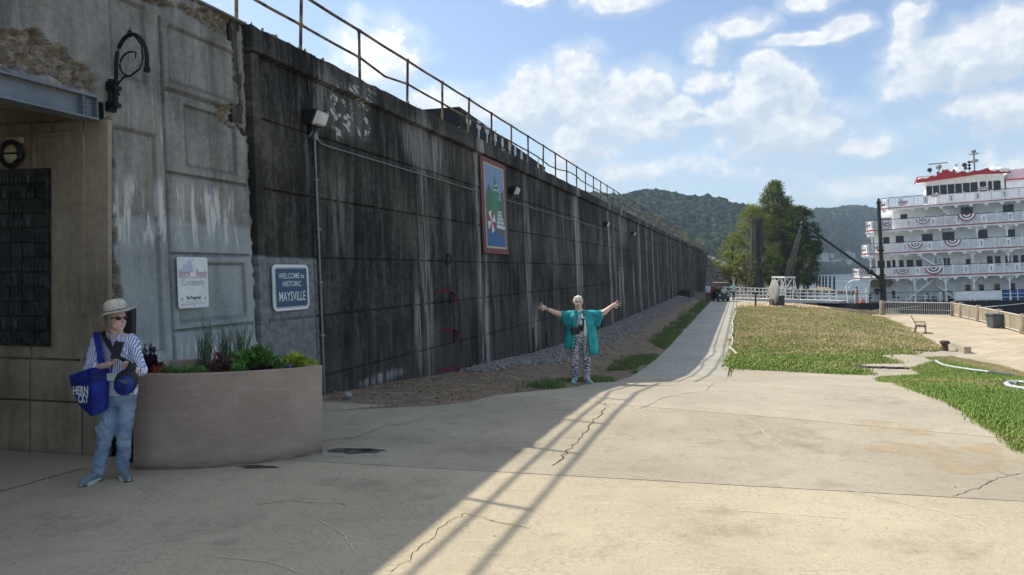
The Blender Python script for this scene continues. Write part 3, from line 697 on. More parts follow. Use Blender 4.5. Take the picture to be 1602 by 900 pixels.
# white crystals under the coping near the first flood lamp
a1, z1 = wall_az(545, 185); dn_ = g.m('MULTIPLY', g.m('SUBTRACT', g.noise(av(1.6, 1.6, 61), 1, 4), .5), 2.2); e1 = gauss(g, g.m('ADD', a, dn_), g.m('ADD', z, g.m('MULTIPLY', dn_, .5)), a1, z1+.1, .9, .55)
cry = g.ss(g.noise(g.vec(g.m('ADD', g.m('MULTIPLY', a, 4.2), g.m('MULTIPLY', z, 1.8)), g.m('MULTIPLY', z, 5.5), 5), 1, 7, .75, .5), .55, .58); c = g.mix(g.m('MULTIPLY', e1, .75), c, g.mix(g.ss(st2, .4, .65), (.07, .068, .06), (.17, .165, .15)))
c = g.mix(g.m('MULTIPLY', cry, g.ss(e1, .25, .6)), c, (.55, .55, .53))
for xx, yy, ra, rz_, amt in ((664, 380, .28, 3.4, .75), (700, 300, .16, 2.4, .4), (775, 430, .25, 1.6, .35), (826, 400, .35, 3.2, .75), (905, 400, .55, 3.0, .85), (962, 400, .5, 3.2, .8), (1000, 420, .5, 3, .8), (1030, 420, .6, 3.4, .8), (838, 520, .22, .5, 1.6), (846, 545, .10, .9, 1.6), (912, 440, .16, 1.5, 1.5), (970, 440, .3, 1.6, 1.5), (992, 450, .3, 1.6, 1.4), (655, 520, .2, .9, .9), (672, 470, .2, .9, .9), (600, 590, .9, .10, 1.2), (655, 225, .8, .6, .8), (683, 245, .5, .5, .8), (500, 150, .35, .55, .7), (838, 500, .30, .55, 1), (528, 330, .5, .8, .35), (900, 330, .8, 1.2, .7), (975, 360, 1.6, 1.0, .8), (840, 268, .5, .6, .6)):
    a2, z2 = wall_az(xx, yy); e2 = gauss(g, a, z, a2, z2, ra, rz_)
    e2 = g.m('MULTIPLY', g.m('MULTIPLY', e2, amt), g.ss(g.noise(av(6, .5, xx), 1, 6, .7, .3), .42, .6)); c = g.mix(e2, c, (.30, .295, .275))
# greyer lower courses by the welcome sign
a3, z3 = wall_az(494, 404); pale = g.m('MULTIPLY', g.ss(a, a3+.05, a3-.03), g.ss(z, z3+.04, z3-.02))
c = g.mix(g.m('MULTIPLY', pale, .85), c, g.mix(g.ss(fine, .35, .65), (.15, .165, .16), (.28, .30, .295)))
g.bsdf(c, g.ln(fine, .3, .7, .75, .95), 0, g.bump(g.m('ADD', g.m('ADD', fine, g.m('MULTIPLY', grain, .3)), g.m('MULTIPLY', st2, .15)), .5, .02), .25); M['wall'] = m
m, g = mat('weathered_abutment'); a, z = wall_coords(g)
big = g.noise(av(.8, .8), 1, 5, .6, .4); st = g.noise(av(4, .5, 3), 1, 6, .68, .25); fine = g.noise(av(12, 12), 1, 7, .72); grain = g.noise(av(80, 80), 1, 3, .7)
f = g.m('ADD', g.m('ADD', g.m('MULTIPLY', big, .35), g.m('MULTIPLY', st, .4)), g.m('MULTIPLY', fine, .25))
c = g.ramp(f, [(.34, (.08, .078, .07)), (.45, (.18, .175, .158)), (.55, (.30, .29, .262)), (.7, (.44, .42, .38))])
zb = g.m('ADD', 2.55, g.m('MULTIPLY', g.m('SUBTRACT', big, .5), .35)); blue = g.ss(g.m('SUBTRACT', z, zb), .06, -.04)
cb = g.ramp(f, [(.34, (.16, .18, .175)), (.45, (.29, .325, .315)), (.58, (.39, .425, .41)), (.75, (.48, .50, .475))])
c = g.mix(g.m('MULTIPLY', blue, .9), c, cb)
def drips(z0, z1_, seed, amt, lo_, hi_):
    d = g.m('MULTIPLY', g.m('MULTIPLY', g.ss(g.noise(av(9, .9, seed), 1, 7, .74, .5), lo_, hi_), g.ss(z, z0, z0+.25)), g.ss(z, z1_+.1, z1_-.15)); return g.m('MULTIPLY', d, amt)
c = g.mix(drips(2.15, 3.02, 4, .9, .50, .58), c, (.62, .62, .59)); c = g.mix(drips(.55, 1.2, 8, .8, .47, .58), c, (.58, .59, .57)); c = g.mix(drips(3.1, 4.1, 15, .55, .56, .66), c, (.50, .49, .45))
rust = g.m('MULTIPLY', g.ss(g.noise(av(5, .25, 40), 1, 5, .6), .60, .68), g.ss(z, 2.3, 3.2)); c = g.mix(g.m('MULTIPLY', rust, .6), c, (.22, .17, .09))
at_ = g.node('ShaderNodeAttribute', attribute_name='spall'); sp = g.m('MULTIPLY', at_.outputs['Fac'], g.ss(fine, .25, .4, .7, 1))
cs = g.ramp(fine, [(.3, (.06, .05, .038)), (.5, (.21, .18, .14)), (.65, (.38, .34, .28))]); gv = g.node('ShaderNodeAttribute', attribute_name='groove'); c = g.mix(g.m('MULTIPLY', gv.outputs['Fac'], .5), c, (.035, .033, .03)); c = g.mix(sp, c, cs)
g.bsdf(c, .9, 0, g.bump(g.m('ADD', fine, g.m('MULTIPLY', grain, .3)), .55, .02), .25); M['abut'] = m
m, g = mat('stained_underpass'); p = g.pos(); v = g.vm('MULTIPLY', p, (1, 1, .35))
big = g.noise(p, .9, 5, .6, .3); st = g.noise(g.vm('MULTIPLY', p, (5, 5, .6)), 1, 6, .7, .3); fine = g.noise(p, 11, 7, .72)
f = g.m('ADD', g.m('ADD', g.m('MULTIPLY', big, .4), g.m('MULTIPLY', st, .35)), g.m('MULTIPLY', fine, .25))
c = g.ramp(f, [(.34, (.11, .085, .057)), (.46, (.24, .195, .135)), (.58, (.36, .305, .22)), (.72, (.46, .40, .31))])
c = g.mix(g.m('MULTIPLY', g.ss(g.noise(g.vm('MULTIPLY', p, (7, 7, .8)), 1, 6, .7), .58, .68), .5), c, (.33, .31, .27))
g.bsdf(c, .9, 0, g.bump(fine, .5, .02), .25); M['under'] = m
# ================================================================ retaining wall: every poured lift is a panel
ZL = [-1.9, .26, 1.23, 2.16, 3.13, 4.14, 5.04]; ZTOP = 5.44
def wbox(mb, a0, a1, z0, z1, o0, o1):
    return mb.hexa([W(a0, z0, o0), W(a1, z0, o0), W(a1, z1, o0), W(a0, z1, o0), W(a0, z0, o1), W(a1, z0, o1), W(a1, z1, o1), W(a0, z1, o1)])
wall = thing('retaining_wall', 'long soot-blackened concrete retaining wall with lime streaks running beside the path', 'retaining wall', W(A0, 0, -.5))
mb = MB(); wbox(mb, A0-.3, A_END, -3, ZTOP-.02, -1.3, -.035); mb.build('core', M['wall'], wall)
cols = [A0+.0]; a_ = A0+1.45
while a_ < A_END-1: cols.append(a_); a_ += JA
cols.append(A_END)
shared = {}
for i, (c0, c1) in enumerate(zip(cols, cols[1:])):
    for z0, z1 in zip(ZL, ZL[1:]):
        key = (round(c1-c0, 3), z0)
        if key not in shared:
            b = MB(); L_ = c1-c0; e = .012
            def wl(a, z, o): return WD*a+WN*(o-WB*z)+Vector((0, 0, z))
            P8 = []
            for o_, s_ in ((-.05, 0), (0.0, .008)):
                P8 += [wl(e+s_, z0+e+s_, o_), wl(L_-e-s_, z0+e+s_, o_), wl(L_-e-s_, z1-e-s_, o_), wl(e+s_, z1-e-s_, o_)]
            b.hexa(P8); me = b.mesh('panel'); me.materials.append(M['wall']); shared[key] = me
        o = link(bpy.data.objects.new('panel', shared[key])); attach(o, wall)
        o.matrix_parent_inverse = inv_of(wall) @ Matrix.Translation(Vector((-6.7, 0, 0))+WD*c0+WN*random.uniform(-.004, .004))
rough_top = lambda a_, k: .018*mnoise.fractal(Vector((a_*4, k*3.7, .5)), .8, 2.1, 4)
for i, (c0, c1) in enumerate(zip(cols, cols[1:])):
    # coping block with a ragged, crumbling top edge
    n_ = 22 if c0 < 40 else 6; b = MB(); vs = []; fs = []; sec = [(-1.3, ZTOP-.05), (-.5, ZTOP), (.02, ZTOP), (.10, ZTOP-.03), (.11, ZL[-1]+.02), (-.03, ZL[-1]-.005)]
    for k in range(n_+1):
        aa = c0+.006+(c1-c0-.012)*k/n_
        for q_, (o_, z_) in enumerate(sec): vs.append(W(aa, z_+(rough_top(aa, q_) if q_ in (1, 2, 3) else 0)*1.6, o_+(rough_top(aa, q_+9)*.8 if q_ in (3,) else 0)))
    ns = len(sec)
    for k in range(n_):
        for q_ in range(ns-1): fs.append((k*ns+q_, k*ns+q_+1, (k+1)*ns+q_+1, (k+1)*ns+q_))
    fs += [tuple(range(ns)), tuple(reversed(range(n_*ns, n_*ns+ns)))]
    b.add(vs, fs); b.build('coping_block', M['wall'], wall)
mb = MB(); wbox(mb, A0+.0, A0+.16, -1, ZL[-1]-.02, -.03, .075); mb.build('edge_strip', M['wall'], wall)
pts = []; 
for _ in range(1500):
    aa = A0+random.random()**1.5*60; p_ = W(aa, ZTOP, random.uniform(-.9, .06)); pts.append((p_.x, p_.y, ZTOP+.01))
M['crumb'] = pm('pale_rubble', (.30, .29, .26), .9, var=.4)
o = scatter('coping_rubble', pts, rng.uniform(.008, .035, len(pts)), [lump(3, 1, .4), lump(4, 1, .4)], M['crumb'], rng.uniform(0, 6, (len(pts), 3)), parent=wall)
# ballast bank behind the wall
M['ballast'] = pm('ballast', (.16, .15, .14), .95, var=.4, scale=6, bump=.8, coords='pos')
mb = MB(); mb.hexa([W(-14, 5.2, -1.2), W(A_END, 5.2, -1.2), W(A_END, 5.2, -45), W(-14, 5.2, -45), W(-14, 5.25, -1.2), W(A_END, 5.25, -1.2), W(A_END, 5.25, -45), W(-14, 5.25, -45)])
tag(mb.build('railway_bank', M['ballast']), kind='structure')
# ================================================================ bridge abutment (left)
abut = thing('bridge_abutment', 'weathered grey-blue concrete bridge abutment with spalled edges beside the underpass', 'abutment', W(9, 0, 0))
AJ = wall_az(170, 450)[0]                  # jamb of the underpass
ZB0, ZB1 = 3.55, 3.80
spalls = []
for poly in ([(-40, 30), (0, 45), (60, 52), (95, 70), (128, 100), (150, 128), (146, 148), (0, 104), (-40, 92)], [(205, -8), (372, 28), (376, 75), (330, 50), (290, 18), (240, 4)],
             [(352, 30), (374, 32), (384, 200), (392, 215), (345, 195), (338, 168), (372, 160), (364, 80)], [(390, 215), (398, 215), (408, 540), (402, 540)],
             [(148, 185), (172, 180), (183, 480), (172, 480)], [(205, 580), (170, 560), (172, 420), (186, 440)]):
    spalls.append([wall_az(*q_) for q_ in poly])
def seg_d(p, poly):
    best = 1e9; j = len(poly)-1
    for i in range(len(poly)):
        a_ = Vector(poly[j]); b_ = Vector(poly[i]); ab = b_-a_; t = max(0, min(1, (p-a_).dot(ab)/max(ab.dot(ab), 1e-9))); best = min(best, (p-a_-ab*t).length); j = i
    return best
VJ = wall_az(262, 400)[0]
grooves_h = [(VJ, A0-.12, z_) for z_ in ZL[1:6]]
def rect(px0, py0, px1, py1): a0_, z0_ = wall_az(px0, py1); a1_, z1_ = wall_az(px1, py0); return a0_, a1_, z0_, z1_
pan = [rect(167, 18, 226, 118), rect(180, 190, 243, 545), rect(176, 190, 238, 320)]
pan = [(wall_az(170, 60)[0]+.02, wall_az(226, 60)[0], 4.12, 5.02), (wall_az(182, 400)[0], wall_az(247, 400)[0], 1.02, 3.55)]
pan += [(wall_az(292, 330)[0], A0-.3, 3.25, 4.02), (VJ+.12, A0-.25, 1.33, 2.06), (VJ+.12, A0-.25, 4.25, 4.95)]
A_LEFT = 5.4
na, nz = 236, 252; vs = []; fs = []; sv = []; gvv = []; az1 = A0-.015
for j in range(nz+1):
    z_ = -.25+(ZTOP+.25)*j/nz
    for i in range(na+1):
        a_ = A_LEFT+(az1-A_LEFT)*i/na; p2 = Vector((a_, z_)); o_ = .06-.03*z_*.35
        sp_ = 0
        for pl in spalls:
            if min(q[0] for q in pl)-.3 < a_ < max(q[0] for q in pl)+.3 and min(q[1] for q in pl)-.3 < z_ < max(q[1] for q in pl)+.3:
                d_ = seg_d(p2, pl); d_ = d_ if inpoly((a_, z_), pl) else -d_
                d_ += .07*mnoise.fractal(Vector((a_*4, z_*4, 1)), .9, 2, 4); sp_ = max(sp_, sstep(d_, -.01, .03))
        g_ = 0; gr_ = 0
        for a0_, a1_, zz in grooves_h:
            if a0_ < a_ < a1_: g_ = max(g_, 1-min(1, abs(z_-zz-.01*mnoise.noise(Vector((a_*3, zz, 0))))/.028))
        if z_ < 5.0: g_ = max(g_, 1-min(1, abs(a_-VJ)/.03))
        for a0_, a1_, z0_, z1_ in pan:
            dx = min(a_-a0_, a1_-a_); dz = min(z_-z0_, z1_-z_); dd_ = min(dx, dz)
            if -.04 < dd_ < .05: gr_ = max(gr_, 1-abs(dd_-.015)/.04)
            if dd_ > 0: o_ -= .032*min(1, dd_/.02)
        if a_ > VJ+.02 and g_ < .05 and z_ < ZL[5]: o_ += .0
        o_ -= .04*min(1, g_*1.4)
        o_ += .004*mnoise.fractal(Vector((a_*6, z_*6, 7)), .9, 2, 3)
        if sp_ > 0:
            rgh = mnoise.fractal(Vector((a_*7, z_*9, 3)), .75, 2.2, 5)
            o_ += sp_*(-.075+.07*rgh)
        if a_ > az1-.10: o_ -= .05*(a_-(az1-.10))/.10*(1+.8*mnoise.fractal(Vector((3, z_*7, 0)), .8, 2.2, 5))
        if z_ > ZTOP-.06: o_ -= .05*random.random()
        sv.append(sp_); gvv.append(max(gr_, g_)); vs.append(W(a_, z_+(.02*mnoise.noise(Vector((a_*9, 2, 0))) if j == nz else 0), o_))
for j in range(nz):
    zc = -.25+(ZTOP+.25)*(j+.5)/nz
    for i in range(na):
        ac = A_LEFT+(az1-A_LEFT)*(i+.5)/na
        if zc < ZB1-.02 and ac < AJ+.03*mnoise.noise(Vector((1, zc*4, 0))): continue
        fs.append((j*(na+1)+i, j*(na+1)+i+1, (j+1)*(na+1)+i+1, (j+1)*(na+1)+i))
me = bpy.data.meshes.new('weathered_face'); me.from_pydata(vs, [], fs); me.materials.append(M['abut'])
at_ = me.attributes.new('spall', 'FLOAT', 'POINT'); at_.data.foreach_set('value', np.array(sv, dtype=np.float32))
at_ = me.attributes.new('groove', 'FLOAT', 'POINT'); at_.data.foreach_set('value', np.array(gvv, dtype=np.float32))
o = link(bpy.data.objects.new('weathered_face', me)); attach(o, abut)
mb = MB(); wbox(mb, AJ+.06, A0-.02, -1, ZTOP-.03, -1.4, -.16); mb.build('core', M['abut'], abut)
mb = MB(); wbox(mb, -9, AJ+.1, ZB1+.03, ZTOP-.03, -1.4, -.16); mb.build('fascia', M['abut'], abut)
mb = MB(); wbox(mb, -9, A_LEFT+.01, ZB1-.02, ZTOP, -.15, .05); mb.build('fascia', M['abut'], abut)
mb = MB(); wbox(mb, -9, -4, -.2, ZB0-.02, -1.4, .0); mb.build('pier', M['abut'], abut)
mb = MB(); wbox(mb, -9, A0, ZTOP-.028, ZTOP-.005, -1.35, .03); mb.build('top_slab', M['abut'], abut)
# the return wall inside the underpass, with recessed fields
J0 = Vector((-4.187, 7.436, 0)); BD = Vector((-.977, .211, 0)); BN = Vector((-.211, -.977, 0))
def B(b, z, o=0.0): return J0+BD*b+BN*o+Vector((0, 0, z))
def b_at(px, py, out=0.0): p = on_plane(px, py, B(0, 0, out), BN); return (p-J0).dot(BD), p.z
def bbox(mb, b0, b1, z0, z1, o0, o1): return mb.hexa([B(b0, z0, o0), B(b1, z0, o0), B(b1, z1, o0), B(b0, z1, o0), B(b0, z0, o1), B(b1, z0, o1), B(b1, z1, o1), B(b0, z1, o1)])
under = thing('underpass_wall', 'brown water-stained concrete side wall of the underpass behind the tile relief', 'concrete wall', B(2, 0))
mb = MB(); bbox(mb, .55, 12, -.3, 3.7, -1.2, -.06); mb.build('core', M['under'], under)
zj = b_at(60, 562)[1]; zk = b_at(100, 195)[1]; zm = b_at(165, 632)[1]
bj = [b_at(128, 640)[0], b_at(46, 640)[0], 2.6, 4.2, 6.5, 9]; bprev = -.02
for b0, b1 in zip([.10]+bj, bj+[12]):
    for z0, z1 in ((-.2, zm), (zm, zj), (zj, 3.58)):
        if z0 == -.2 and b0 < .3: pass
        mb = MB(); e = .010; bbox(mb, b0+e, b1-e, z0+e, z1-e, -.07, 0 if z0 < zj else -.012); mb.build('panel', M['under'], under, bevel=.006, bseg=1)
mb = MB(); bA, zA = b_at(50, 195); bB, _ = b_at(130, 195)
for b0, b1, z0, z1 in ((bA, bA-.03, 2.9, 3.5), (bB+.02, bB-.01, .6, 3.42), (bA, bB, 3.42, 3.45)): bbox(mb, min(b0, b1), max(b0, b1), z0, z1, -.02, .012)
mb.build('raised_band', M['under'], under)
mb = MB(); mb.hexa([W(-9, 3.66, -.2), W(AJ+1.5, 3.66, -.2), W(AJ+1.5, 3.66, -14), W(-9, 3.66, -14), W(-9, 5.1, -.2), W(AJ+1.5, 5.1, -.2), W(AJ+1.5, 5.1, -14), W(-9, 5.1, -14)])
tag(mb.build('bridge_deck', M['under']), 'dark underside of the railway bridge deck over the underpass', 'bridge deck')
mb = MB(); wbox(mb, -9.0, -4.0, -.3, 3.6, -14, -1.5); tag(mb.build('far_underpass_wall', M['under']), kind='structure')
# steel edge beam
M['beam'] = pm('grey_steel_paint', (.17, .195, .225), .5, .2, var=.18, scale=5, bump=.05)
aE = wall_az(143, 160)[0]; beam = thing('steel_beam', 'blue-grey steel I-beam carrying the broken concrete above the underpass', 'steel beam', W(5, ZB0, 0))
mb = MB(); wbox(mb, -6, aE, ZB0, ZB0+.018, -.14, .10); mb.build('lower_flange', M['beam'], beam)
mb = MB(); wbox(mb, -6, aE, ZB1-.018, ZB1, -.14, .10); mb.build('upper_flange', M['beam'], beam)
mb = MB(); wbox(mb, -6, aE-.01, ZB0+.02, ZB1-.02, -.04, .02); mb.build('web', M['beam'], beam)
a5 = wall_az(120, 160)[0]
for q_ in (a5, aE-.012, a5-2.2):
    mb = MB(); wbox(mb, q_, q_+.012, ZB0+.02, ZB1-.02, .022, .09); mb.build('stiffener', M['beam'], beam)
for dz in (.07, .12, .17):
    for da in (.08,):
        mb = MB(); mb.cyl(W(a5+da, ZB0+dz, .02), W(a5+da, ZB0+dz, .045), .012, n=6); mb.build('bolt', M['beam'], beam)
# ================================================================ railing on top of the wall
m, g = mat('rusty_pipe'); p = g.pos(); n = g.noise(p, 3.5, 5, .65); n2 = g.noise(p, 30, 4, .7)
c = g.mix(g.ss(n, .42, .60), (.05, .04, .035), (.30, .20, .085)); c = g.mix(g.ss(n2, .5, .7, 0, .8), c, (.10, .045, .022)); g.bsdf(c, .75, .2, g.bump(n2, .4, .01)); M['rust'] = m
rail = thing('pipe_railing', 'rusty two-rail pipe railing standing along the top of the black wall', 'railing', W(12, ZTOP, -.25))
RO = -.16+.045*ZTOP*0
def rp(a, z): return W(a, ZTOP, RO)+Vector((0, 0, z))
post_px = [370, 470, 563, 637, 692, 733, 769]; pa = []
for q_ in post_px:
    pa.append(on_plane(q_, 100, W(0, ZTOP, RO), WNRM)); 
pa = [(p_-W(0, 0, 0)).dot(WD) for p_ in pa]
# the plane leans, so solve the posts by their foot instead
def a_of_px(px, z, out):
    lo_, hi_ = 1.0, 200.0
    for _ in range(40):
        md = (lo_+hi_)/2; p_ = W(md, z, out); x_ = CX+F*p_.x/p_.y
        if x_ < px: lo_ = md
        else: hi_ = md
    return md
pa = [a_of_px(q_, ZTOP, RO) for q_ in post_px]
a_ = pa[-1]
while a_ < A_END-2: a_ += 1.84; pa.append(a_)
a_ = pa[0]; pre = []
while a_ > -7: a_ -= 1.84; pre.append(a_)
pa = pre[::-1]+pa
pm_post = MB()
shear = {}
for a_ in pa:
    if 'm' not in shear:
        b = MB(); b.cyl((0, 0, -.02), (0, 0, 1.0), .028, n=8); b.cyl((0, 0, -.01), (0, 0, .02), .055, n=8); b.ell((0, 0, .50), (.042, .042, .042), n=8, m=6); b.ell((0, 0, 1.0), (.045, .045, .045), n=8, m=6)
        shear['m'] = b.mesh('post'); shear['m'].materials.append(M['rust'])
    o = link(bpy.data.objects.new('post', shear['m'])); attach(o, rail); p_ = rp(a_, 0)
    o.matrix_parent_inverse = inv_of(rail) @ Matrix.Translation(p_) @ Matrix.Rotation(random.uniform(-.02, .02), 4, 'Y')
for zz, nm in ((1.0, 'top_rail'), (.50, 'middle_rail')):
    pts = []
    for a0_, a1_ in zip(pa, pa[1:]):
        for t in (0, .5):
            aa = lerp(a0_, a1_, t); sag = 0
            if nm == 'middle_rail' and abs(a0_-pa[len(pre)+2]) < .1 and t: sag = -.09
            if nm == 'middle_rail' and 26 < aa < 33: sag = -.10*math.sin((aa-26)/7*math.pi*2)
            if t: sag -= .008
            pts.append(rp(aa, zz+sag))
    mb = MB(); mb.tube(pts, .024 if zz < .9 else .027, 8); mb.build(nm, M['rust'], rail, smooth=True)
# bright leaves caught along the far railing
# ================================================================ roof and dark parapet behind the wall
M['slate'] = pm('dark_slate', (.022, .024, .028), .6, var=.3, scale=3); M['blackp'] = pm('black_parapet', (.012, .012, .013), .8, var=.4, scale=2); M['whitep'] = pm('white_shape_paint', (.62, .62, .60), .7, var=.1)
bld = thing('dark_building', 'low dark building behind the wall with a flat ridge and long black side', 'building', W(25, ZTOP, -3))
def BW(a, z, o): return Vector((-6.7, 0, 0))+WD*a+WN*o+Vector((0, 0, z))
def bw_a(px, o=-2.2):
    lo_, hi_ = 5.0, 90.0
    for _ in range(40):
        md = (lo_+hi_)/2; p_ = BW(md, 6, o)
        if CX+F*p_.x/p_.y < px: lo_ = md
        else: hi_ = md
    return md
mb = MB(); a0_, a1_ = 24.2, 36.5
a0_ = bw_a(719); a1_ = bw_a(853); zt0 = CH+(HY-167)*BW(a0_, 6, -2.2).y/F; zt1 = CH+(HY-262)*BW(a1_, 6, -2.2).y/F; mb.hexa([BW(a0_, 4.8, -2.2), BW(a1_, 4.8, -2.2), BW(a1_, 4.8, -5.4), BW(a0_, 4.8, -5.4), BW(a0_, zt0, -2.2), BW(a1_, zt1, -2.2), BW(a1_, zt1, -5.4), BW(a0_, zt0, -5.4)]); mb.build('black_side', M['blackp'], bld)
mb = MB(); mb.hexa([BW(a0_-2.5, 4.8, -3.4), BW(a0_-.01, 4.8, -3.4), BW(a0_-.01, 4.8, -5.0), BW(a0_-2.5, 4.8, -5.0), BW(a0_-2.5, 6.95, -3.6), BW(a0_-.01, 7.15, -3.5), BW(a0_-.01, zt0-.05, -4.8), BW(a0_-2.5, 6.95, -4.8)]); mb.build('slate_roof', M['slate'], bld)
for k, px in enumerate((733, 749, 762, 775, 786, 797, 806, 816, 826, 842)):
    ap = None; lo_, hi_ = 5.0, 80.0
    for _ in range(40):
        md = (lo_+hi_)/2; p_ = BW(md, 6, -2.18); x_ = CX+F*p_.x/p_.y
        if x_ < px: lo_ = md
        else: hi_ = md
    hh = .40; zc = CH+(HY-(196, 203.5, 210.5, 217.5, 225, 231.5, 238.5, 245, 251, 260)[k])*BW(md, 6, -2.2).y/F-.1; poly = []
    if k < 3: poly = [(-.04, -.45), (.04, -.45), (.05, 0), (.17, .05), (.2, .18), (.12, .30), (-.12, .30), (-.2, .18), (-.17, .05), (-.05, 0)]
    else: poly = [(-.03, -.35), (.03, -.35), (.03, -.12), (.14, -.06), (.10, .12), (0, .36), (-.10, .12), (-.14, -.06), (-.03, -.12)]
    mb = MB(); mb.prism(poly, BW(md, zc+.1, -2.199), WD, (0, 0, 1), WN, .03); mb.build('tree_emblem', M['whitep'], bld)
# stone slope where the wall ends
mb = MB(); top = W(A_END, 4.9, 0); gx = [top+Vector((-12, 6, .2)), top+Vector((1.5, .5, -.2))]
sl = []
def slope_z(X, Y):
    d_ = (Vector((X, Y, 0))-Vector((top.x-6, top.y+5, 0))).length; return lerp(5.0, -2.4, min(1, max(0, (d_-6)/18)))
n_ = 22; vs = []
for j in range(n_+1):
    for i in range(n_+1):
        X = top.x-6-2+32*i/n_; Y = top.y-22+50*j/n_; vs.append((X, Y, slope_z(X, Y)))
fs = [(j*(n_+1)+i, j*(n_+1)+i+1, (j+1)*(n_+1)+i+1, (j+1)*(n_+1)+i) for j in range(n_) for i in range(n_)]
mb.add(vs, fs); tag(mb.build('stone_slope', M['gravel']), kind='structure')
pts = []
for _ in range(2600):
    X = random.uniform(top.x-2, top.x+22); Y = random.uniform(top.y-20, top.y+14); pts.append((X, Y, slope_z(X, Y)))
scatter('riprap_stones', pts, rng.uniform(.16, .5, len(pts)), [lump(i+7, 1, .4, 1.2) for i in range(4)], M['riprap'], rng.uniform(0, 6.28, (len(pts), 3)))
# steps at the wall foot, near the cart
M['step'] = pm('dark_step_concrete', (.05, .048, .044), .9, coords='pos')
aS = a_of_px(1068, 0, .6); st = thing('wall_steps', 'dark concrete steps descending along the far foot of the wall', 'steps', W(aS, -1.3, .6))
for k in range(9):
    mb = MB(); z1 = -.2-.11*k; q0 = Vector((-6.7, 0, 0))+WD*(aS+k*1.1)+WN*.35; q1 = q0+WD*1.1
    mb.hexa([Vector((q.x, q.y, z)) + WN*o_ for z in (-1.6, z1) for q, o_ in ((q0, 0), (q1, 0), (q1, 1.0), (q0, 1.0))]); mb.build('step', M['step'], st)
# ================================================================ things fixed to the wall
M['iron'] = pm('black_iron', (.012, .012, .013), .55, .6, var=.4, scale=20, bump=.4)
M['galv'] = pm('galvanised_conduit', (.22, .225, .22), .5, .6, var=.2, scale=6)
M['white'] = pm('white_enamel', (.72, .74, .73), .45, var=.08, scale=4, bump=.05)
M['navy'] = pm('navy_enamel', (.018, .06, .13), .4, var=.12, scale=4, bump=.05)
M['lampglass'] = pm('milky_lens', (.62, .66, .64), .25, var=.08, scale=6)
M['black'] = pm('black_plastic', (.010, .010, .011), .5, var=.2)
ABO = .05
def frame_at(a, z, out): return W(a, z, out)
WU = (Vector((0, 0, 1))-WN*WB)       # up along the leaning face
# lamp bracket: gooseneck with a scroll
aL, zL = wall_az(165, 140); lb = thing('lamp_bracket', 'black iron gooseneck lamp bracket with a scroll, mounted high beside the steel beam', 'lamp bracket', W(aL, zL, ABO))
def LB(o, z): return W(aL, zL, ABO)+WN*o+WD*(-.0)+Vector((0, 0, z))
mb = MB()
for dz in (.02, -.20): mb.box(LB(.03, dz), (.10, .05, .10), Matrix.Rotation(math.atan2(WD.y, WD.x), 3, 'Z'))
mb.tube([LB(.03, .10), LB(.03, -.24)], [.035, .035], 8); mb.build('wall_plate', M['iron'], lb)
pts = [LB(.10, -.22), LB(.10, .10)]+[LB(.10+.21*(1-math.cos(t)), .27+.29*math.sin(t)) for t in np.linspace(0, math.pi*.98, 16)]+[LB(.52, .17)]
mb = MB(); mb.tube(pts, .022, 8); mb.cyl(LB(.52, .19), LB(.52, .14), .034, n=8); mb.build('gooseneck', M['iron'], lb, smooth=True)
for zz in (.0, -.18):
    mb = MB(); mb.box(LB(.08, zz), (.09, .09, .045), Matrix.Rotation(math.atan2(WD.y, WD.x), 3, 'Z')); mb.build('clamp', M['iron'], lb)
pts = []
for t in np.linspace(0, 1, 30):
    ang = -1.9+t*5.6; r_ = .15*(1-t*.62); pts.append(LB(.31+math.cos(ang)*r_-.02, .26+math.sin(ang)*r_))
pts = [LB(.12, .02), LB(.16, .07), LB(.22, .10)]+pts
pts2 = [LB(.36, .53), LB(.44, .44), LB(.465, .30), LB(.42, .18), LB(.30, .12), LB(.20, .11), LB(.13, .05), LB(.11, -.02), LB(.15, -.08)]
mb = MB(); mb.tube(pts2, .010, 6); mb.build('scroll', M['iron'], lb, smooth=True)
pts3 = [LB(.30+.15*math.cos(t)*(1-.0*t), .245+.13*math.sin(t)*(1)) for t in np.linspace(-1.5, -5.2, 14)]+[LB(.36, .30)]
mb = MB(); mb.tube(pts3, [.010]*14+[.006], 6); mb.build('scroll', M['iron'], lb, smooth=True)
mb = MB(); mb.ell(LB(.29, .57), (.03, .03, .04), n=8, m=6); mb.cyl(LB(.29, .58), LB(.29, .64), .010, .004); mb.build('finial', M['iron'], lb)
# flood lamps
def flood(px, py, k, label):
    a, z = wall_az(px, py, .1); t = thing('flood_lamp', label, 'flood lamp', W(a, z, 0), 'flood lamps along the wall')
    def q(da, o, dz): return W(a+da*k, z+dz*k, .0)+WN*(o*k)
    mb = MB(); mb.hexa([q(-.17, .0, -.10), q(.17, .0, -.10), q(.17, .0, .12), q(-.17, .0, .12), q(-.17, .16, -.13), q(.17, .16, -.13), q(.17, .26, .12), q(-.17, .26, .12)]); mb.build('housing', M['black'], t, bevel=.01, bseg=1)
    mb = MB(); mb.hexa([q(-.15, .165, -.115), q(.15, .165, -.115), q(.15, .265, .10), q(-.15, .265, .10), q(-.11, .24, -.10), q(.11, .24, -.10), q(.11, .31, .06), q(-.11, .31, .06)]); mb.build('lens', M['lampglass'], t)
    mb = MB(); mb.tube([q(.0, .08, -.12), q(.02, .06, -.20), q(-.03, .04, -.25), q(-.05, .03, -.30)], .012, 6); mb.build('cable', M['galv'], t)
    return a, z
f1 = flood(491, 186, 1.0, 'white-lensed flood lamp nearest the welcome sign, with a conduit running down below it')
f2 = flood(803, 299, .95, 'white-lensed flood lamp just to the right of the painted panel'); f3 = flood(948, 351, .95, 'white-lensed flood lamp high above the woman with outstretched arms')
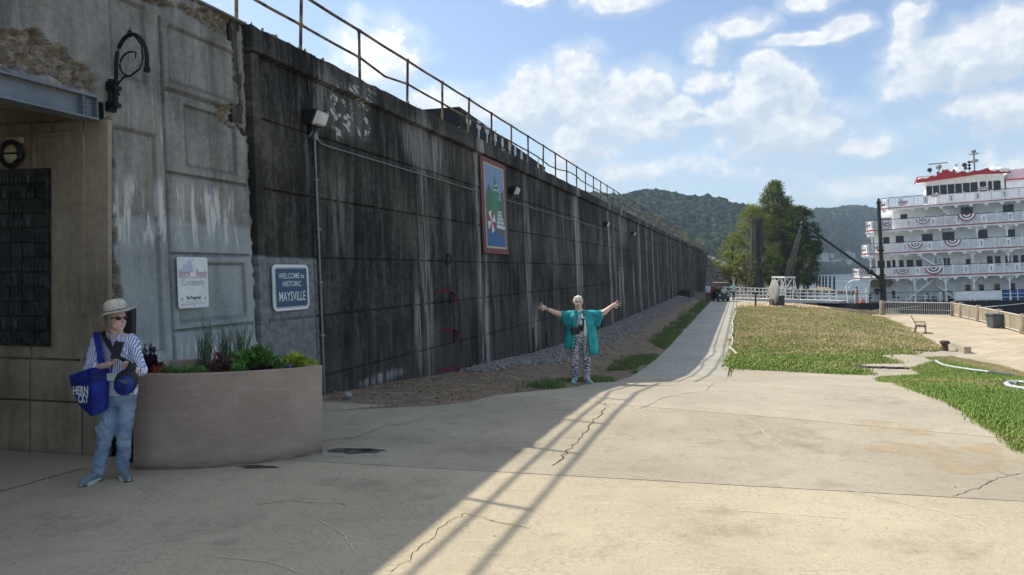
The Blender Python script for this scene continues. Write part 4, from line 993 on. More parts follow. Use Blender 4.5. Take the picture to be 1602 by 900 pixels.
f4 = flood(990, 366, .95, 'small flood lamp to the right of the one above the outstretched woman')
flood(1086, 400, .95, 'tiny flood lamp near the far end of the wall, left of the last one'); flood(1093, 401, .95, 'farthest flood lamp, at the very end of the wall')
aC, zC = wall_az(489, 216); a9, z9 = wall_az(505, 612)
cd = thing('wall_conduit', 'grey electrical conduit running down the wall and along it from a round junction box', 'conduit', W(aC, zC, .02))
mb = MB(); mb.tube([W(aC, zC, .035), W(aC+.005, 2.4, .035), W(aC+.01, 1.0, .035), W(aC, -.1, .035)], .019, 8); mb.build('down_pipe', M['galv'], cd, smooth=True)
mb = MB(); mb.tube([W(aC+.03, zC+.02, .03), W(aC+.2, zC-.06, .03)]+[W(lerp(aC+.4, f3[0], t), lerp(zC-.07, zC-.12, t), .03) for t in np.linspace(0, 1, 12)], .013, 6); mb.build('long_pipe', M['galv'], cd, smooth=True)
mb = MB(); mb.cyl(W(aC, zC+.02, .0), W(aC, zC+.02, .07), .06, n=12); mb.build('junction_box', M['galv'], cd)
mb = MB(); mb.tube([W(aC, zC+.05, .04), W(aC+.05, zC+.12, .04), W(aC+.08, zC+.22, .04)], .014, 6); mb.build('elbow', M['galv'], cd)
for zz in (3.4, 2.6, 1.75, .9):
    mb = MB(); wbox(mb, aC-.05, aC+.05, zz, zz+.03, .0, .06); mb.build('clip', M['galv'], cd)
M['tan_metal'] = pm('tan_steel', (.2, .19, .16), .6)
# flat panel sign builder ------------------------------------------------
def rrect(w_, h_, r_, n_=5):
    out = []
    for cx_, cy_, s_ in ((w_/2-r_, h_/2-r_, 0), (-w_/2+r_, h_/2-r_, 90), (-w_/2+r_, -h_/2+r_, 180), (w_/2-r_, -h_/2+r_, 270)):
        for k in range(n_+1): t = R(s_+90*k/n_); out.append((cx_+r_*math.cos(t), cy_+r_*math.sin(t)))
    return out
ux = WD; uy = WU.normalized(); un = WNRM if WNRM.dot(WN) > 0 else -WNRM
# welcome sign
aM0, zM1 = wall_az(424, 414, .03); aM1, zM0 = wall_az(482.5, 483, .03); zM1 = max(zM1, wall_az(480, 417, .03)[1]); w_, h_ = aM1-aM0, zM1-zM0
sg = thing('welcome_sign', 'white-framed navy sign reading WELCOME to HISTORIC MAYSVILLE above the planter', 'sign', W(aM0, zM0, .03)); c0 = W((aM0+aM1)/2, (zM0+zM1)/2, .03)
mb = MB(); mb.prism(rrect(w_, h_, .085), c0, ux, uy, un, .022); mb.build('frame', M['white'], sg)
mb = MB(); mb.prism(rrect(w_-.10, h_-.10, .03), c0+un*.0225, ux, uy, un, .004); mb.build('white_line', M['white'], sg)
mb = MB(); mb.prism(rrect(w_-.115, h_-.115, .03), c0+un*.027, ux, uy, un, .003); mb.build('blue_field', M['navy'], sg)
mb = MB(); mb.prism(rrect(w_-.085, h_-.085, .035), c0+un*.0222, ux, uy, un, .001); mb.build('blue_line', M['navy'], sg)
M['letter'] = pm('letter_white', (.66, .70, .72), .5, var=.04)
for body, sz, dy, sx_, bd in (('WELCOME to', .115, .135, .92, .001), ('HISTORIC', .115, .015, .92, .001), ('MAYSVILLE', .20, -.20, .68, .002)):
    t_ = text_mb(body, sz, c0+un*.0305+uy*dy, ux, uy, un, .001, sx=sx_, bold=bd); t_.build('lettering', M['letter'], sg)
for s_ in (-1, 1):
    mb = MB(); p_ = c0+ux*s_*(w_/2-.025)+un*.02; mb.cyl(p_, p_+un*.006, .008, n=8); mb.build('screw', M['black'], sg)
# storm sign
aS0, zS1 = wall_az(274, 402, .08); aS1, zS0 = wall_az(327, 480, .08); aS0b, _ = wall_az(281, 483, .08); w_ = ((aS1-aS0b)+(wall_az(323, 403, .08)[0]-aS0))/2; h_ = zS1-zS0
ss_ = thing('storm_sign', 'faded white sign reading StormReady Community, Be Prepared, on the grey-blue abutment', 'sign', W(aS0, zS0, .07)); c0 = W((aS0+aS1)/2, (zS0+zS1)/2, .085)
mb = MB(); mb.prism(rrect(w_, h_, .03), c0, ux, uy, un, .006); mb.build('plate', M['white'], ss_)
M['ink_red'] = pm('faded_red_ink', (.42, .22, .27), .6, var=.05); M['ink_grey'] = pm('faded_grey_ink', (.30, .34, .36), .6, var=.05); M['ink_dark'] = pm('dark_ink', (.05, .055, .06), .6); M['ink_lilac'] = pm('faded_lilac_ink', (.50, .50, .66), .6, var=.05)
sh = un*.0065
mb = MB(); mb.prism([(-.20, .13), (-.15, .22), (-.10, .23), (-.05, .29), (-.01, .22), (.01, .13)], c0+sh, ux, uy, un, .0006); mb.build('logo', M['ink_lilac'], ss_)
text_mb('Storm', .125, c0+sh*1.25+ux*-.235+uy*.075, ux, uy, un, .0006, 'LEFT', .60, .001).build('lettering', M['ink_red'], ss_)
text_mb('Ready', .125, c0+sh*1.25+ux*.235+uy*.075, ux, uy, un, .0006, 'RIGHT', .60, .001).build('lettering', M['ink_red'], ss_)
mb = MB(); mb.prism([(-.23, .055), (.23, .055), (.23, .063), (-.23, .063)], c0+sh, ux, uy, un, .0006); mb.build('rule', M['ink_red'], ss_)
text_mb('Community', .115, c0+sh+uy*-.035, ux, uy, un, .0006, 'CENTER', .68, .001).build('lettering', M['ink_grey'], ss_)
text_mb('Be Prepared!', .062, c0+sh+uy*-.205, ux, uy, un, .0006, 'CENTER', .72, .002).build('lettering', M['ink_dark'], ss_)
for s_ in (-1, 1):
    mb = MB(); p_ = c0+sh+ux*.19*s_+uy*-.195; mb.cyl(p_, p_+un*.0006, .017, n=10); mb.build('emblem', M['ink_grey'], ss_)
for dy, ww in ((-.24, .26), (-.265, .40)):
    mb = MB(); x_ = -ww/2
    while x_ < ww/2-.01:
        l_ = random.uniform(.015, .04); mb.prism([(x_, dy), (min(ww/2, x_+l_), dy), (min(ww/2, x_+l_), dy+.008), (x_, dy+.008)], c0+sh, ux, uy, un, .0006); x_ += l_+.008
    mb.build('small_print', M['ink_grey'], ss_)
for s_ in (-1, 1):
    mb = MB(); p_ = c0+uy*s_*(h_/2-.03)+un*.005; mb.cyl(p_, p_+un*.004, .007, n=8); mb.build('screw', M['black'], ss_)
# painted mural panel
aP0 = a_of_px(752, 4.0, .05); aP1 = a_of_px(791, 4.0, .05); zT = wall_az(751, 243, .05)[1]; zBt = wall_az(757, 396, .05)[1]
w_, h_ = aP1-aP0, zT-zBt; c0 = W((aP0+aP1)/2, (zT+zBt)/2, .06)
mu = thing('mural_panel', 'tall painted panel with maroon border showing a riverboat, green pines and blue water', 'mural', W(aP0, zBt, .05))
for nm, c_ in (('maroon', (.17, .06, .065)), ('cream', (.55, .47, .27)), ('skyblue', (.20, .29, .45)), ('pine', (.07, .17, .12)), ('pine2', (.07, .22, .13)), ('riverblue', (.045, .13, .30)), ('hullgrey', (.10, .12, .12)), ('mwhite', (.6, .62, .64)), ('mred', (.30, .05, .08))):
    M[nm] = pm('mural_'+nm, c_, .7, var=.12, scale=2.5, bump=.05)
def mp(poly, nm, m_, lay): mb = MB(); mb.prism([((x_-.5)*w_, (.5-y_)*h_) for x_, y_ in poly], c0+un*(.02+.0012*lay), ux, uy, un, .001); mb.build(nm, M[m_], mu)
mb = MB(); mb.prism([(-w_/2, -h_/2), (w_/2, -h_/2), (w_/2, h_/2), (-w_/2, h_/2)], c0-un*.02, ux, uy, un, .04); mb.build('board', M['maroon'], mu)
mp([(.10, .055), (.90, .055), (.90, .945), (.10, .945)], 'cream_line', 'cream', 1)
mp([(.125, .068), (.875, .068), (.875, .925), (.125, .925)], 'painted_sky', 'skyblue', 2)
mp([(.125, .60), (.875, .60), (.875, .925), (.125, .925)], 'painted_water', 'riverblue', 3)
mp([(.125, .40), (.27, .26), (.42, .37), (.50, .16), (.70, .36), (.875, .28), (.875, .66), (.125, .66)], 'painted_pines', 'pine', 4)
mp([(.36, .45), (.50, .16), (.64, .40), (.60, .64), (.36, .64)], 'painted_pines', 'pine2', 5)
mp([(.50, .70), (.86, .73), (.86, .77), (.76, .80), (.58, .795), (.52, .75)], 'painted_hull', 'hullgrey', 6)
for k, (x0, x1, y0, y1) in enumerate(((.52, .86, .685, .722), (.53, .84, .645, .678), (.55, .80, .605, .638), (.57, .77, .57, .598), (.60, .74, .535, .563))):
    n_ = 6 if k < 3 else 4
    if k == 0: mp([(x0, y0), (x1, y0+.01), (x1, y1+.01), (x0, y1)], 'painted_deck', 'mwhite', 7)
    else:
        for i in range(n_-1):
            xa = lerp(x0, x1, i/(n_-1)); xb = lerp(x0, x1, (i+.82)/(n_-1)); mp([(xa, y0), (xb, y0), (xb, y1), (xa, y1)], 'painted_deck', 'mwhite', 7)
for k in range(8):
    t0, t1 = k*math.pi/4, (k+1)*math.pi/4; cx_, cy_, rx_, ry_ = .32, .665, .16, .125
    mp([(cx_, cy_), (cx_+rx_*math.cos(t0), cy_+ry_*math.sin(t0)), (cx_+rx_*math.cos(t1), cy_+ry_*math.sin(t1))], 'painted_wheel', 'mwhite' if k % 2 else 'mred', 7)
for x_, y_ in ((.50, .27), (.58, .26), (.47, .32), (.53, .315), (.60, .32), (.65, .30), (.68, .33), (.70, .37), (.66, .40), (.72, .41)):
    mp([(x_-.03, y_), (x_, y_-.012), (x_+.03, y_), (x_, y_+.012)], 'painted_snow', 'mwhite', 7)
# mooring rings
for px, py, lab in ((702, 407, 'topmost black iron mooring ring on the wall'), (708, 466, 'middle black iron mooring ring on the wall'), (713, 526, 'lowest black iron mooring ring on the wall')):
    a, z = wall_az(px, py, .05); t = thing('mooring_ring', lab, 'ring', W(a, z+.09, 0), 'mooring rings')
    mb = MB(); mb.tube([W(a+.11*math.sin(t_), z-.0+.12*math.cos(t_), .05+.03*math.cos(t_)) for t_ in np.linspace(0, 2*math.pi, 17)], .015, 6); mb.build('ring', M['iron'], t, smooth=True)
    mb = MB(); mb.tube([W(a, z+.12, 0), W(a, z+.12, .09)], .022, 6); mb.build('eye_bolt', M['iron'], t)
# drain flaps at the foot of the wall
for px, py, hh in ((836, 530, .55), (856, 530, .35), (942, 490, .45), (968, 478, .4)):
    a = a_of_px(px, 0, .04); q_ = FP(a, .05); z0 = ground(*q_)
    mb = MB(); wbox(mb, a-.09, a+.09, z0-.1, z0+hh+.25, .0, .035); tag(mb.build('drain_slot', M['black']), 'narrow black drain slot at the wall foot, '+{836: 'tallest, left of the outstretched woman', 856: 'just left of the outstretched woman', 942: 'just right of the outstretched woman', 968: 'farthest right of the four'}[px], 'drain')
# round bulkhead lamp and the dark tile relief in the underpass
bt_, zt_ = b_at(27, 243); bl = thing('bulkhead_lamp', 'round black bulkhead lamp with cream lens above the tile relief', 'lamp', B(bt_, zt_))
pts = [B(bt_+.125*math.cos(t), zt_+.13*math.sin(t), .08) for t in np.linspace(0, 2*math.pi, 21)]
M['creamlens'] = pm('cream_lens', (.42, .38, .25), .3, var=.1)
mb = MB(); mb.tube(pts, .03, 8); mb.build('rim', M['black'], bl, smooth=True)
mb = MB(); mb.cyl(B(bt_, zt_, 0), B(bt_, zt_, .07), .10, .12, n=16); mb.build('housing', M['black'], bl)
mb = MB(); mb.ell(B(bt_, zt_, .06), (.105, .06, .112), Matrix.Rotation(math.atan2(BD.y, BD.x), 3, 'Z'), n=16, m=10); mb.build('lens', M['creamlens'], bl, smooth=True)
mb = MB(); mb.tube([B(bt_+.17, zt_, .10), B(bt_-.15, zt_, .125)], .011, 6); mb.build('guard_bar', M['black'], bl)
mb = MB(); bbox(mb, bt_-.09, bt_+.09, zt_+.13, zt_+.19, 0, .06); mb.build('mount', M['creamlens'], bl)
m, g = mat('dark_glazed_tile'); n = g.noise(g.pos(), 9, 5, .6); g.bsdf(g.mix(g.ss(n, .4, .65), (.010, .012, .012), (.035, .04, .038)), g.ln(n, .3, .7, .25, .5), 0, g.bump(n, .5, .02), .6); M['tile'] = m
bR0, zR1 = b_at(78, 265); _, zR0 = b_at(90, 541); tr = thing('tile_relief', 'dark glazed ceramic tile relief panel on the underpass wall', 'tile relief', B(bR0+.6, zR0))
nrow, ncol = 12, 8; th = (zR1-zR0)/nrow; tw = .158; kinds = []
def relief(k):
    b = MB(); x0, x1, z0, z1 = .003, tw-.003, .003, th-.003; b.hexa([(x0, 0, z0), (x1, 0, z0), (x1, 0, z1), (x0, 0, z1), (x0+.004, -.018, z0+.004), (x1-.004, -.018, z0+.004), (x1-.004, -.018, z1-.004), (x0+.004, -.018, z1-.004)])
    cx_, cz_ = tw/2, th/2; y = -.019; rr = random.Random(k)
    def ridge(pts, r=.005): b.tube([(p[0], y, p[1]) for p in pts], r, 4)
    if k == 0: [ridge([(cx_+math.cos(t)*.07, cz_+math.sin(t)*.075), (cx_+math.cos(t+.39)*.02, cz_+math.sin(t+.39)*.02), (cx_+math.cos(t+.785)*.07, cz_+math.sin(t+.785)*.075)]) for t in np.arange(0, 6.2, 1.5708)]
    elif k == 1: ridge([(.02, .02), (.02, .09), (cx_, .15), (tw-.02, .09), (tw-.02, .02)]); ridge([(cx_, .02), (cx_, .07)])
    elif k == 2: [ridge([(cx_, .01), (cx_+dx*.4, .08), (cx_+dx, .15)], .004) for dx in (-.05, -.02, .02, .05)]
    elif k == 3: ridge([(.0, .05), (.05, .08), (.1, .05), (tw, .09)]); ridge([(.0, .11), (.06, .13), (tw, .10)])
    elif k == 4: [b.ell((rr.uniform(.03, tw-.03), -.018, rr.uniform(.03, th-.03)), (.022, .012, .026), n=8, m=5) for _ in range(3)]
    elif k == 5: [ridge([(x_, .02), (x_, .15)], .004) for x_ in (.04, .08, .12)]; ridge([(.02, .1), (tw-.02, .1)])
    elif k == 6: ridge([(.01, .02), (.07, .09), (.12, .10), (tw, .16)]); ridge([(.05, .0), (.09, .07), (.15, .05)])
    me = b.mesh('tile'); me.materials.append(M['tile']); return me
kinds = [relief(k) for k in range(8)]
Tb = Matrix(((BD.x, -BN.x, 0, 0), (BD.y, -BN.y, 0, 0), (0, 0, 1, 0), (0, 0, 0, 1)))
for r_ in range(nrow):
    for c_ in range(ncol):
        k = random.choice((7, 7, 3, 4, 5, 6, 1, 2)) ; k = 0 if (r_, c_) in ((nrow-1, 0), (3, 2)) else k
        o = link(bpy.data.objects.new('tile', kinds[k])); attach(o, tr)
        o.matrix_parent_inverse = inv_of(tr) @ Matrix.Translation(B(bR0+c_*tw, zR0+r_*th, .025+random.uniform(-.003, .003))) @ Tb
mb = MB(); bbox(mb, bR0-.01, bR0+ncol*tw+.01, zR0-.01, zR1+.01, -.01, .02); mb.build('backing', M['tile'], tr)
# scratched graffiti on the lower wall
M['scratch'] = pm('scratch_dark', (.03, .025, .02), .9)
# black post beside the planter, white stone near the conduit
p_ = at(202, 725, 7.25); mb = MB(); mb.box((p_.x, 7.25, .78), (.105, .09, 1.58)); tag(mb.build('black_post', M['black'], bevel=.006), 'square black steel post behind the hat-wearing woman, beside the planter', 'post')
p_ = on_ground(543, 624); me = lump(31, 3, .12, 1.6, .85); me.materials.append(M['crumb']); o = link(bpy.data.objects.new('white_stone', me)); o.location = (p_.x, p_.y, p_.z+.05); o.scale = (.075, .06, .075)
tag(o, 'pale fist-sized stone lying on the dirt right of the planter', 'stone')
# ================================================================ planter
m, g = mat('mauve_planter'); p = g.pos(); n = g.noise(p, 2.2, 6, .6); n2 = g.noise(g.vm('MULTIPLY', p, (2, 2, 9)), 2, 5, .65); n3 = g.noise(p, 50, 3, .7)
c = g.mix(g.ss(n, .38, .65), (.33, .255, .205), (.40, .315, .258)); c = g.mix(g.ss(n2, .5, .72, 0, .5), c, (.47, .38, .33)); c = g.mix(g.ss(n3, .3, .45, .4, 0), c, (.20, .15, .13))
c = g.mix(g.m('MULTIPLY', g.ss(g.xyz(p)[2], .12, .0), g.ss(n2, .35, .6, .2, .7)), c, (.08, .065, .05))
g.bsdf(c, .8, 0, g.bump(g.m('ADD', n3, n2), .25, .01), .3); M['planter'] = m
pc = Vector((-3.5, 8.93)); Rp = 2.0; arc = []
for t in np.linspace(R(-97), R(-43), 28): arc.append(Vector((pc.x+Rp*math.cos(t), pc.y+Rp*math.sin(t))))
Ept = arc[-1]; back_r = Vector((-3.66, 8.16)); back_l = Vector((-3.94, 7.98))
outline = arc+[back_r, back_l]
inner = []
ctr = sum(outline, Vector((0, 0)))/len(outline)
for i, p_ in enumerate(outline):
    a_, b_ = outline[i-1], outline[(i+1) % len(outline)]; d1 = (p_-a_).normalized(); d2 = (b_-p_).normalized(); n1 = Vector((-d1.y, d1.x)); n2_ = Vector((-d2.y, d2.x)); nn_ = (n1+n2_).normalized()
    inner.append(p_+nn_*(.055/max(.4, nn_.dot(n1))))
PZ = .945; pl = thing('planter', 'large mauve curved planter full of flowers beside the abutment', 'planter', (-3, 7.4, 0)); mb = MB(); n_ = len(outline)
vs = [(p.x, p.y, 0.0) for p in outline]+[(p.x, p.y, PZ) for p in outline]+[(p.x, p.y, PZ) for p in inner]+[(p.x, p.y, PZ-.10) for p in inner]
fs = []
for i in range(n_):
    j = (i+1) % n_
    for k in range(3): fs.append((k*n_+i, k*n_+j, (k+1)*n_+j, (k+1)*n_+i))
mb.add(vs, fs); mb.build('shell', M['planter'], pl, bevel=.008)
mb = MB(); mb.prism([(p.x, p.y) for p in inner], (0, 0, PZ-.11), (1, 0, 0), (0, 1, 0), (0, 0, 1), .03); mb.build('potting_soil', M['soil'], pl)
# ---------------------------------------------------------------- plants
def leaf_mat(name, c0, c1, c2=None):
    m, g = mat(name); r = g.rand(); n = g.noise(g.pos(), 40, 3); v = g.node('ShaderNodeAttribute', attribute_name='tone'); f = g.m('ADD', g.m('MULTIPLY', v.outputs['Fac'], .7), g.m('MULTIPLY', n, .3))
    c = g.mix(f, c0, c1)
    b = g.bsdf(c, .55, 0, None, .35)
    return m
M['lf_green'] = leaf_mat('green_leaf', (.03, .09, .02), (.13, .27, .06)); M['lf_lime'] = leaf_mat('lime_leaf', (.12, .20, .02), (.42, .50, .07)); M['lf_purple'] = leaf_mat('purple_black_leaf', (.006, .004, .008), (.035, .02, .03))
M['lf_moss'] = leaf_mat('mossy_leaf', (.05, .12, .025), (.19, .32, .08)); M['lf_maroon'] = leaf_mat('maroon_leaf', (.035, .012, .014), (.13, .045, .045)); M['lf_reed'] = leaf_mat('reed_leaf', (.08, .13, .08), (.30, .38, .24))
M['fl_red'] = leaf_mat('red_petal', (.20, .01, .02), (.45, .03, .06)); M['fl_yellow'] = leaf_mat('yellow_red_leaf', (.35, .25, .05), (.55, .10, .05)); M['fl_purple'] = leaf_mat('violet_petal', (.08, .05, .2), (.25, .18, .45)); M['stem'] = pm('green_stem', (.05, .09, .03), .8)
def foliage(name, base, rad, h, n, L, wd, m_, parent, seed, shape='mound', up=.4, kind='stuff'):
    """leaf blades spread through a mound, one mesh"""
    r = random.Random(seed); vs = []; fs = []; tn = []
    for _ in range(n):
        while True:
            u = Vector((r.uniform(-1, 1), r.uniform(-1, 1), r.uniform(0, 1)))
            if u.length < 1 and (u.length > .45 or r.random() < .3): break
        lumpy = .75+.5*mnoise.noise(u*2.3+Vector((seed, 0, 0)))
        p = Vector(base)+Vector((u.x*rad[0], u.y*rad[1], u.z*h))*lumpy
        d = Vector((u.x, u.y, u.z*.6+up*r.random())).normalized()+Vector((r.gauss(0, .4), r.gauss(0, .4), r.gauss(0, .3))); d.normalize()
        s = d.cross(Vector((r.gauss(0, 1), r.gauss(0, 1), r.gauss(0, 1)))).normalized(); l_ = L*r.uniform(.6, 1.25); w2 = wd*r.uniform(.7, 1.2); nr = d.cross(s)*l_*.15
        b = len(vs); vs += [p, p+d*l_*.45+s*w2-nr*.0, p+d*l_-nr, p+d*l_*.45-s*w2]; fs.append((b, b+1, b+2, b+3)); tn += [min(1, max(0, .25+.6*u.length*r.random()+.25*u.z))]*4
    me = bpy.data.meshes.new(name); me.from_pydata([tuple(v) for v in vs], [], fs); at_ = me.attributes.new('tone', 'FLOAT', 'POINT'); at_.data.foreach_set('value', np.array(tn, dtype=np.float32))
    me.materials.append(m_); o = link(bpy.data.objects.new(name, me)); attach(o, parent)
    return o
def PLp(px, py, Y, z=None): p = at(px, py, Y); return Vector((p.x, p.y, PZ-.06 if z is None else z))
def plant(name, label, cat, px, Y, **k):
    base = PLp(px, 580, Y); t = thing(name, label, cat, base, k.get('group')); return t, base
t, b = plant('coleus', 'dark purple-black leafy plant at the left end of the planter', 'plant', 228, 7.25)
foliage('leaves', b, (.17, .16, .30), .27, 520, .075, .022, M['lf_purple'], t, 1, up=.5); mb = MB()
for k in range(7): mb.tube([b, b+Vector((random.gauss(0, .06), random.gauss(0, .06), .2)), b+Vector((random.uniform(-.12, .12), random.uniform(-.1, .1), .32))], .004, 5)
mb.build('stem', M['lf_purple'], t)
t2, b2 = plant('begonia', 'low plant with red blooms and red-yellow leaves next to the dark purple one', 'plant', 252, 7.12)
foliage('leaves', b2, (.12, .09, .1), .07, 170, .05, .018, M['fl_yellow'], t2, 2); foliage('blooms', b2+Vector((-.03, 0, .06)), (.09, .06, .1), .08, 34, .03, .018, M['fl_red'], t2, 3)
for i, (px, Y, wd_, lab) in enumerate(((300, 7.2, .22, 'low green mossy plant left of the tall reeds, nearest the rim'), (340, 7.25, .20, 'low green mossy plant below the tall reeds'))):
    t, b = plant('groundcover_plant', lab, 'plant', px, Y, group='low mossy plants in the planter'); foliage('leaves', b, (wd_, .14, .1), .13, 900, .03, .006, M['lf_moss'], t, 10+i)
def reeds(label, px, Y, n, h, seed):
    t, b = plant('reed_grass', label, 'ornamental grass', px, Y, group='tall reed grasses'); r = random.Random(seed); mb = MB()
    for _ in range(n):
        a_ = r.uniform(0, 6.28); l_ = r.uniform(.02, .26); hh = h*r.uniform(.6, 1.05); o_ = Vector((r.gauss(0, .035), r.gauss(0, .035), 0)); dx = Vector((math.cos(a_+1.57), math.sin(a_+1.57), 0))*.0035
        p0 = b+o_; p1 = p0+Vector((math.cos(a_)*l_*.3, math.sin(a_)*l_*.3, hh*.55)); p2 = p0+Vector((math.cos(a_)*l_, math.sin(a_)*l_, hh)); mb.add([p0-dx, p0+dx, p1+dx, p1-dx, p2], [(0, 1, 2, 3), (3, 2, 4)])
    mb.build('blades', M['lf_reed'], t)
reeds('tall reed grass on the left, in front of the storm sign wall', 322, 7.55, 90, .62, 1); reeds('tall reed grass in the middle of the planter', 352, 7.7, 90, .55, 2); reeds('tall reed grass on the right of the three', 378, 7.75, 80, .60, 3)
t, b = plant('maroon_plant', 'maroon-leaved bedding plant with pink blooms in the middle of the planter', 'plant', 345, 7.18); foliage('leaves', b, (.16, .12, .1), .20, 360, .05, .016, M['lf_maroon'], t, 20); foliage('shoots', b+Vector((-.04, .03, .12)), (.05, .04, .1), .16, 60, .04, .014, M['lf_maroon'], t, 21)
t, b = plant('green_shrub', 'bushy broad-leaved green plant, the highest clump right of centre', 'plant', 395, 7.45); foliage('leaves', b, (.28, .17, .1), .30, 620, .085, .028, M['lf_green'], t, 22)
t, b = plant('green_shrub', 'lower dark green plant between the bushy clump and the lime one', 'plant', 425, 7.45); foliage('leaves', b, (.22, .14, .1), .17, 500, .05, .016, M['lf_green'], t, 23); foliage('blooms', b+Vector((.18, -.05, .05)), (.07, .06, .1), .06, 30, .025, .012, M['fl_purple'], t, 24)
t, b = plant('sweet_potato_vine', 'bright lime-green leafy plant near the right end of the planter', 'plant', 462, 7.62); foliage('leaves', b, (.19, .12, .1), .18, 240, .075, .032, M['lf_lime'], t, 25)
t, b = plant('sweet_potato_vine', 'small lime-green sprig at the right tip of the planter', 'plant', 486, 7.68); foliage('leaves', b, (.07, .06, .1), .11, 60, .06, .026, M['lf_lime'], t, 26)

for i, (px, Y, w_, h_, mm, lab) in enumerate(((268, 7.1, .13, .12, 'lf_green', 'small green filler plant between the red blooms and the mossy plants'), (318, 7.13, .12, .08, 'lf_moss', 'thin mossy sprig spilling at the rim in front of the reeds'), (368, 7.22, .14, .15, 'lf_green', 'green filler plant between the maroon plant and the bushy clump'), (408, 7.33, .13, .10, 'lf_purple', 'dark purple sprig in front of the bushy clump'), (440, 7.45, .12, .10, 'lf_green', 'small green filler plant just left of the lime plants'))):
    t, b = plant('filler_plant', lab, 'plant', px, Y, group='small filler plants along the planter rim'); foliage('leaves', b, (w_, .10, .1), h_, 260, .045, .014, M[mm], t, 40+i, up=.7)
# red arcs by the mooring rings: added to copy stitching ghosts, not paint
m, g = mat('red_ghost_film'); n = g.noise(g.pos(), 7, 6, .7); b1 = g.node('ShaderNodeBsdfDiffuse'); b1.inputs[0].default_value = (.26, .035, .06, 1); b2 = g.node('ShaderNodeBsdfTransparent'); mx = g.node('ShaderNodeMixShader'); g.L.new(g.ss(n, .30, .66, .08, .50), mx.inputs[0]); g.L.new(b2.outputs[0], mx.inputs[1]); g.L.new(b1.outputs[0], mx.inputs[2]); o_ = g.node('ShaderNodeOutputMaterial'); g.L.new(mx.outputs[0], o_.inputs[0]); M['smear'] = m
for pts_, lab in (([(681, 455), (692, 450), (704, 451), (712, 458), (716, 468), (715, 475)], 'red stitching-ghost arc added over the middle mooring ring'), ([(684, 517), (696, 511), (708, 512), (716, 520), (720, 531), (718, 538)], 'red stitching-ghost arc added over the lowest mooring ring'), ([(684, 580), (692, 574), (704, 572), (714, 575), (720, 584)], 'red stitching-ghost arc added near the wall foot below the mooring rings')):
    up_, lo_ = [], []
    for i, (x_, y_) in enumerate(pts_):
        a_, z_ = wall_az(x_, y_, .012); th2 = (.035, .075, .085, .085, .07, .03)[i]; up_.append(W(a_, z_, .012)); lo_.append(W(a_-.03, z_-th2*1.5, .012))
    k_ = len(up_); mb = MB(); mb.add(up_+lo_, [(i, i+1, k_+i+1, k_+i) for i in range(k_-1)]); tag(mb.build('red_ghost_arc', M['smear']), lab, 'paint smear', 'red stitching-ghost arcs on the wall')
# ================================================================ people
M['skin'] = pm('skin', (.46, .27, .20), .55, var=.08, scale=14, bump=.1, bd=.003); M['skin2'] = pm('skin_light', (.68, .46, .38), .55, var=.08, scale=14, bump=.1, bd=.003)
M['hair_w'] = pm('white_hair', (.72, .72, .70), .8, var=.15, scale=40, bump=1, bd=.01); M['hair_g'] = pm('grey_hair', (.30, .26, .22), .8, var=.3, scale=40, bump=1, bd=.01)
def hand(mb, wrist, d, palm_n, s=1.0, curl=.3, spread=.12, thumb=1, k=1.0):
    """palm and five fingers; d: towards the fingertips, palm_n: out of the palm, thumb: +1/-1 side"""
    d = Vector(d).normalized(); pn = Vector(palm_n); pn = (pn-d*pn.dot(d)).normalized(); sd = d.cross(pn)*thumb; wrist = Vector(wrist)
    pc_ = wrist+d*.048*s; Mx = Matrix((sd, pn, d)).transposed(); mb.ell(pc_, (.040*s*k, .016*s*k, .052*s), Mx, 12, 8)
    mb.cap(wrist-d*.02, wrist+d*.03*s, .024*s*k, .024*s*k)
    for i, (o_, L) in enumerate(((.030, .070), (.011, .080), (-.009, .075), (-.028, .058))):
        p = wrist+d*.085*s+sd*o_*s; dd = (d+sd*(o_/.03)*spread*1.4).normalized(); q = p; ang = 0
        for j, f_ in enumerate((.45, .32, .26)):
            ang += curl*(.7 if j == 0 else 1.0); dj = (dd*math.cos(ang)+pn*math.sin(ang)).normalized(); e = q+dj*L*f_*s*1.05; mb.cap(q, e, .0095*s*k-.0006*j, .009*s*k-.0009*j, 8); q = e
    p = wrist+d*.028*s+sd*.028*s; d1 = (d*.55+sd*.8+pn*.25).normalized(); e = p+d1*.042*s; mb.cap(p, e, .013*s*k, .011*s*k, 8); d2 = (d*.85+sd*.35+pn*(.2+curl)).normalized(); mb.cap(e, e+d2*.038*s, .011*s*k, .0085*s*k, 8)
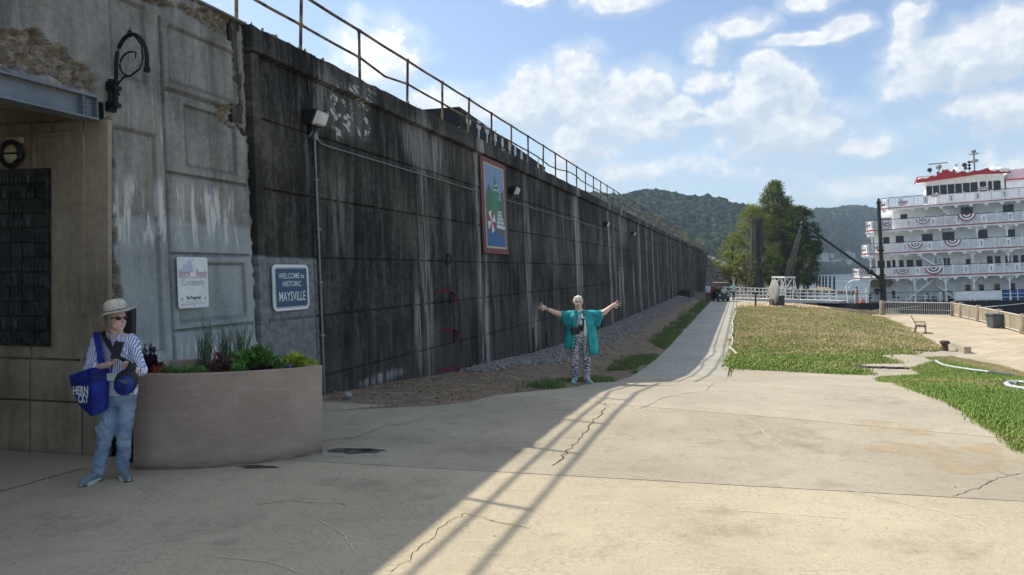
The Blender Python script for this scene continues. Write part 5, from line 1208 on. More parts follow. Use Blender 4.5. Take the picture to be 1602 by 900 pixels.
def head(mb, c, fwd, up, s=1.0):
    """continuous head solids around centre c; head height about .23"""
    f = Vector(fwd).normalized(); u = Vector(up).normalized(); u = (u-f*u.dot(f)).normalized(); r = f.cross(u); Mx = Matrix((r, f, u)).transposed(); c = Vector(c)
    def P(x, y, z): return c+r*x*s+f*y*s+u*z*s
    mb.ell(P(0, -.012, .03), (.074*s, .092*s, .088*s), Mx, 18, 14)
    mb.ell(P(0, .018, -.03), (.062*s, .072*s, .078*s), Mx, 16, 12)
    mb.ell(P(0, .045, -.085), (.034*s, .034*s, .026*s), Mx); mb.ell(P(.035, .03, -.055), (.026*s, .034*s, .030*s), Mx); mb.ell(P(-.035, .03, -.055), (.026*s, .034*s, .030*s), Mx)
    mb.ell(P(.034, .058, -.02), (.020*s, .018*s, .018*s), Mx); mb.ell(P(-.034, .058, -.02), (.020*s, .018*s, .018*s), Mx)
    mb.cap(P(0, .082, .018), P(0, .104, -.022), .008*s, .0125*s); mb.ell(P(.010, .092, -.026), (.009*s,)*3); mb.ell(P(-.010, .092, -.026), (.009*s,)*3)
    mb.ell(P(0, .078, .035), (.045*s, .014*s, .012*s), Mx)
    mb.cap(P(-.019, .080, -.052), P(.019, .080, -.052), .0065*s, .0065*s); mb.cap(P(-.016, .079, -.062), P(.016, .079, -.062), .0075*s, .0075*s)
    for sx in (-1, 1): mb.ell(P(sx*.076, -.005, -.005), (.010*s, .020*s, .032*s), Mx @ Matrix.Rotation(sx*.3, 3, 'Z'))
    return P, Mx, r, f, u
M['lip'] = pm('lips', (.42, .15, .13), .5, var=.1); M['eye'] = pm('dark_eye', (.02, .018, .015), .2); M['eyew'] = pm('eye_white', (.6, .58, .55), .3)
def V(x, y, z): return Vector((x, y, z))
# ---------------------------------------------------------------- woman with the sun hat
g0 = on_ground(176, 752); OX, OY = -3.75, 6.58
p1 = thing('person', 'woman in a straw sun hat, striped shirt and jeans looking aside, phone in hand', 'person', (OX, OY, 0))
def T1(mb_): mb_.M = Matrix.Translation((OX, OY, 0)); return mb_
def NB(): return T1(MB())
S1 = .0060
def L1p(px, py, y): return V((px-CX)/F*(OY+y)-OX, y, CH-(py-HY)/F*(OY+y))
hc = L1p(182, 500, .0)
b = NB(); fwd1 = V(.90, -.44, .04); P1h, Mh, r1_, f1_, u1_ = head(b, hc, fwd1, V(.0, 0, 1), 1.0)
b.cap(V(.03, .04, 1.36), hc+V(-.012, .015, -.06), .056, .050, 14); b.ell(V(.03, .05, 1.33), (.14, .085, .05), None, 14, 8)
# right forearm (left in the picture) and hand with the phone
shR = L1p(151, 532, .05); elR = L1p(141, 578, -.06); wrR = L1p(168, 571, -.22); shL = L1p(208, 531, .06); elL = L1p(219, 580, .0); wrL = L1p(209, 580, -.17)
b.cap(elR, wrR, .040, .026, 12); b.cap(elL+V(0, -.02, .0), wrL, .038, .025, 12)
hand(b, wrR, V(.85, -.10, .35), V(.1, -.25, .9), .92, .62, .05, 1); hand(b, wrL, V(-.55, -.30, .62), V(-.3, -.75, .35), .90, .7, .05, 1)
o = b.build('body', M['skin2'], p1, smooth=True); soften(o, .0052, 3)
b = NB(); b.cap(P1h(-.017, .0865, -.057), P1h(.017, .0865, -.057), .0032, .0032, 8); b.build('lips', M['lip'], p1)
b = NB(); rr_ = random.Random(3)
for k in range(46):
    t = rr_.uniform(2.1, 7.3); x_, y_ = math.cos(t)*.078, -.01+math.sin(t)*.088
    if y_ > .03: continue
    b.cap(P1h(x_, y_, .045), P1h(x_*1.06, y_*1.05, -.035+rr_.uniform(-.02, .02)), .012, .007, 6)
soften(b.build('hair', M['hair_g'], p1), .005, 1)
# sunglasses
gl = NB()
for sx in (-1, 1): gl.ell(P1h(sx*.033, .087-(.008 if sx else 0), .012), (.028, .009, .019), Mh, 12, 8)
gl.cap(P1h(-.012, .096, .018), P1h(.012, .096, .018), .003, .003); gl.tube([P1h(.062, .078, .018), P1h(.079, .03, .012), P1h(.080, -.01, .006)], .005, 6); gl.tube([P1h(-.062, .078, .018), P1h(-.079, .03, .012), P1h(-.080, -.01, .006)], .005, 6)
M['shades'] = pm('dark_lens', (.006, .006, .008), .12, var=.1, bump=0); gl.build('sunglasses', M['shades'], p1, smooth=True)
# hat: woven crown with ribs, wide brim dipping at the back-left and turned up right
M['straw'] = pm('pale_straw', (.62, .57, .47), .85, var=.25, scale=60, bump=.9, bd=.006); M['strawdark'] = pm('dark_straw_trim', (.20, .175, .14), .85, var=.2, scale=40)  # second straw is the darker trim: lowest braid and brim edge
hz = hc+V(-.002, .0, .075); tilt = Matrix.Rotation(R(-9), 3, 'Y') @ Matrix.Rotation(R(6), 3, 'X'); b = NB(); vs = []; fs = []; n_ = 48
ringsH = [(.001, .118), (.035, .117), (.062, .108), (.080, .092), (.087, .078), (.090, .066), (.0915, .050), (.093, .028), (.096, .012), (.106, .004), (.125, .0), (.150, -.004), (.178, -.009), (.196, -.012), (.196, -.018), (.150, -.011), (.105, -.003), (.088, .006)]
for r_, z_ in ringsH:
    for i in range(n_):
        t = 2*math.pi*i/n_; br = max(0, (r_-.1)/.096); zz = z_+br*(-.050*math.sin(t*1+.1)*0-.055*max(0, -math.cos(t))+.030*max(0, math.cos(t))+.012*math.sin(3*t)); ex = 1.0
        v = tilt @ V(math.cos(t)*r_*1.03, math.sin(t)*r_*ex*1.08, zz*1.0); vs.append(hz+v)
for k in range(len(ringsH)-1):
    for i in range(n_): fs.append((k*n_+i, k*n_+(i+1) % n_, (k+1)*n_+(i+1) % n_, (k+1)*n_+i))
b.add(vs, fs); hat = b.build('sun_hat', M['straw'], p1, smooth=True)
for q_, rr2 in ((.018, .0955), (.038, .0935), (.056, .090), (.074, .086)):
    b = NB(); b.tube([hz+tilt @ V(math.cos(t)*rr2*1.03, math.sin(t)*rr2*1.08, q_) for t in np.linspace(0, 2*math.pi, 33)], .0055, 6); b.build('hat_braid', M['straw'] if q_ != .018 else M['strawdark'], hat)
b = NB(); b.tube([hz+tilt @ V(math.cos(t)*.196*1.03, math.sin(t)*.196*1.08, -.014-.055*max(0, -math.cos(t))+.030*max(0, math.cos(t))+.012*math.sin(3*t)) for t in np.linspace(0, 2*math.pi, 49)], .004, 6); b.build('hat_edge', M['strawdark'], hat)
# shirt
m, g = mat('blue_striped_cotton'); x_, y_, z_ = g.xyz(g.pos()); n = g.noise(g.pos(), 12, 4)
u = g.m('ADD', g.m('ADD', x_, g.m('MULTIPLY', y_, -.12)), g.m('MULTIPLY', n, .003)); s_ = g.m('ABSOLUTE', g.m('SUBTRACT', g.m('FRACT', g.m('MULTIPLY', u, 58)), .5))
c = g.mix(g.ss(s_, .18, .30), (.78, .80, .88), (.22, .27, .50)); n5 = g.noise(g.pos(), 9, 4); g.bsdf(c, .85, 0, g.bump(n5, .9, .03), .2); M['stripe'] = m
b = NB(); b.loft([(V(.045, .03, .80), .185, .135), (V(.045, .03, .88), .185, .135), (V(.045, .03, .97), .172, .13), (V(.042, .035, 1.08), .165, .125), (V(.038, .04, 1.18), .170, .128), (V(.034, .045, 1.27), .168, .115), (V(.030, .05, 1.33), .145, .095), (V(.03, .045, 1.375), .075, .068)], 28)
b.cap(shR+V(.02, 0, -.01), elR+V(.0, .01, .0), .073, .064, 16); b.cap(shL+V(-.025, 0, -.01), elL+V(.0, .01, .01), .072, .063, 16)
b.cap(elR+V(-.005, -.0, .01), elR.lerp(wrR, .38), .066, .052, 14); b.cap(elL+V(0, 0, 0), elL.lerp(wrL, .45), .063, .050, 14)
o = b.build('shirt', M['stripe'], p1, smooth=True); soften(o, .008, 5, wrinkle=.010, size=.14)
for e_, w_ in ((elR, wrR), (elL, wrL)):
    b = NB(); d_ = (w_-e_).normalized(); q_ = e_.lerp(w_, .42); b.cyl(q_-d_*.03, q_+d_*.022, .058, .052, n=14); b.build('rolled_cuff', M['stripe'], o, bevel=.006)
b = NB(); b.tube([V(-.035, -.005, 1.375), V(-.01, -.045, 1.34), V(.035, -.085, 1.27)], .013, 6); b.tube([V(.095, -.005, 1.375), V(.085, -.045, 1.34), V(.055, -.085, 1.27)], .013, 6); b.build('collar', M['stripe'], o)
M['badgew'] = pm('paper_white', (.62, .62, .60), .6, var=.04); M['lany'] = pm('black_lanyard', (.015, .015, .016), .7)
# jeans
m, g = mat('faded_denim'); n = g.noise(g.pos(), 5, 5, .6); n2 = g.noise(g.pos(), 150, 2); c = g.mix(g.ss(n, .35, .68), (.16, .24, .36), (.34, .44, .56)); c = g.mix(g.ss(n2, .4, .6, .25, 0), c, (.10, .15, .24)); n6 = g.noise(g.vm('MULTIPLY', g.pos(), (1, 1, 2.5)), 6, 4); g.bsdf(c, .9, 0, g.bump(n6, .9, .03), .15); M['denim'] = m
b = NB(); hpR = V(-.035, .03, .86); hpL = V(.115, .04, .86); knR = L1p(166, 676, -.03); knL = L1p(195, 672, .02); anR = L1p(153, 736, .0); anL = L1p(192, 728, .10)
b.loft([(V(.045, .035, .70), .155, .11), (V(.045, .035, .80), .182, .128), (V(.045, .03, .90), .172, .122), (V(.045, .03, .96), .16, .12)], 24)
b.cap(hpR+V(0, 0, -.06), knR, .100, .076, 18); b.cap(hpL+V(0, 0, -.06), knL, .098, .074, 18); b.cap(knR, anR, .073, .062, 18); b.cap(knL, anL, .071, .060, 18)
b.cap(anR+V(0, 0, .03), anR+V(.0, 0, -.015), .068, .066, 18); b.cap(anL+V(0, 0, .03), anL+V(0, 0, -.015), .065, .063, 18)
for kn in (knR, knL):
    for dz, dx in ((.02, .0), (-.02, .01), (.05, -.01)): b.cap(kn+V(-.06+dx, -.045, dz), kn+V(.05+dx, -.055, dz+.02), .014, .010, 6)
o = b.build('jeans', M['denim'], p1, smooth=True); soften(o, .009, 5, wrinkle=.011, size=.16)
# running shoes
M['shoe'] = pm('grey_blue_mesh', (.17, .22, .25), .8, var=.3, scale=50, bump=.6); M['sole'] = pm('white_sole', (.55, .56, .56), .6); M['lace'] = pm('blue_lace', (.05, .22, .48), .6); M['rubber'] = pm('black_rubber', (.015,)*3, .7)
def shoe(ank, yaw, root, nb, m_up, m_sole, m_lace, s=1.0):
    Mz = Matrix.Rotation(yaw, 3, 'Z'); base = V(ank.x, ank.y, 0)
    def q(x, y, z): return base+Mz @ V(x*s, y*s, z*s)
    b = nb(); vs = []; fs = []; n_ = 20; out = []
    for i in range(n_):
        t = 2*math.pi*i/n_; x_ = math.sin(t); y_ = math.cos(t); wdt = .047-.006*y_ if y_ > 0 else .038; out.append((x_*wdt, -.055+(-y_)*.135))
    for z_, k in ((0, .96), (.016, 1.03), (.034, 1.0)):
        for p in out: vs.append(q(p[0]*k, (p[1]+.055)*k-.055, z_+(.012 if p[1] < -.15 and z_ == 0 else 0)))
    for k in range(2):
        for i in range(n_): fs.append((k*n_+i, k*n_+(i+1) % n_, (k+1)*n_+(i+1) % n_, (k+1)*n_+i))
    fs += [tuple(range(n_)), tuple(range(2*n_, 3*n_))]; b.add(vs, fs)
    so = b
    b = nb(); b.ell(q(0, -.135, .035), (.042*s, .060*s, .036*s), Mz, 14, 10); b.ell(q(0, -.06, .048), (.040*s, .075*s, .045*s), Mz, 14, 10); b.ell(q(0, .03, .055), (.037*s, .048*s, .055*s), Mz, 14, 10); b.cap(q(0, .012, .06), q(0, .012, .115), .040*s, .040*s)
    up = b.build('shoe', m_up, root, smooth=True); soften(up, .006, 3)
    so.build('sole', m_sole, up); b = nb()
    for k in range(4): yy = -.05-.022*k; b.tube([q(-.028, yy, .078-.007*k), q(0, yy-.004, .095-.010*k), q(.028, yy, .078-.007*k)], .0045*s, 5)
    b.build('laces', m_lace, up)
    b = nb(); b.box(q(0, -.055, .004), (.07*s, .21*s, .009), Mz); b.build('tread', M['rubber'], up)
shoe(L1p(150, 752, -.03), R(-12), p1, NB, M['shoe'], M['sole'], M['lace']); shoe(L1p(191, 745, .07), R(48), p1, NB, M['shoe'], M['sole'], M['lace'])
# things she carries
pc1 = L1p(183, 548, -.29); bz = Matrix.Rotation(R(4), 3, 'Y') @ Matrix.Rotation(R(-20), 3, 'X')
b = NB(); b.box(pc1, (.088, .010, .158), bz); tag(b.build('phone', M['black'], bevel=.008, bseg=3), 'black smartphone held upright in the hat-wearing woman\'s hand', 'phone')
q_ = L1p(203, 556, -.26); b = NB(); b.cyl(q_+V(-.0, 0, -.03), q_+V(.012, -.01, .07), .006, n=8); tag(b.build('pen', M['denim']), 'slim blue-grey pen held in the hat-wearing woman\'s other hand', 'pen')
bd_ = thing('badge', 'white name badge on a black lanyard hanging over the striped shirt', 'badge', V(OX, OY-.1, 1))
c_ = L1p(174, 590, -.155); b = NB(); b.box(c_, (.078, .004, .066)); b.build('card', M['badgew'], bd_); b = NB(); b.box(c_+V(.0, -.003, .012), (.045, .002, .007)); b.build('print', M['ink_grey'], bd_)
b = NB(); b.tube([V(-.02, -.02, 1.37), L1p(176, 545, -.115), c_+V(0, -.0, .035)], .004, 5); b.tube([V(.08, -.02, 1.37), L1p(181, 545, -.115), c_+V(.0, 0, .035)], .004, 5); b.build('lanyard', M['lany'], bd_)
# tote bag
m, g = mat('royal_blue_tote'); n = g.noise(g.pos(), 7, 5); g.bsdf(g.mix(g.ss(n, .35, .65), (.006, .012, .13), (.015, .030, .30)), .6, 0, g.bump(n, .8, .03), .3); M['tote'] = m
tt = thing('tote_bag', 'royal blue tote bag with white lettering hanging from the woman\'s shoulder', 'tote bag', V(OX-.3, OY-.1, .8))
def bagpt(px, py, y): return L1p(px, py, y)
fr = [(108, 588), (141, 577), (144, 600), (143, 652), (136, 645), (122, 630), (114, 612), (109, 603)]
sd_ = [(141, 577), (166, 580), (165, 606), (163, 642), (143, 652)]
b = NB(); F1 = [bagpt(x_, y_, -.22+(x_-108)*.0010) for x_, y_ in [(107, 588), (141, 576), (144, 652), (122, 634), (110, 606)]]
pts_f = [bagpt(107, 588, -.16), bagpt(141, 576, -.24), bagpt(143, 614, -.25), bagpt(142, 652, -.23), bagpt(124, 636, -.17), bagpt(112, 610, -.15)]
off_ = V(.02, .09, -.0); pts_b = [p+off_ for p in pts_f]
b.add(pts_f+pts_b, [(0, 1, 2, 5), (5, 2, 3, 4), (6, 11, 8, 7), (11, 10, 9, 8), (0, 6, 7, 1), (0, 5, 11, 6), (5, 4, 10, 11), (4, 3, 9, 10), (1, 7, 8, 2), (2, 8, 9, 3)])
b.build('front_panel', M['tote'], tt, bevel=.008)
pts_s = [bagpt(141.5, 577, -.245), bagpt(166, 579, -.175), bagpt(165, 610, -.18), bagpt(163, 643, -.175), bagpt(143, 652, -.235), bagpt(143.5, 614, -.255)]; pts_sb = [p+V(-.01, .08, 0) for p in pts_s]
b = NB(); b.add(pts_s+pts_sb, [(0, 1, 2, 5), (5, 2, 3, 4), (6, 11, 8, 7), (11, 10, 9, 8), (0, 6, 7, 1), (1, 7, 8, 2), (2, 8, 9, 3), (3, 9, 10, 4), (4, 10, 11, 5), (5, 11, 6, 0)]); b.build('gusset', M['tote'], tt, bevel=.006)
b = NB(); b.tube([bagpt(143, 590, -.255), bagpt(165, 591, -.19)], .003, 5); b.tube([bagpt(109, 600, -.165), bagpt(143, 590, -.262)], .003, 5); b.build('seam', M['navy'], tt)
# handles over the shoulder
for dx, nm in ((0, 0), (4, 1)):
    b = NB(); A_ = [bagpt(158+dx, 585, -.19), bagpt(155+dx, 560, -.165), bagpt(151+dx, 538, -.125), bagpt(148+dx, 524, -.06), bagpt(149+dx, 520, .03), bagpt(150+dx, 530, .12)]
    vs = []
    for p in A_: vs += [p+V(-.017, 0, 0), p+V(.017, .004, 0)]
    vs += [v+V(0, .004, .004) for v in vs]; n_ = len(A_)
    fs = [(2*i, 2*i+1, 2*i+3, 2*i+2) for i in range(n_-1)]+[(2*n_+2*i, 2*n_+2*i+2, 2*n_+2*i+3, 2*n_+2*i+1) for i in range(n_-1)]; b.add(vs, fs); b.build('handle', M['tote'], tt)
fo = bagpt(0, 0, 0); fx = (pts_f[1]-pts_f[0]).normalized(); fx = V(fx.x, fx.y, 0).normalized(); fn_ = V(fx.y, -fx.x, 0); fup = V(0, 0, 1)
ori = V(OX, OY, 0)
for body, px, py, sz, sx_ in (('HERN', 126.5, 617, .105, .68), ('CKY', 130.5, 630, .105, .58)):
    text_mb(body, sz, ori+bagpt(px, py, -.172-(px-107)*.0028), (fx+V(0, 0, .06)), fup, fn_, .0035, sx=sx_, bold=.0035).build('lettering', M['letter'], tt)
# sling bag
sl_ = thing('sling_bag', 'black and blue sling bag worn across the woman\'s front', 'sling bag', V(OX+.1, OY-.2, .95)); cS = L1p(197, 598, -.205); rt = Matrix.Rotation(R(28), 3, 'Y')
M['slingb'] = pm('blue_nylon', (.010, .03, .26), .45, var=.3, scale=12, bump=.5, bd=.01); M['slingk'] = pm('charcoal_nylon', (.018, .022, .028), .6, var=.3, scale=12, bump=.5, bd=.01)
b = NB(); b.ell(cS, (.105, .05, .130), rt, 18, 12); b.ell(cS+rt @ V(-.015, .0, .10), (.045, .035, .10), rt, 14, 10); soften(b.build('body', M['slingk'], sl_, smooth=True), .008, 3)
b = NB(); b.ell(cS+rt @ V(.015, -.035, -.02), (.080, .036, .095), rt, 18, 12); sp = b.build('front_pocket', M['slingb'], sl_, smooth=True)
b = NB(); b.prism([(-.05, .0), (.05, .045), (.045, .0)], cS+rt @ V(.0, -.078, .015), rt @ V(1, 0, 0), rt @ V(0, 0, 1), V(0, -1, 0), .004); b.build('reflective_patch', M['galv'], sp)
b = NB(); b.tube([cS+rt @ V(.0, -.074, -.05), cS+rt @ V(.03, -.080, .0), cS+rt @ V(.045, -.078, -.07)], .005, 5); b.build('zip_pull', M['black'], sp)
b = NB(); A_ = [cS+rt @ V(-.02, -.01, .17), L1p(180, 556, -.165), L1p(170, 540, -.125), L1p(163, 527, -.07), L1p(160, 519, .03)]; vs = []
for p in A_: vs += [p+V(-.019, 0, -.010), p+V(.019, .0, .010)]
vs += [v+V(0, .006, .0) for v in vs]; n_ = len(A_)
b.add(vs, [(2*i, 2*i+1, 2*i+3, 2*i+2) for i in range(n_-1)]+[(2*n_+2*i, 2*n_+2*i+2, 2*n_+2*i+3, 2*n_+2*i+1) for i in range(n_-1)]); b.build('strap', M['slingk'], sl_)
# ---------------------------------------------------------------- woman in teal, arms spread
pg = on_ground(908, 600); O2 = V(pg.x, pg.y, pg.z)
p2 = thing('person', 'white-haired woman in a teal shirt spreading both arms wide on the path edge', 'person', O2)
S2 = pg.y/F
def NC(): return MB(Matrix.Translation(O2))
def L2p(px, py, y=0.0): return V((px-CX)/F*(O2.y+y)-O2.x, y, CH-(py-HY)/F*(O2.y+y)-O2.z)
b = NC(); h2c = L2p(904.5, 473, -.04); P2, M2, _, _, _ = head(b, h2c, V(.02, -1, -.05), V(0, 0, 1), 1.02)
b.cap(V(-.02, .02, L2p(0, 488).z), h2c+V(0, .02, -.06), .062, .055, 14)
sA, eA, wA = L2p(884, 494, .02), L2p(870, 490, -.03), L2p(855, 483, -.06); sB, eB, wB = L2p(937, 493, .02), L2p(946, 488, -.03), L2p(957, 479, -.06)
b.cap(sA, eA, .060, .054, 14); b.cap(eA, wA, .053, .031, 14); b.cap(sB, eB, .060, .054, 14); b.cap(eB, wB, .053, .031, 14)
hand(b, wA, V(-.88, -.1, .42), V(.1, -.95, .2), 1.02, .10, .45, -1, 1.05); hand(b, wB, V(.86, -.1, .42), V(-.1, -.95, .2), 1.02, .10, .40, 1, 1.05)
soften(b.build('body', M['skin2'], p2, smooth=True), .0065, 3)
b = NC(); b.ell(h2c+V(0, .018, .045), (.092, .105, .088), None, 18, 14)
rr_ = random.Random(9)
for k in range(60):
    t = rr_.uniform(0, 6.28); z_ = rr_.uniform(.0, .10); rx = .088*math.sqrt(max(.1, 1-((z_-.04)/.1)**2)); x_, y_ = math.cos(t)*rx, math.sin(t)*rx*1.1
    if y_ < -.03 and z_ < .035: continue
    b.cap(h2c+V(x_*.8, .015+y_*.8, z_), h2c+V(x_*1.08, .015+y_*1.08, z_-.03), .016, .010, 6)
soften(b.build('hair', M['hair_w'], p2, smooth=True), .007, 1, wrinkle=.022, size=.03)
for sx in (-1, 1):
    b = NC(); b.ell(P2(sx*.032, .076, .010), (.013, .009, .007), M2, 10, 6); b.build('eye', M['eye'], p2); 
b = NC(); b.ell(P2(0, .085, -.055), (.020, .008, .010), M2, 10, 6); b.build('mouth', M['lip'], p2)
m, g = mat('pale_aqua_knit'); n = g.noise(g.pos(), 8, 4); g.bsdf(g.mix(g.ss(n, .35, .65), (.55, .68, .65), (.74, .84, .80)), .85, 0, g.bump(n, .7, .03)); M['aqua'] = m
b = NC(); zsh = L2p(0, 492).z
b.loft([(V(.01, .0, .90), .20, .15), (V(.01, -.01, 1.0), .205, .165), (V(.01, -.01, 1.12), .19, .16), (V(.01, -.01, 1.24), .18, .145), (V(.0, .0, 1.32), .15, .11), (V(-.02, .01, 1.36), .075, .07), (V(-.03, .0, 1.40), .066, .062)], 26)
soften(b.build('blouse', M['aqua'], p2, smooth=True), .010, 4, wrinkle=.010, size=.14)
M['teal'] = pm('teal_cotton', (.014, .33, .34), .75, var=.3, scale=7, bump=.9, bd=.03)
# open overshirt: a sheet with thickness wrapped from one front edge round the back to the other
rows_ = [(zsh+.045, .09, .075, .20), (zsh+.02, .20, .10, .22), (zsh-.06, .265, .135, .26), (zsh-.18, .262, .16, .34), (zsh-.32, .275, .175, .42), (zsh-.45, .295, .185, .46), (zsh-.56, .31, .19, .50), (zsh-.63, .315, .19, .52)]
vs = []; nn_ = 40
for k, (z_, rx, ry, gp_) in enumerate(rows_):
    for i in range(nn_+1):
        t = -math.pi/2+gp_+(2*math.pi-2*gp_)*i/nn_          # gap faces -y (the camera)
        fold = 1+(.05*math.sin(t*9+k*.25)+.03*math.sin(t*17+1))*min(1, k/4); zz = z_
        if k >= 5: zz -= (.14 if i < nn_*.18 else (.03 if i > nn_*.85 else 0))*(k-4)/3*abs(math.cos(t*.5))
        vs.append(O2+V(.01+math.cos(t)*rx*fold, .0+math.sin(t)*ry*fold, zz))
fs = [(k*(nn_+1)+i, k*(nn_+1)+i+1, (k+1)*(nn_+1)+i+1, (k+1)*(nn_+1)+i) for k in range(len(rows_)-1) for i in range(nn_)]
b = MB(); b.add(vs, fs); o = b.build('overshirt', M['teal'], p2, smooth=True); sd2 = o.modifiers.new('cloth', 'SOLIDIFY'); sd2.thickness = .012; sd2.offset = 0
ov = o
b = NC(); b.cap(sA+V(.06, .0, -.0), L2p(881, 492, .0), .084, .076, 16); b.cyl(sA+V(.05, 0, 0), L2p(877, 492, .0), .090, .080, n=18); b.cap(L2p(887, 506, .0), L2p(881, 498, .0), .07, .05, 12)
soften(b.build('sleeve', M['teal'], ov, smooth=True), .009, 3, wrinkle=.016, size=.12)
b = NC(); b.cap(sB+V(-.06, .0, -.0), L2p(939, 491, .0), .084, .076, 16); b.cyl(sB+V(-.05, 0, 0), L2p(943, 490, .0), .090, .080, n=18); b.cap(L2p(934, 506, .0), L2p(939, 497, .0), .07, .05, 12)
soften(b.build('sleeve', M['teal'], ov, smooth=True), .009, 3, wrinkle=.016, size=.12)
for sx, s_q in ((-1, sA), (1, sB)):
    b = NC(); b.cap(V(sx*.07, .02, zsh+.02), s_q+V(sx*.02, 0, .012), .065, .078, 14); b.cap(V(sx*.15, .02, zsh-.10), s_q+V(sx*.02, 0, -.05), .09, .07, 14); soften(b.build('shoulder', M['teal'], ov, smooth=True), .01, 4)
for sx in (-1, 1):
    b = NC(); b.tube([V(-.02+sx*.055, -.01, 1.395), V(-.02+sx*.085, -.07, 1.35), V(-.01+sx*.06, -.12, 1.28)], [.016, .022, .010], 6); b.build('collar', M['teal'], ov, smooth=True)
b = NC(); b.tube([V(-.055, -.02, 1.40), V(-.02, -.075, 1.375), V(.035, -.02, 1.40), V(-.0, .05, 1.41), V(-.055, -.02, 1.40)], .020, 8); b.build('scarf', M['aqua'], p2, smooth=True)
m, g = mat('patterned_trousers'); p = g.pos(); vcell = g.vor(p, 34, out='Distance'); n = g.noise(p, 30, 4, .7, 1.5); f = g.m('ADD', vcell, g.m('MULTIPLY', g.m('SUBTRACT', n, .5), 1.2))
g.bsdf(g.mix(g.ss(f, .46, .60), (.62, .60, .64), (.06, .055, .09)), .85, 0, g.bump(g.noise(p, 8, 3), .7, .03)); M['pattern'] = m
b = NC(); hA, hB = V(-.10, .0, .84), V(.10, .0, .84); kA, kB = L2p(899, 565, -.02), L2p(918.5, 565, -.02); aA, aB = L2p(899, 594, .0), L2p(918, 594, .0)
b.loft([(V(.01, .0, .76), .19, .13), (V(.01, .0, .86), .20, .145), (V(.01, .0, .95), .19, .14), (V(.01, 0, 1.0), .17, .13)], 22)
b.cap(hA, kA, .108, .080, 16); b.cap(hB, kB, .108, .080, 16); b.cap(kA, aA+V(0, 0, .03), .078, .066, 16); b.cap(kB, aB+V(0, 0, .03), .078, .066, 16); b.cap(aA+V(0, 0, .05), aA+V(0, 0, .01), .070, .068, 16); b.cap(aB+V(0, 0, .05), aB+V(0, 0, .01), .070, .068, 16)
soften(b.build('trousers', M['pattern'], p2, smooth=True), .010, 4, wrinkle=.010, size=.14)
M['shoe2'] = pm('pale_aqua_shoe', (.30, .48, .50), .7, var=.15)
shoe(L2p(899, 600, .02), R(-18), p2, NC, M['shoe2'], M['sole'], M['sole'], 1.02); shoe(L2p(919, 600, .02), R(22), p2, NC, M['shoe2'], M['sole'], M['sole'], 1.02)
b = NC(); b.tube([wA+V(.02+.03*0, math.cos(t)*.031, math.sin(t)*.031) for t in np.linspace(0, 6.28, 13)], .007, 6); b.build('wristband', M['black'], p2)
tz = thing('belt_pouch', 'black pouch hanging at the waist of the woman in teal', 'pouch', O2+V(-.1, -.2, .98))
b = NC(); b.box(L2p(900, 517.5, -.235), (.17, .075, .15), Matrix.Rotation(R(-8), 3, 'Y')); b.build('pouch', M['slingk'], tz, bevel=.03, bseg=3)
b = NC(); b.tube([V(-.07, -.05, 1.39), L2p(896, 500, -.18), L2p(894, 511, -.22)], .006, 5); b.tube([V(.02, -.06, 1.39), L2p(906, 500, -.19), L2p(905, 511, -.24)], .006, 5); b.build('strap', M['lany'], tz)
bn = thing('binoculars', 'black binoculars hanging beside the pouch on the woman in teal', 'binoculars', O2+V(0, -.2, 1))
for dx in (0, .058):
    b = NC(); q_ = L2p(906.5, 512, -.25)+V(dx, 0, 0); b.cyl(q_+V(0, 0, .05), q_+V(0, -.0, -.0), .020, .024, n=12); b.cyl(q_, q_+V(0, 0, -.075), .026, .032, n=12); b.build('barrel', M['black'], bn)
b = NC(); b.box(L2p(909, 512, -.25), (.05, .022, .05)); b.build('bridge', M['black'], bn)
ck = thing('walking_pole', 'thin black walking pole standing in front of the woman in teal', 'walking pole', O2+V(.05, -.25, 0)); q_ = L2p(912.5, 505, -.28)
b = NC(); b.cyl(q_+V(0, 0, -.10), V(q_.x+.012, q_.y, .0), .009, .007, n=8); b.build('shaft', M['galv'], ck); b = NC(); b.cyl(q_+V(0, 0, .06), q_+V(0, 0, -.10), .020, .016, n=10); b.box(q_+V(-.01, 0, .065), (.075, .03, .03)); b.build('handle', M['black'], ck, bevel=.006)
b = NC(); b.cyl(V(q_.x+.012, q_.y, .03), V(q_.x+.012, q_.y, -.0), .018, .022, n=8); b.build('rubber_tip', M['rubber'], ck)
# ================================================================ riverboat
M['bw'] = pm('boat_white', (.84, .85, .84), .5, var=.11, scale=2.2, bump=.05); M['bred'] = pm('boat_red', (.42, .035, .04), .5, var=.12, scale=2); M['bnavy'] = pm('bunting_navy', (.02, .035, .12), .8, var=.15)
M['bblack'] = pm('hull_black', (.008, .009, .010), .45, var=.3, scale=1); M['glass'] = pm('dark_window', (.006, .008, .010), .12, var=.3, scale=1, bump=.02, spec=.6); M['rail_dark'] = pm('dark_rail', (.03, .03, .03), .5)
M['bunred'] = pm('bunting_red', (.34, .05, .07), .85, var=.15); M['emb'] = pm('emblem_grey', (.20, .22, .25), .7); M['canvas'] = pm('striped_canvas', (.35, .30, .24), .9)
BP = Vector((36.4, 75.0, 0)); BSL = .043
bang = math.atan2(-.459, .888); Mb = Matrix.Rotation(bang, 4, 'Z') @ Matrix.Rotation(-math.atan(BSL), 4, 'Y')
boat = thing('riverboat', 'white four-deck riverboat with red trim and red-roofed pilot house moored at the landing', 'riverboat', BP, rot=Mb.to_euler())
MW = Matrix.Translation(BP) @ Mb
def s_of(px, t=0.0): r = (px-CX)/F; return (r*(75+.888*t)-36.4-.459*t)/(.888+.459*r)
def z_of(px, py, t=0.0): s = s_of(px, t); Y = 75-.459*s+.888*t; return CH-(py-HY)*Y/F-BSL*s
def bb(): return MB()
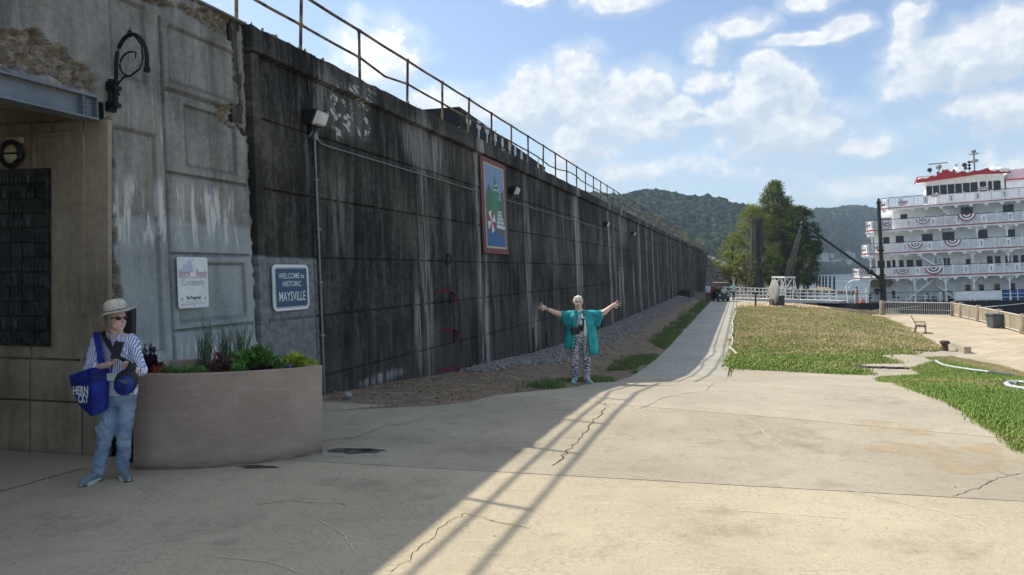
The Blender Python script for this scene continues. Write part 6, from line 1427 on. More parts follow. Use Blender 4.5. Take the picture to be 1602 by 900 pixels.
def bo(mb, nm, m_, par=None, **k): return mb.build(nm, m_, par or boat, world=False, **k)
LEN = 46.0; WID = 13.0; DZ = [-1.70, .98, 3.50, 5.95, 8.20]; S0 = [s_of(1310), 0.0, .92, 1.45, 2.95]; ST = 1.75
# hull
b = bb(); hs = s_of(1250); b.prism([(hs, 6.5), (hs+1.5, 3), (s_of(1345), .05), (LEN, .05), (LEN, WID), (s_of(1345), WID), (hs+1.5, 10)], (0, 0, -3.9-.0), (1, 0, 0), (0, 1, 0), (0, 0, 1), 2.15); bo(b, 'hull', M['bblack'])
b = bb(); b.prism([(hs+.2, 6.5), (hs+1.6, 3.1), (s_of(1345), .0), (LEN, .0), (LEN, WID), (s_of(1345), WID), (hs+1.6, 9.9)], (0, 0, -1.74), (1, 0, 0), (0, 1, 0), (0, 0, 1), .05); bo(b, 'main_deck', M['rail_dark'])
def outline_deck(s0, inset=0.0):
    c = .7; return [(s0+inset, c+inset), (s0+c+inset, inset), (LEN, inset), (LEN, WID-inset), (s0+c+inset, WID-inset), (s0+inset, WID-c-inset)]
r_ = random.Random(5)
for k in range(1, 5):
    z = DZ[k]; s0 = S0[k]; b = bb(); b.prism(outline_deck(s0), (0, 0, z-.20), (1, 0, 0), (0, 1, 0), (0, 0, 1), .20); dk = bo(b, 'deck', M['bw'])
    b = bb(); od = outline_deck(s0, -.02)
    for p, q in ((od[4], od[5]), (od[5], od[0]), (od[0], od[1]), (od[1], od[2])):
        d = Vector((*q, 0))-Vector((*p, 0)); c_ = (Vector((*q, 0))+Vector((*p, 0)))/2; b.box((c_.x, c_.y, z+.005), (d.length+.03, .05, .075), Matrix.Rotation(math.atan2(d.y, d.x), 3, 'Z'))
    bo(b, 'red_stripe', M['bred'], dk)
    # brackets hanging under the deck edge
    b = bb(); s = s0+.3
    while s < 26:
        b.prism([(-.26, 0), (.26, 0), (.12, -.12), (.06, -.26), (-.06, -.26), (-.12, -.12)], (s, .02, z-.20), (1, 0, 0), (0, 0, 1), (0, 1, 0), .05); s += 1.28
    bo(b, 'edge_brackets', M['bw'], dk, kind='stuff')
    # railing
    def run(p, q, dens=.13):
        p = Vector((*p, 0)); q = Vector((*q, 0)); L = (q-p).length; n = int(L/dens); return [p.lerp(q, i/n) for i in range(n+1)]
    ol = outline_deck(s0, .06); segs = [(ol[5], ol[0]), (ol[0], ol[1]), (ol[1], (26, .06))]
    b = bb(); bt = bb(); bp_ = bb(); be_ = bb()
    for p, q in segs:
        for v in run(p, q): b.box((v.x, v.y, z+.53), (.055, .035, .86))
        d = (Vector((*q, 0))-Vector((*p, 0))); a = math.atan2(d.y, d.x); c_ = (Vector((*q, 0))+Vector((*p, 0)))/2; Mz = Matrix.Rotation(a, 3, 'Z')
        bt.box((c_.x, c_.y, z+1.06), (d.length, .07, .06), Mz); b.box((c_.x, c_.y, z+.14), (d.length, .05, .06), Mz); b.box((c_.x, c_.y, z+.96), (d.length, .04, .05), Mz)
        n = max(1, int(d.length/2.1))
        for i in range(n+1):
            v = Vector((*p, 0)).lerp(Vector((*q, 0)), i/n); bp_.box((v.x, v.y, z+.55), (.10, .09, 1.08))
            if i < n:
                v = Vector((*p, 0)).lerp(Vector((*q, 0)), (i+.5)/n); bp_.box((v.x, v.y, z+.55), (.46, .03, .8), Mz); w_ = v-Mz @ Vector((0, .03, 0)); be_.box((w_.x, w_.y, z+.55), (.05, .02, .42), Mz); be_.box((w_.x, w_.y, z+.66), (.15, .02, .06), Mz); be_.box((w_.x, w_.y, z+.42), (.13, .02, .05), Mz)
    bo(b, 'balusters', M['bw'], dk, kind='stuff'); bo(bt, 'top_rail', M['rail_dark'], dk); bo(bp_, 'rail_posts', M['bw'], dk, kind='stuff'); bo(be_, 'rail_emblems', M['emb'], dk, kind='stuff')
# cabins
cab = [(1362, 0), (1372, 1), (1371, 2), (1403, 3)]; CT = []
for px, k in cab:
    t = ST if k else ST+.2; s0 = s_of(px, t); z0 = DZ[k]+.04; z1 = DZ[k+1]-.2; b = bb(); b.prism([(s0, t), (LEN-1, t), (LEN-1, WID-t), (s0, WID-t)], (0, 0, z0), (1, 0, 0), (0, 1, 0), (0, 0, 1), z1-z0); c_ = bo(b, 'cabin_wall', M['bw']); CT.append(c_)
    # shallow pilasters so the wall is not one sheet
    b = bb()
    for q in ({0: (1437, 1498), 1: (1504, 1537), 2: (1434, 1518), 3: (1455, 1561)}[k]): s = s_of(q, t); b.box((s, t-.03, (z0+z1)/2), (.12, .06, z1-z0-.02))
    bo(b, 'wall_post', M['bw'], c_)
WIN = [[(1510, 1518, 445.5, 458), (1531, 1539, 445, 457), (1555.5, 1564, 444, 456.5), (1581, 1588, 443, 455), (1387, 1397, 440, 446), (1629, 1637, 441, 453), (1655, 1663, 440, 452)],
 [(1374.5, 1386, 408, 419), (1389, 1395, 408, 419), (1398, 1404, 407, 419), (1408.6, 1415.5, 407, 418.5), (1420, 1431, 406.5, 418), (1435, 1444, 407, 417), (1464, 1472.6, 404, 413), (1478, 1488, 403.6, 418), (1513, 1520, 405.5, 418), (1546, 1555, 401, 416.5), (1558.7, 1567, 400.6, 416), (1575, 1583, 400, 416), (1587, 1595, 399.6, 415), (1599, 1607, 399, 415), (1625, 1633, 397, 413)],
 [(1385, 1395, 371, 382), (1405, 1417.5, 369, 380.5), (1446, 1463, 366, 376.6), (1478, 1497, 363, 376), (1533, 1549, 359.7, 375.5), (1580, 1592, 359, 374), (1620, 1634, 355, 370)],
 [(1414, 1424.6, 335, 343.7), (1509, 1528, 324, 336), (1575, 1592, 320, 334.4), (1622, 1638, 316, 330)]]
for k, L in enumerate(WIN):
    t = ST if k else ST+.2
    for x0, x1, y0, y1 in L:
        sa, sb = s_of(x0, t), s_of(x1, t); za, zb = z_of((x0+x1)/2, y1, t), z_of((x0+x1)/2, y0, t)
        b = bb(); b.box(((sa+sb)/2, t-.012, (za+zb)/2), (sb-sa+.10, .03, zb-za+.10)); f_ = bo(b, 'window', M['bw'], CT[k])
        b = bb(); b.box(((sa+sb)/2, t-.03, (za+zb)/2), (sb-sa, .03, zb-za)); 
        bo(b, 'window_pane', M['glass'], CT[k])
        if x1-x0 > 9 and (k, x0) not in ((1, 1420), ):
            b = bb(); b.box(((sa+sb)/2, t-.05, (za+zb)/2), (.04, .02, zb-za)); bo(b, 'mullion', M['rail_dark'] if k > 1 else M['bw'], CT[k])
# columns with curved brackets
colpx = [[1355, 1431, 1480, 1524, 1580, 1640], [1364, 1404, 1524, 1580, 1640], [1368, 1533, 1580, 1640]]
for k, L in enumerate(colpx):
    for px in L:
        s = s_of(px, .12); z0, z1 = DZ[k]+.04, DZ[k+1]-.2; b = bb(); b.cyl((s, .14, z0), (s, .14, z1), .065, .055, 8); b.cyl((s, .14, z0), (s, .14, z0+.25), .09, .09, 8)
        for sx in (-1, 1):
            b.tube([(s, .14, z1-.75), (s+sx*.10, .14, z1-.40), (s+sx*.32, .14, z1-.16), (s+sx*.62, .14, z1-.02)], .045, 6); b.tube([(s+sx*.04, .14, z1-.25), (s+sx*.22, .14, z1-.06)], .03, 5)
        b.box((s, .14, z1-.04), (1.3, .07, .07)); bo(b, 'column', M['bw'])
# stairs
def stairs(x0, y0, x1, y1, t, nm='stair', n=11, wd=1.0):
    sa, sb = s_of(x0, t), s_of(x1, t); za, zb = z_of(x0, y0, t), z_of(x1, y1, t); st_ = bb()
    for i in range(n):
        f = (i+.5)/n; st_.box((lerp(sa, sb, f), t+wd/2, lerp(za, zb, f)), (abs(sb-sa)/n+.10, wd, .05))
    o = bo(st_, nm, M['bw'])
    for tt_ in (t, t+wd):
        b = bb(); a_, c_ = Vector((sa, tt_, za)), Vector((sb, tt_, zb)); b.tube([a_-Vector((0, 0, .08)), c_-Vector((0, 0, .08))], .09, 4); bo(b, 'stringer', M['bw'], o)
        b = bb()
        for h in (.25, .5, .75, 1.0): b.tube([a_+Vector((0, 0, h)), c_+Vector((0, 0, h))], .022, 4)
        for i in range(6): q = a_.lerp(c_, i/5); b.tube([q, q+Vector((0, 0, 1.0))], .025, 4)
        bo(b, 'handrail', M['bw'], o)
stairs(1416, 471, 1460, 437, .5); stairs(1498, 471, 1466, 446, 1.0, n=8); stairs(1478, 423, 1438, 397, .35); stairs(1502, 348, 1472, 316, .4)
# main deck rail, awning, capstan gear
b = bb(); s = s_of(1336)
while s < 22: b.cyl((s, .06, DZ[0]), (s, .06, DZ[0]+1.05), .035, n=6); s += 1.3
for h in (.35, .7): b.tube([(s_of(1336), .06, DZ[0]+h), (22, .06, DZ[0]+h)], .02, 4)
bo(b, 'main_rail', M['bw']); b = bb(); b.tube([(s_of(1336), .06, DZ[0]+1.05), (22, .06, DZ[0]+1.05)], .03, 5); bo(b, 'main_top_rail', M['rail_dark'])
b = bb(); b.box((s_of(1378, 1.2), 1.9, DZ[0]+2.0), (2.0, .5, .75)); bo(b, 'awning', M['canvas'])
for x0, x1, m_ in ((1494, 1566, 'bw'), (1566, 1650, 'slingb2')):
    if m_ == 'slingb2': M[m_] = pm('blue_tarp', (.03, .10, .26), .7, var=.35, scale=3, bump=.6, bd=.05)
    b = bb(); sa, sb = s_of(x0, .3), s_of(x1, .3); b.box(((sa+sb)/2, .3, DZ[0]+.55), (sb-sa, .06, .95)); bo(b, 'deck_panel', M[m_], bevel=.02)
for i in range(9):
    b = bb(); s = s_of(1448+r_.uniform(0, 38), 1.2); z = DZ[0]+.25; b.cyl((s, 1.0+r_.random(), z-.2), (s, 1.0+r_.random(), z+r_.uniform(.2, .8)), r_.uniform(.1, .28), r_.uniform(.08, .2), 10); bo(b, 'deck_machinery', M['galv'] if i % 2 else M['bw'])
b = bb(); b.tube([(s_of(1325), 1.0, DZ[0]), (s_of(1323), 1.0, DZ[0]+1.7), (s_of(1328), 1.0, DZ[0]+2.3), (s_of(1340), 1.0, DZ[0]+2.6)], .06, 6); b.tube([(s_of(1324), 1.0, DZ[0]+1.3), (s_of(1336), 1.0, DZ[0]+2.5)], .05, 6); bo(b, 'bow_davit', M['bw'])
# pilot house
TP = 2.3; sa, sb = s_of(1456, TP), s_of(1581, TP); zP0, zP1 = DZ[4]+.04, z_of(1500, 274, TP)
b = bb(); b.prism([(sa, TP), (s_of(1540, TP), TP), (sb, TP+.6), (sb, 7), (sa, 7)], (0, 0, zP0), (1, 0, 0), (0, 1, 0), (0, 0, 1), zP1-zP0); ph = bo(b, 'pilot_house', M['bw'])
for x0, x1 in ((1457.5, 1465), (1468, 1476), (1479, 1488), (1491, 1500), (1503, 1511.7), (1515, 1524), (1527, 1536.5), (1541.7, 1550), (1555.5, 1559.7), (1564, 1573.6)):
    s_a, s_b = s_of(x0, TP), s_of(x1, TP); dt = .0 if x1 < 1541 else (s_a-s_of(1540, TP))/(sb-s_of(1540, TP))*.6
    zt_ = zP0+2.05-.0; b = bb(); b.box(((s_a+s_b)/2, TP+dt-.03, zt_-.45), (s_b-s_a, .08, .95)); bo(b, 'pilot_window', M['glass'], ph)
    b = bb(); b.box(((s_a+s_b)/2, TP+dt-.01, zt_-.45), (s_b-s_a+.09, .06, 1.04)); bo(b, 'pilot_window_frame', M['rail_dark'], ph)
# carved red eave of the roof
crest = [(660, 332), (1230, 250), (1480, 240), (1535, 234), (1535, 215), (1500, 225), (1440, 222), (1420, 208), (1385, 222), (1345, 213), (1335, 195), (1310, 190), (1270, 207), (1230, 215), (1190, 212), (1160, 226), (1130, 235), (1090, 215), (1060, 228), (1030, 240), (1022, 205), (1005, 198), (995, 222), (975, 222), (950, 200), (925, 208), (905, 205), (893, 232), (872, 238), (860, 222), (848, 226), (852, 262), (828, 270), (806, 260), (780, 272), (765, 285), (740, 290), (718, 283), (690, 292), (660, 300)]
TR = 1.5; pc_ = []
for x_, y_ in crest: px, py = 1330+x_/5.89, 230+y_/5.89; pc_.append((s_of(px, TR), z_of(px, py, TR)))
b = bb(); b.prism(pc_, (0, TR, 0), (1, 0, 0), (0, 0, 1), (0, 1, 0), .08); bo(b, 'red_eave', M['bred'], ph)
zr = z_of(1500, 273, TR); b = bb(); s1_, s2_ = s_of(1443, TR), s_of(1589, TR)
b.prism([(s1_+.05, TR+.09), (s2_, TR+.09), (s2_, 7.5), (s1_+.05, 7.5)], (0, 0, zP1-.02), (1, 0, 0), (0, 1, 0), (0, 0, 1), .16); bo(b, 'roof', M['bw'], ph)
b = bb(); b.prism([(s1_, TR+.1), (s1_+.08, TR+.1), (s1_+.08, 7.5), (s1_, 7.5)], (0, 0, zP1-.1), (1, 0, 0), (0, 1, 0), (0, 0, 1), .22); bo(b, 'red_eave', M['bred'], ph)
zq = z_of(1595, 281, 3); b = bb(); b.box((s_of(1582, 3)+6, 6, (DZ[4]+zq)/2), (12, 6, zq-DZ[4])); bo(b, 'upper_deckhouse', M['bw']); b = bb(); b.box((s_of(1580, 3)+6.2, 6, zq+.04), (12.4, 6.4, .10)); bo(b, 'deckhouse_roof', M['bred'])
b = bb(); b.box((s_of(1588, 3)+3, 6, zq+.7), (6, 3, 1.2)); bo(b, 'air_handler', M['bw'], bevel=.05)
# roof gear
TG = 3.0
def RG(px, py): return Vector((s_of(px, TG), TG, z_of(px, py, TG)))
b = bb(); b.tube([RG(1534, 268), RG(1534, 236)], .07, 8); b.ell(RG(1534, 240), (.5, .3, .10), n=10, m=6); b.ell(RG(1534, 236), (.22, .2, .16), n=8, m=6); b.ell(RG(1533, 252), (.25, .22, .2), n=8, m=6); b.ell(RG(1537, 251), (.22, .22, .18), n=8, m=6); bo(b, 'signal_mast', M['galv'])
b = bb(); b.tube([RG(1478, 272), RG(1478, 258)], .07, 6); b.box(RG(1477, 255.3), (1.75, .12, .10)); b.ell(RG(1478, 261), (.28, .25, .28), n=8, m=6); bo(b, 'radar', M['galv'])
for px, py in ((1464, 266), (1519, 258)):
    b = bb(); b.tube([RG(px, 272), RG(px, py+2)], .05, 6); p_ = RG(px, py); b.cyl(p_+Vector((-.05, -.25, 0)), p_+Vector((0, .15, 0)), .24, .14, 12); sl2 = bo(b, 'searchlight', M['galv']); b = bb(); b.cyl(p_+Vector((-.06, -.28, 0)), p_+Vector((-.05, -.24, 0)), .20, .20, 12); bo(b, 'lens', M['black'], sl2)
b = bb(); b.tube([RG(1506, 270), RG(1506, 258)], .05, 6); b.cyl(RG(1506, 258), RG(1506, 256.5), .1, .22, 8); bo(b, 'whistle_pipe', M['galv'])
b = bb(); b.tube([RG(1526, 268), RG(1526, 252)], .04, 6)
for q in (253, 258, 263): b.ell(RG(1526, q), (.16, .14, .14), n=8, m=6)
b.box(RG(1521, 264), (.5, .1, .07)); b.ell(RG(1520, 262), (.14, .12, .14), n=8, m=6); bo(b, 'navigation_lights', M['black'])
b = bb(); b.ell(RG(1561, 264), (.42, .4, .3), n=12, m=8); b.ell(RG(1572, 263), (.5, .3, .16), n=12, m=8); b.ell(RG(1505, 264), (.3, .3, .2)); bo(b, 'radome', M['bw'])
# black stage mast and boom
mS = s_of(1381, -.35); b = bb(); b.cyl((mS, -.35, DZ[0]-.3), (mS, -.35, z_of(1381, 315, -.35)), .21, .17, 12); b.cyl((mS, -.35, DZ[0]), (mS, -.35, z_of(1381, 437, -.35)), .30, .28, 12); b.ell((mS, -.35, z_of(1381, 313, -.35)), (.14, .14, .22)); b.cyl((mS, -.35, z_of(1381, 318, -.35)), (mS, -.35, z_of(1381, 316, -.35)), .26, .26, 10)
for q in (1.2, 2.9, 5.5): b.box((mS, -.35, DZ[0]+q), (.6, .5, .18))
bo(b, 'stage_mast', M['bblack'])
tipw = at(1255, 350, 76.5); footl = Vector((mS-.2, -.4, z_of(1380, 436, -.35))); iMW = MW.inverted(); tipl = iMW @ tipw
b = bb(); b.tube([footl, tipl], [.15, .11], 8); b.ell(tipl, (.25, .2, .25), n=8, m=6); b.ell(tipl.lerp(footl, .10), (.16, .16, .2), n=8, m=6); b.ell(footl.lerp(tipl, .12), (.3, .2, .3), n=8, m=6); bo(b, 'stage_boom', M['bblack'])
b = bb(); top_ = Vector((mS, -.35, z_of(1381, 318, -.35))); b.tube([tipl.lerp(footl, .35), top_], .012, 4); bo(b, 'boom_stay', M['iron'])
b = bb()
for dx, dp in ((0, (1227, 434)), (1, (1231, 434)), (2, (1234, 434)), (3, (1238, 435))): b.tube([tipl+Vector((.06*dx-.1, 0, 0)), iMW @ at(dp[0], dp[1], 76.5)], .014, 4)
bo(b, 'hoist_cable', M['galv'])
b = bb(); b.tube([iMW @ at(1350, 487, 62), (s_of(1440), -.05, DZ[0]-.4)], .025, 5); b.tube([(s_of(1480), -.1, DZ[0]-.9), (s_of(1640), -.1, DZ[0]-.1)], .03, 5); bo(b, 'mooring_line', M['bw'])
# bunting: three gathered bands on each
def bunting(px, py, wpx, label, t=-.06):
    s = s_of(px, t); Y = 75-.459*s; k = Y/F; w_ = wpx*k/2/1.12; zc = z_of(px, py, t); c = MW @ Vector((s, t, zc)); th_ = thing('bunting', label, 'bunting', c, 'red white and blue bunting on the riverboat rails')
    for r0, r1, m_ in ((.84, 1.0, 'bunred'), (.58, .85, 'bw'), (.40, .60, 'bnavy'), (.22, .42, 'bw'), (.0, .24, 'bunred')):
        b = MB(MW); vs = []; n = 24
        for i in range(n+1):
            a = math.pi*(1+i/n); pl_ = .03*(1 if i % 2 else -1)-.04
            for r in (r0, r1): vs.append((s+math.cos(a)*w_*r, t+pl_*r-.03*(1-r), zc+math.sin(a)*w_*r*.86))
        fs = [(2*i, 2*i+1, 2*i+3, 2*i+2) for i in range(n)]; b.add(vs, fs); o = b.build('band', M[m_], th_); o.modifiers.new('cloth', 'SOLIDIFY').thickness = .02
BT = [(1419, 314, 16, 'small bunting on the top rail, second from the bow'), (1470, 303, 13, 'gathered bunting on the top rail below the pilot house windows'), (1546, 292, 16, 'bunting on the top rail at the right below the pilot house'), (1388, 319, 9, 'bunting at the bow end of the top rail'),
      (1393, 347, 16, 'leftmost full bunting on the second rail from the top'), (1449, 342, 21, 'bunting in the middle of the second rail from the top'), (1518, 335, 27, 'widest bunting on the second rail from the top, below the big window'), (1362, 352, 8, 'bunting at the bow corner of the second rail from the top'),
      (1379, 385, 16, 'leftmost full bunting on the third rail from the top, by the black mast'), (1435, 381, 22, 'bunting in the middle of the third rail from the top'), (1494, 376, 25, 'rightmost bunting on the third rail from the top'), (1354, 390, 8, 'bunting at the bow corner of the third rail from the top'),
      (1359, 423, 15, 'leftmost full bunting on the lowest rail, behind the boom'), (1413, 421, 20, 'middle bunting on the lowest rail above the stair top'), (1462, 419, 27, 'widest bunting on the lowest rail, at the foot of the stair'), (1339, 424, 8, 'bunting at the bow corner of the lowest rail')]
for x_, y_, w_, l_ in BT: bunting(x_, y_, w_, l_)
# ================================================================ landing stage
M['stagew'] = pm('stage_white', (.60, .61, .58), .6, var=.15, scale=2)
SA = at(1151, 466.5, 75.0); SB = at(1332, 471, 77.2); sdir = (SB-SA).normalized(); sn = Vector((-sdir.y, sdir.x, 0)).normalized(); stg = thing('landing_stage', 'long white gangway stage with railings leading from the path to the riverboat', 'gangway', SA)
b = MB(); b.hexa([SA, SB, SB+sn*2.6, SA+sn*2.6, SA-Vector((0, 0, .3)), SB-Vector((0, 0, .3)), SB+sn*2.6-Vector((0, 0, .3)), SA+sn*2.6-Vector((0, 0, .3))]); b.build('deck', M['stagew'], stg)
for o_ in (.03, 2.55):
    b = MB(); n = 15
    for i in range(n+1): p = SA.lerp(SB, i/n)+sn*o_; b.cyl(p, p+Vector((0, 0, 1.12)), .04, n=6)
    b.build('railing_post', M['stagew'], stg); b = MB()
    for h in (.35, .72, 1.1): b.tube([SA+sn*o_+Vector((0, 0, h)), SB+sn*o_+Vector((0, 0, h))], .032, 5)
    for i in range(0, 4): p = SA.lerp(SB, i/n)+sn*o_; q = SA.lerp(SB, (i+1)/n)+sn*o_; b.tube([p+Vector((0, 0, .1 if i % 2 else 1.0)), q+Vector((0, 0, 1.0 if i % 2 else .1))], .03, 5)
    b.build('rail', M['stagew'], stg)
    b = MB(); L_ = lambda px: SA.lerp(SB, (px-1151)/181.0)+sn*o_; zt = at(1232, 434.5, 75.5).z
    tp = [L_(1228), L_(1241)]; tp = [Vector((p.x, p.y, zt)) for p in tp]; ft = [L_(1217), L_(1249)]
    for p, q in ((ft[0], tp[0]), (ft[1], tp[1]), (L_(1229), tp[0]), (L_(1240), tp[1]), (ft[0], tp[0].lerp(tp[1], .9)), (ft[1], tp[0].lerp(tp[1], .1))): b.tube([p, q], .048, 6)
    b.tube([tp[0]-Vector((.15, 0, 0)), tp[1]+Vector((.15, 0, 0))], .12, 6); b.build('hoist_frame', M['stagew'], stg)
b = MB(); b.tube([tp[0]-sn*2.5, tp[0]], .08, 6); b.tube([tp[1]-sn*2.5, tp[1]], .08, 6); b.build('cross_bar', M['stagew'], stg)
# ================================================================ trees, pier
def leafy(name, c0, c1, tl=.35):
    m, g = mat(name); v = g.node('ShaderNodeAttribute', attribute_name='tone'); n = g.noise(g.pos(), .35, 3); f = g.m('ADD', g.m('MULTIPLY', v.outputs['Fac'], .6), g.m('MULTIPLY', n, .4)); c = g.mix(f, c0, c1)
    b = g.node('ShaderNodeBsdfDiffuse'); g.L.new(c, b.inputs[0]); t = g.node('ShaderNodeBsdfTranslucent'); g.L.new(g.mix(.4, c, (.14, .17, .02)), t.inputs[0]); mx = g.node('ShaderNodeMixShader'); mx.inputs[0].default_value = tl
    g.L.new(b.outputs[0], mx.inputs[1]); g.L.new(t.outputs[0], mx.inputs[2]); o = g.node('ShaderNodeOutputMaterial'); g.L.new(mx.outputs[0], o.inputs[0]); return m
M['tl_dark'] = leafy('cottonwood_leaf', (.06, .078, .022), (.24, .27, .08)); M['tl_light'] = leafy('willow_leaf', (.13, .17, .035), (.32, .35, .09)); M['tl_deep'] = leafy('deep_green_leaf', (.028, .045, .014), (.11, .15, .04))
M['bark'] = pm('grey_bark', (.09, .075, .06), .95, var=.4, scale=4, bump=1, bd=.05, coords='pos')
def tree(label, px, Y, ytop, ybot, hw, m_, seed, n_cl=90, leaf=.34, per=95, cat='tree', name='riverside_tree', shape=None):
    r = random.Random(seed); k = Y/F; x0 = (px-CX)*k; gz = ground(x0, Y); zt = CH-(ytop-HY)*k; zb = CH-(ybot-HY)*k; W_ = hw*k; t = thing(name, label, cat, (x0, Y, gz), 'trees by the old pier')
    shape = shape or (lambda u: math.sin(math.pi*min(1, u*.86+.12))**.7*(1.0-.55*u))
    b = MB(); tr_ = [Vector((x0+r.gauss(0, .25)*i*.3, Y+r.gauss(0, .2)*i*.3, lerp(gz-.3, zt-1.0, i/6))) for i in range(7)]; b.tube(tr_, [max(.05, (W_*.075)*(1-i/6.5)) for i in range(7)], 8); b.build('trunk', M['bark'], t)
    vs = []; tn = []; lim = MB()
    for c in range(int(n_cl*1.35)):
        u = r.random()**.85; a = r.uniform(0, 6.283); rad = W_*shape(u)*(.55+.5*r.random()**.5)*(1+.28*mnoise.noise(Vector((math.cos(a)*1.3, math.sin(a)*1.3, u*4+seed)))); cc = Vector((x0+math.cos(a)*rad, Y+math.sin(a)*rad*.8, lerp(zb, zt, u)))
        s = W_*r.uniform(.16, .30)*(1-.35*u)
        if c % 3 == 0:
            q = tr_[min(6, max(1, int(u*6)))]; lim.tube([Vector((q.x, q.y, min(q.z, cc.z-.5))), q.lerp(cc, .5)+Vector((0, 0, -.3)), cc], [.12, .07, .03], 5)
        nl = int(per*1.1*(s/(W_*.2))**2)
        D = rng.normal(0, 1, (nl, 3)); D /= np.linalg.norm(D, axis=1)[:, None]; rr = rng.random(nl)**.45; ctr = np.array(cc)+D*(rr*s)[:, None]*np.array((1, 1, .75))
        A = rng.normal(0, 1, (nl, 3)); A /= np.linalg.norm(A, axis=1)[:, None]; Bv = np.cross(A, D+rng.normal(0, .4, (nl, 3))); Bv /= np.linalg.norm(Bv, axis=1)[:, None]+1e-9; sz = (leaf*rng.uniform(.5, 1.1, nl))[:, None]
        q4 = np.stack([ctr-A*sz*.5, ctr+Bv*sz*.28, ctr+A*sz*.5, ctr-Bv*sz*.28], 1).reshape(-1, 3); vs.append(q4); tn.append(np.repeat(np.clip(rng.normal(.45+.25*r.uniform(-1, 1), .2, nl), 0, 1), 4))
    V4 = np.concatenate(vs).astype(np.float32); nq = len(V4)//4; me = bpy.data.meshes.new('crown'); me.vertices.add(len(V4)); me.vertices.foreach_set('co', V4.ravel()); me.loops.add(nq*4); me.loops.foreach_set('vertex_index', np.arange(nq*4, dtype=np.int32)); me.polygons.add(nq); me.polygons.foreach_set('loop_start', np.arange(0, nq*4, 4, dtype=np.int32)); me.update(calc_edges=True)
    at_ = me.attributes.new('tone', 'FLOAT', 'POINT'); at_.data.foreach_set('value', np.concatenate(tn).astype(np.float32)); me.materials.append(m_); o = link(bpy.data.objects.new('crown', me)); attach(o, t); lim.build('limb', M['bark'], t)
con = lambda u: (1-u)**.62*(.75+.3*u) if u > .25 else .62+.25*u/.25*.9
tree('tall conical cottonwood with the highest crown, behind the old pier', 1212, 132, 287, 438, 56, M['tl_dark'], 3, 190, .40, 120, shape=con)
tree('broad paler tree left of the old pier', 1176, 128, 322, 440, 56, M['tl_light'], 4, 110, .34, 90)
tree('dark drooping tree right of the old pier, above the gangway', 1247, 127, 324, 447, 42, M['tl_deep'], 5, 150, .38, 110, shape=lambda u: (1-u)**.5*(.6+.5*u)+.12)
tree('yellow-green bushy tree on the far left, above the stone slope', 1150, 118, 368, 438, 32, M['tl_light'], 6, 60, .3, 80, shape=lambda u: math.sin(math.pi*(u*.8+.15)))
tree('small green bush between the stone slope and the old pier', 1168, 110, 398, 441, 20, M['tl_light'], 7, 45, .28, 80, shape=lambda u: math.sin(math.pi*(u*.8+.15)))
tree('dark low bush at the foot of the old pier on its right', 1212, 112, 400, 445, 26, M['tl_deep'], 8, 60, .3, 90, shape=lambda u: math.sin(math.pi*(u*.8+.12)))
tree('lowest dark bush hanging towards the river, right end of the grove', 1262, 122, 385, 446, 17, M['tl_deep'], 9, 45, .3, 90, shape=lambda u: math.sin(math.pi*(u*.8+.12)))
tree('thin leafy vine bush climbing the right side of the old pier', 1195, 104.5, 368, 446, 9, M['tl_deep'], 12, 26, .28, 80, cat='bush', name='climbing_bush', shape=lambda u: .8)
tree('thin pale bush at the left foot of the old pier', 1174, 104.5, 395, 446, 9, M['tl_light'], 13, 22, .28, 80, cat='bush', name='climbing_bush', shape=lambda u: .8)
m, g = mat('old_pier_concrete'); p = g.pos(); n = g.noise(g.vm('MULTIPLY', p, (1.6, 1.6, .25)), 1, 6, .65); n2 = g.noise(p, 2, 5); g.bsdf(g.mix(g.ss(n, .4, .6), (.035, .030, .026), (.095, .08, .065)), .95, 0, g.bump(n2, .6, .1)); M['pier'] = m
pr = thing('bridge_pier', 'tall dark brown abandoned bridge pier standing in front of the trees', 'bridge pier', ((1183.5-CX)/F*106, 106, -2)); x0 = (1183.5-CX)/F*106; k = 106/F
b = MB(); zt = CH+(HY-347)*k; b.loft([((x0, 106, -3), 1.12, .9), ((x0, 106, 3), 1.05, .85), ((x0, 106, zt), .93, .78)], 10); b.build('shaft', M['pier'], pr); b = MB(); b.loft([((x0, 106, zt), 1.02, .88), ((x0, 106, zt+.5), 1.02, .88)], 10); b.build('cap', M['pier'], pr)
# mooring piles in the river
for i, px in enumerate((1278, 1282.5, 1287.5, 1292.3, 1298.3, 1305)):
    Y = 205-i*3; p = at(px, 432, Y); b = MB(); b.cyl((p.x, Y, -6), (p.x, Y, CH-(432+i*.25-HY)*Y/F), .30, .26, 8); b.cyl((p.x, Y, CH-(432+i*.25-HY)*Y/F), (p.x, Y, CH-(432+i*.25-HY)*Y/F+.25), .26, .05, 8)
    tag(b.build('mooring_pile', M['iron']), '%s of the six dark piles standing in the river' % ('leftmost', 'second from left', 'third from left', 'third from right', 'second from right', 'rightmost')[i], 'pile', 'piles in the river')
b = MB(); q0, q1 = at(1281, 449, 195), at(1300, 451, 185); b.hexa([q0, q1, q1+Vector((2, 6, 0)), q0+Vector((2, 6, 0)), q0+Vector((0, 0, -2)), q1+Vector((0, 0, -2)), q1+Vector((2, 6, -2)), q0+Vector((2, 6, -2))]); tag(b.build('river_dock', M['soil']), 'low brown dock face standing between the river piles', 'dock')
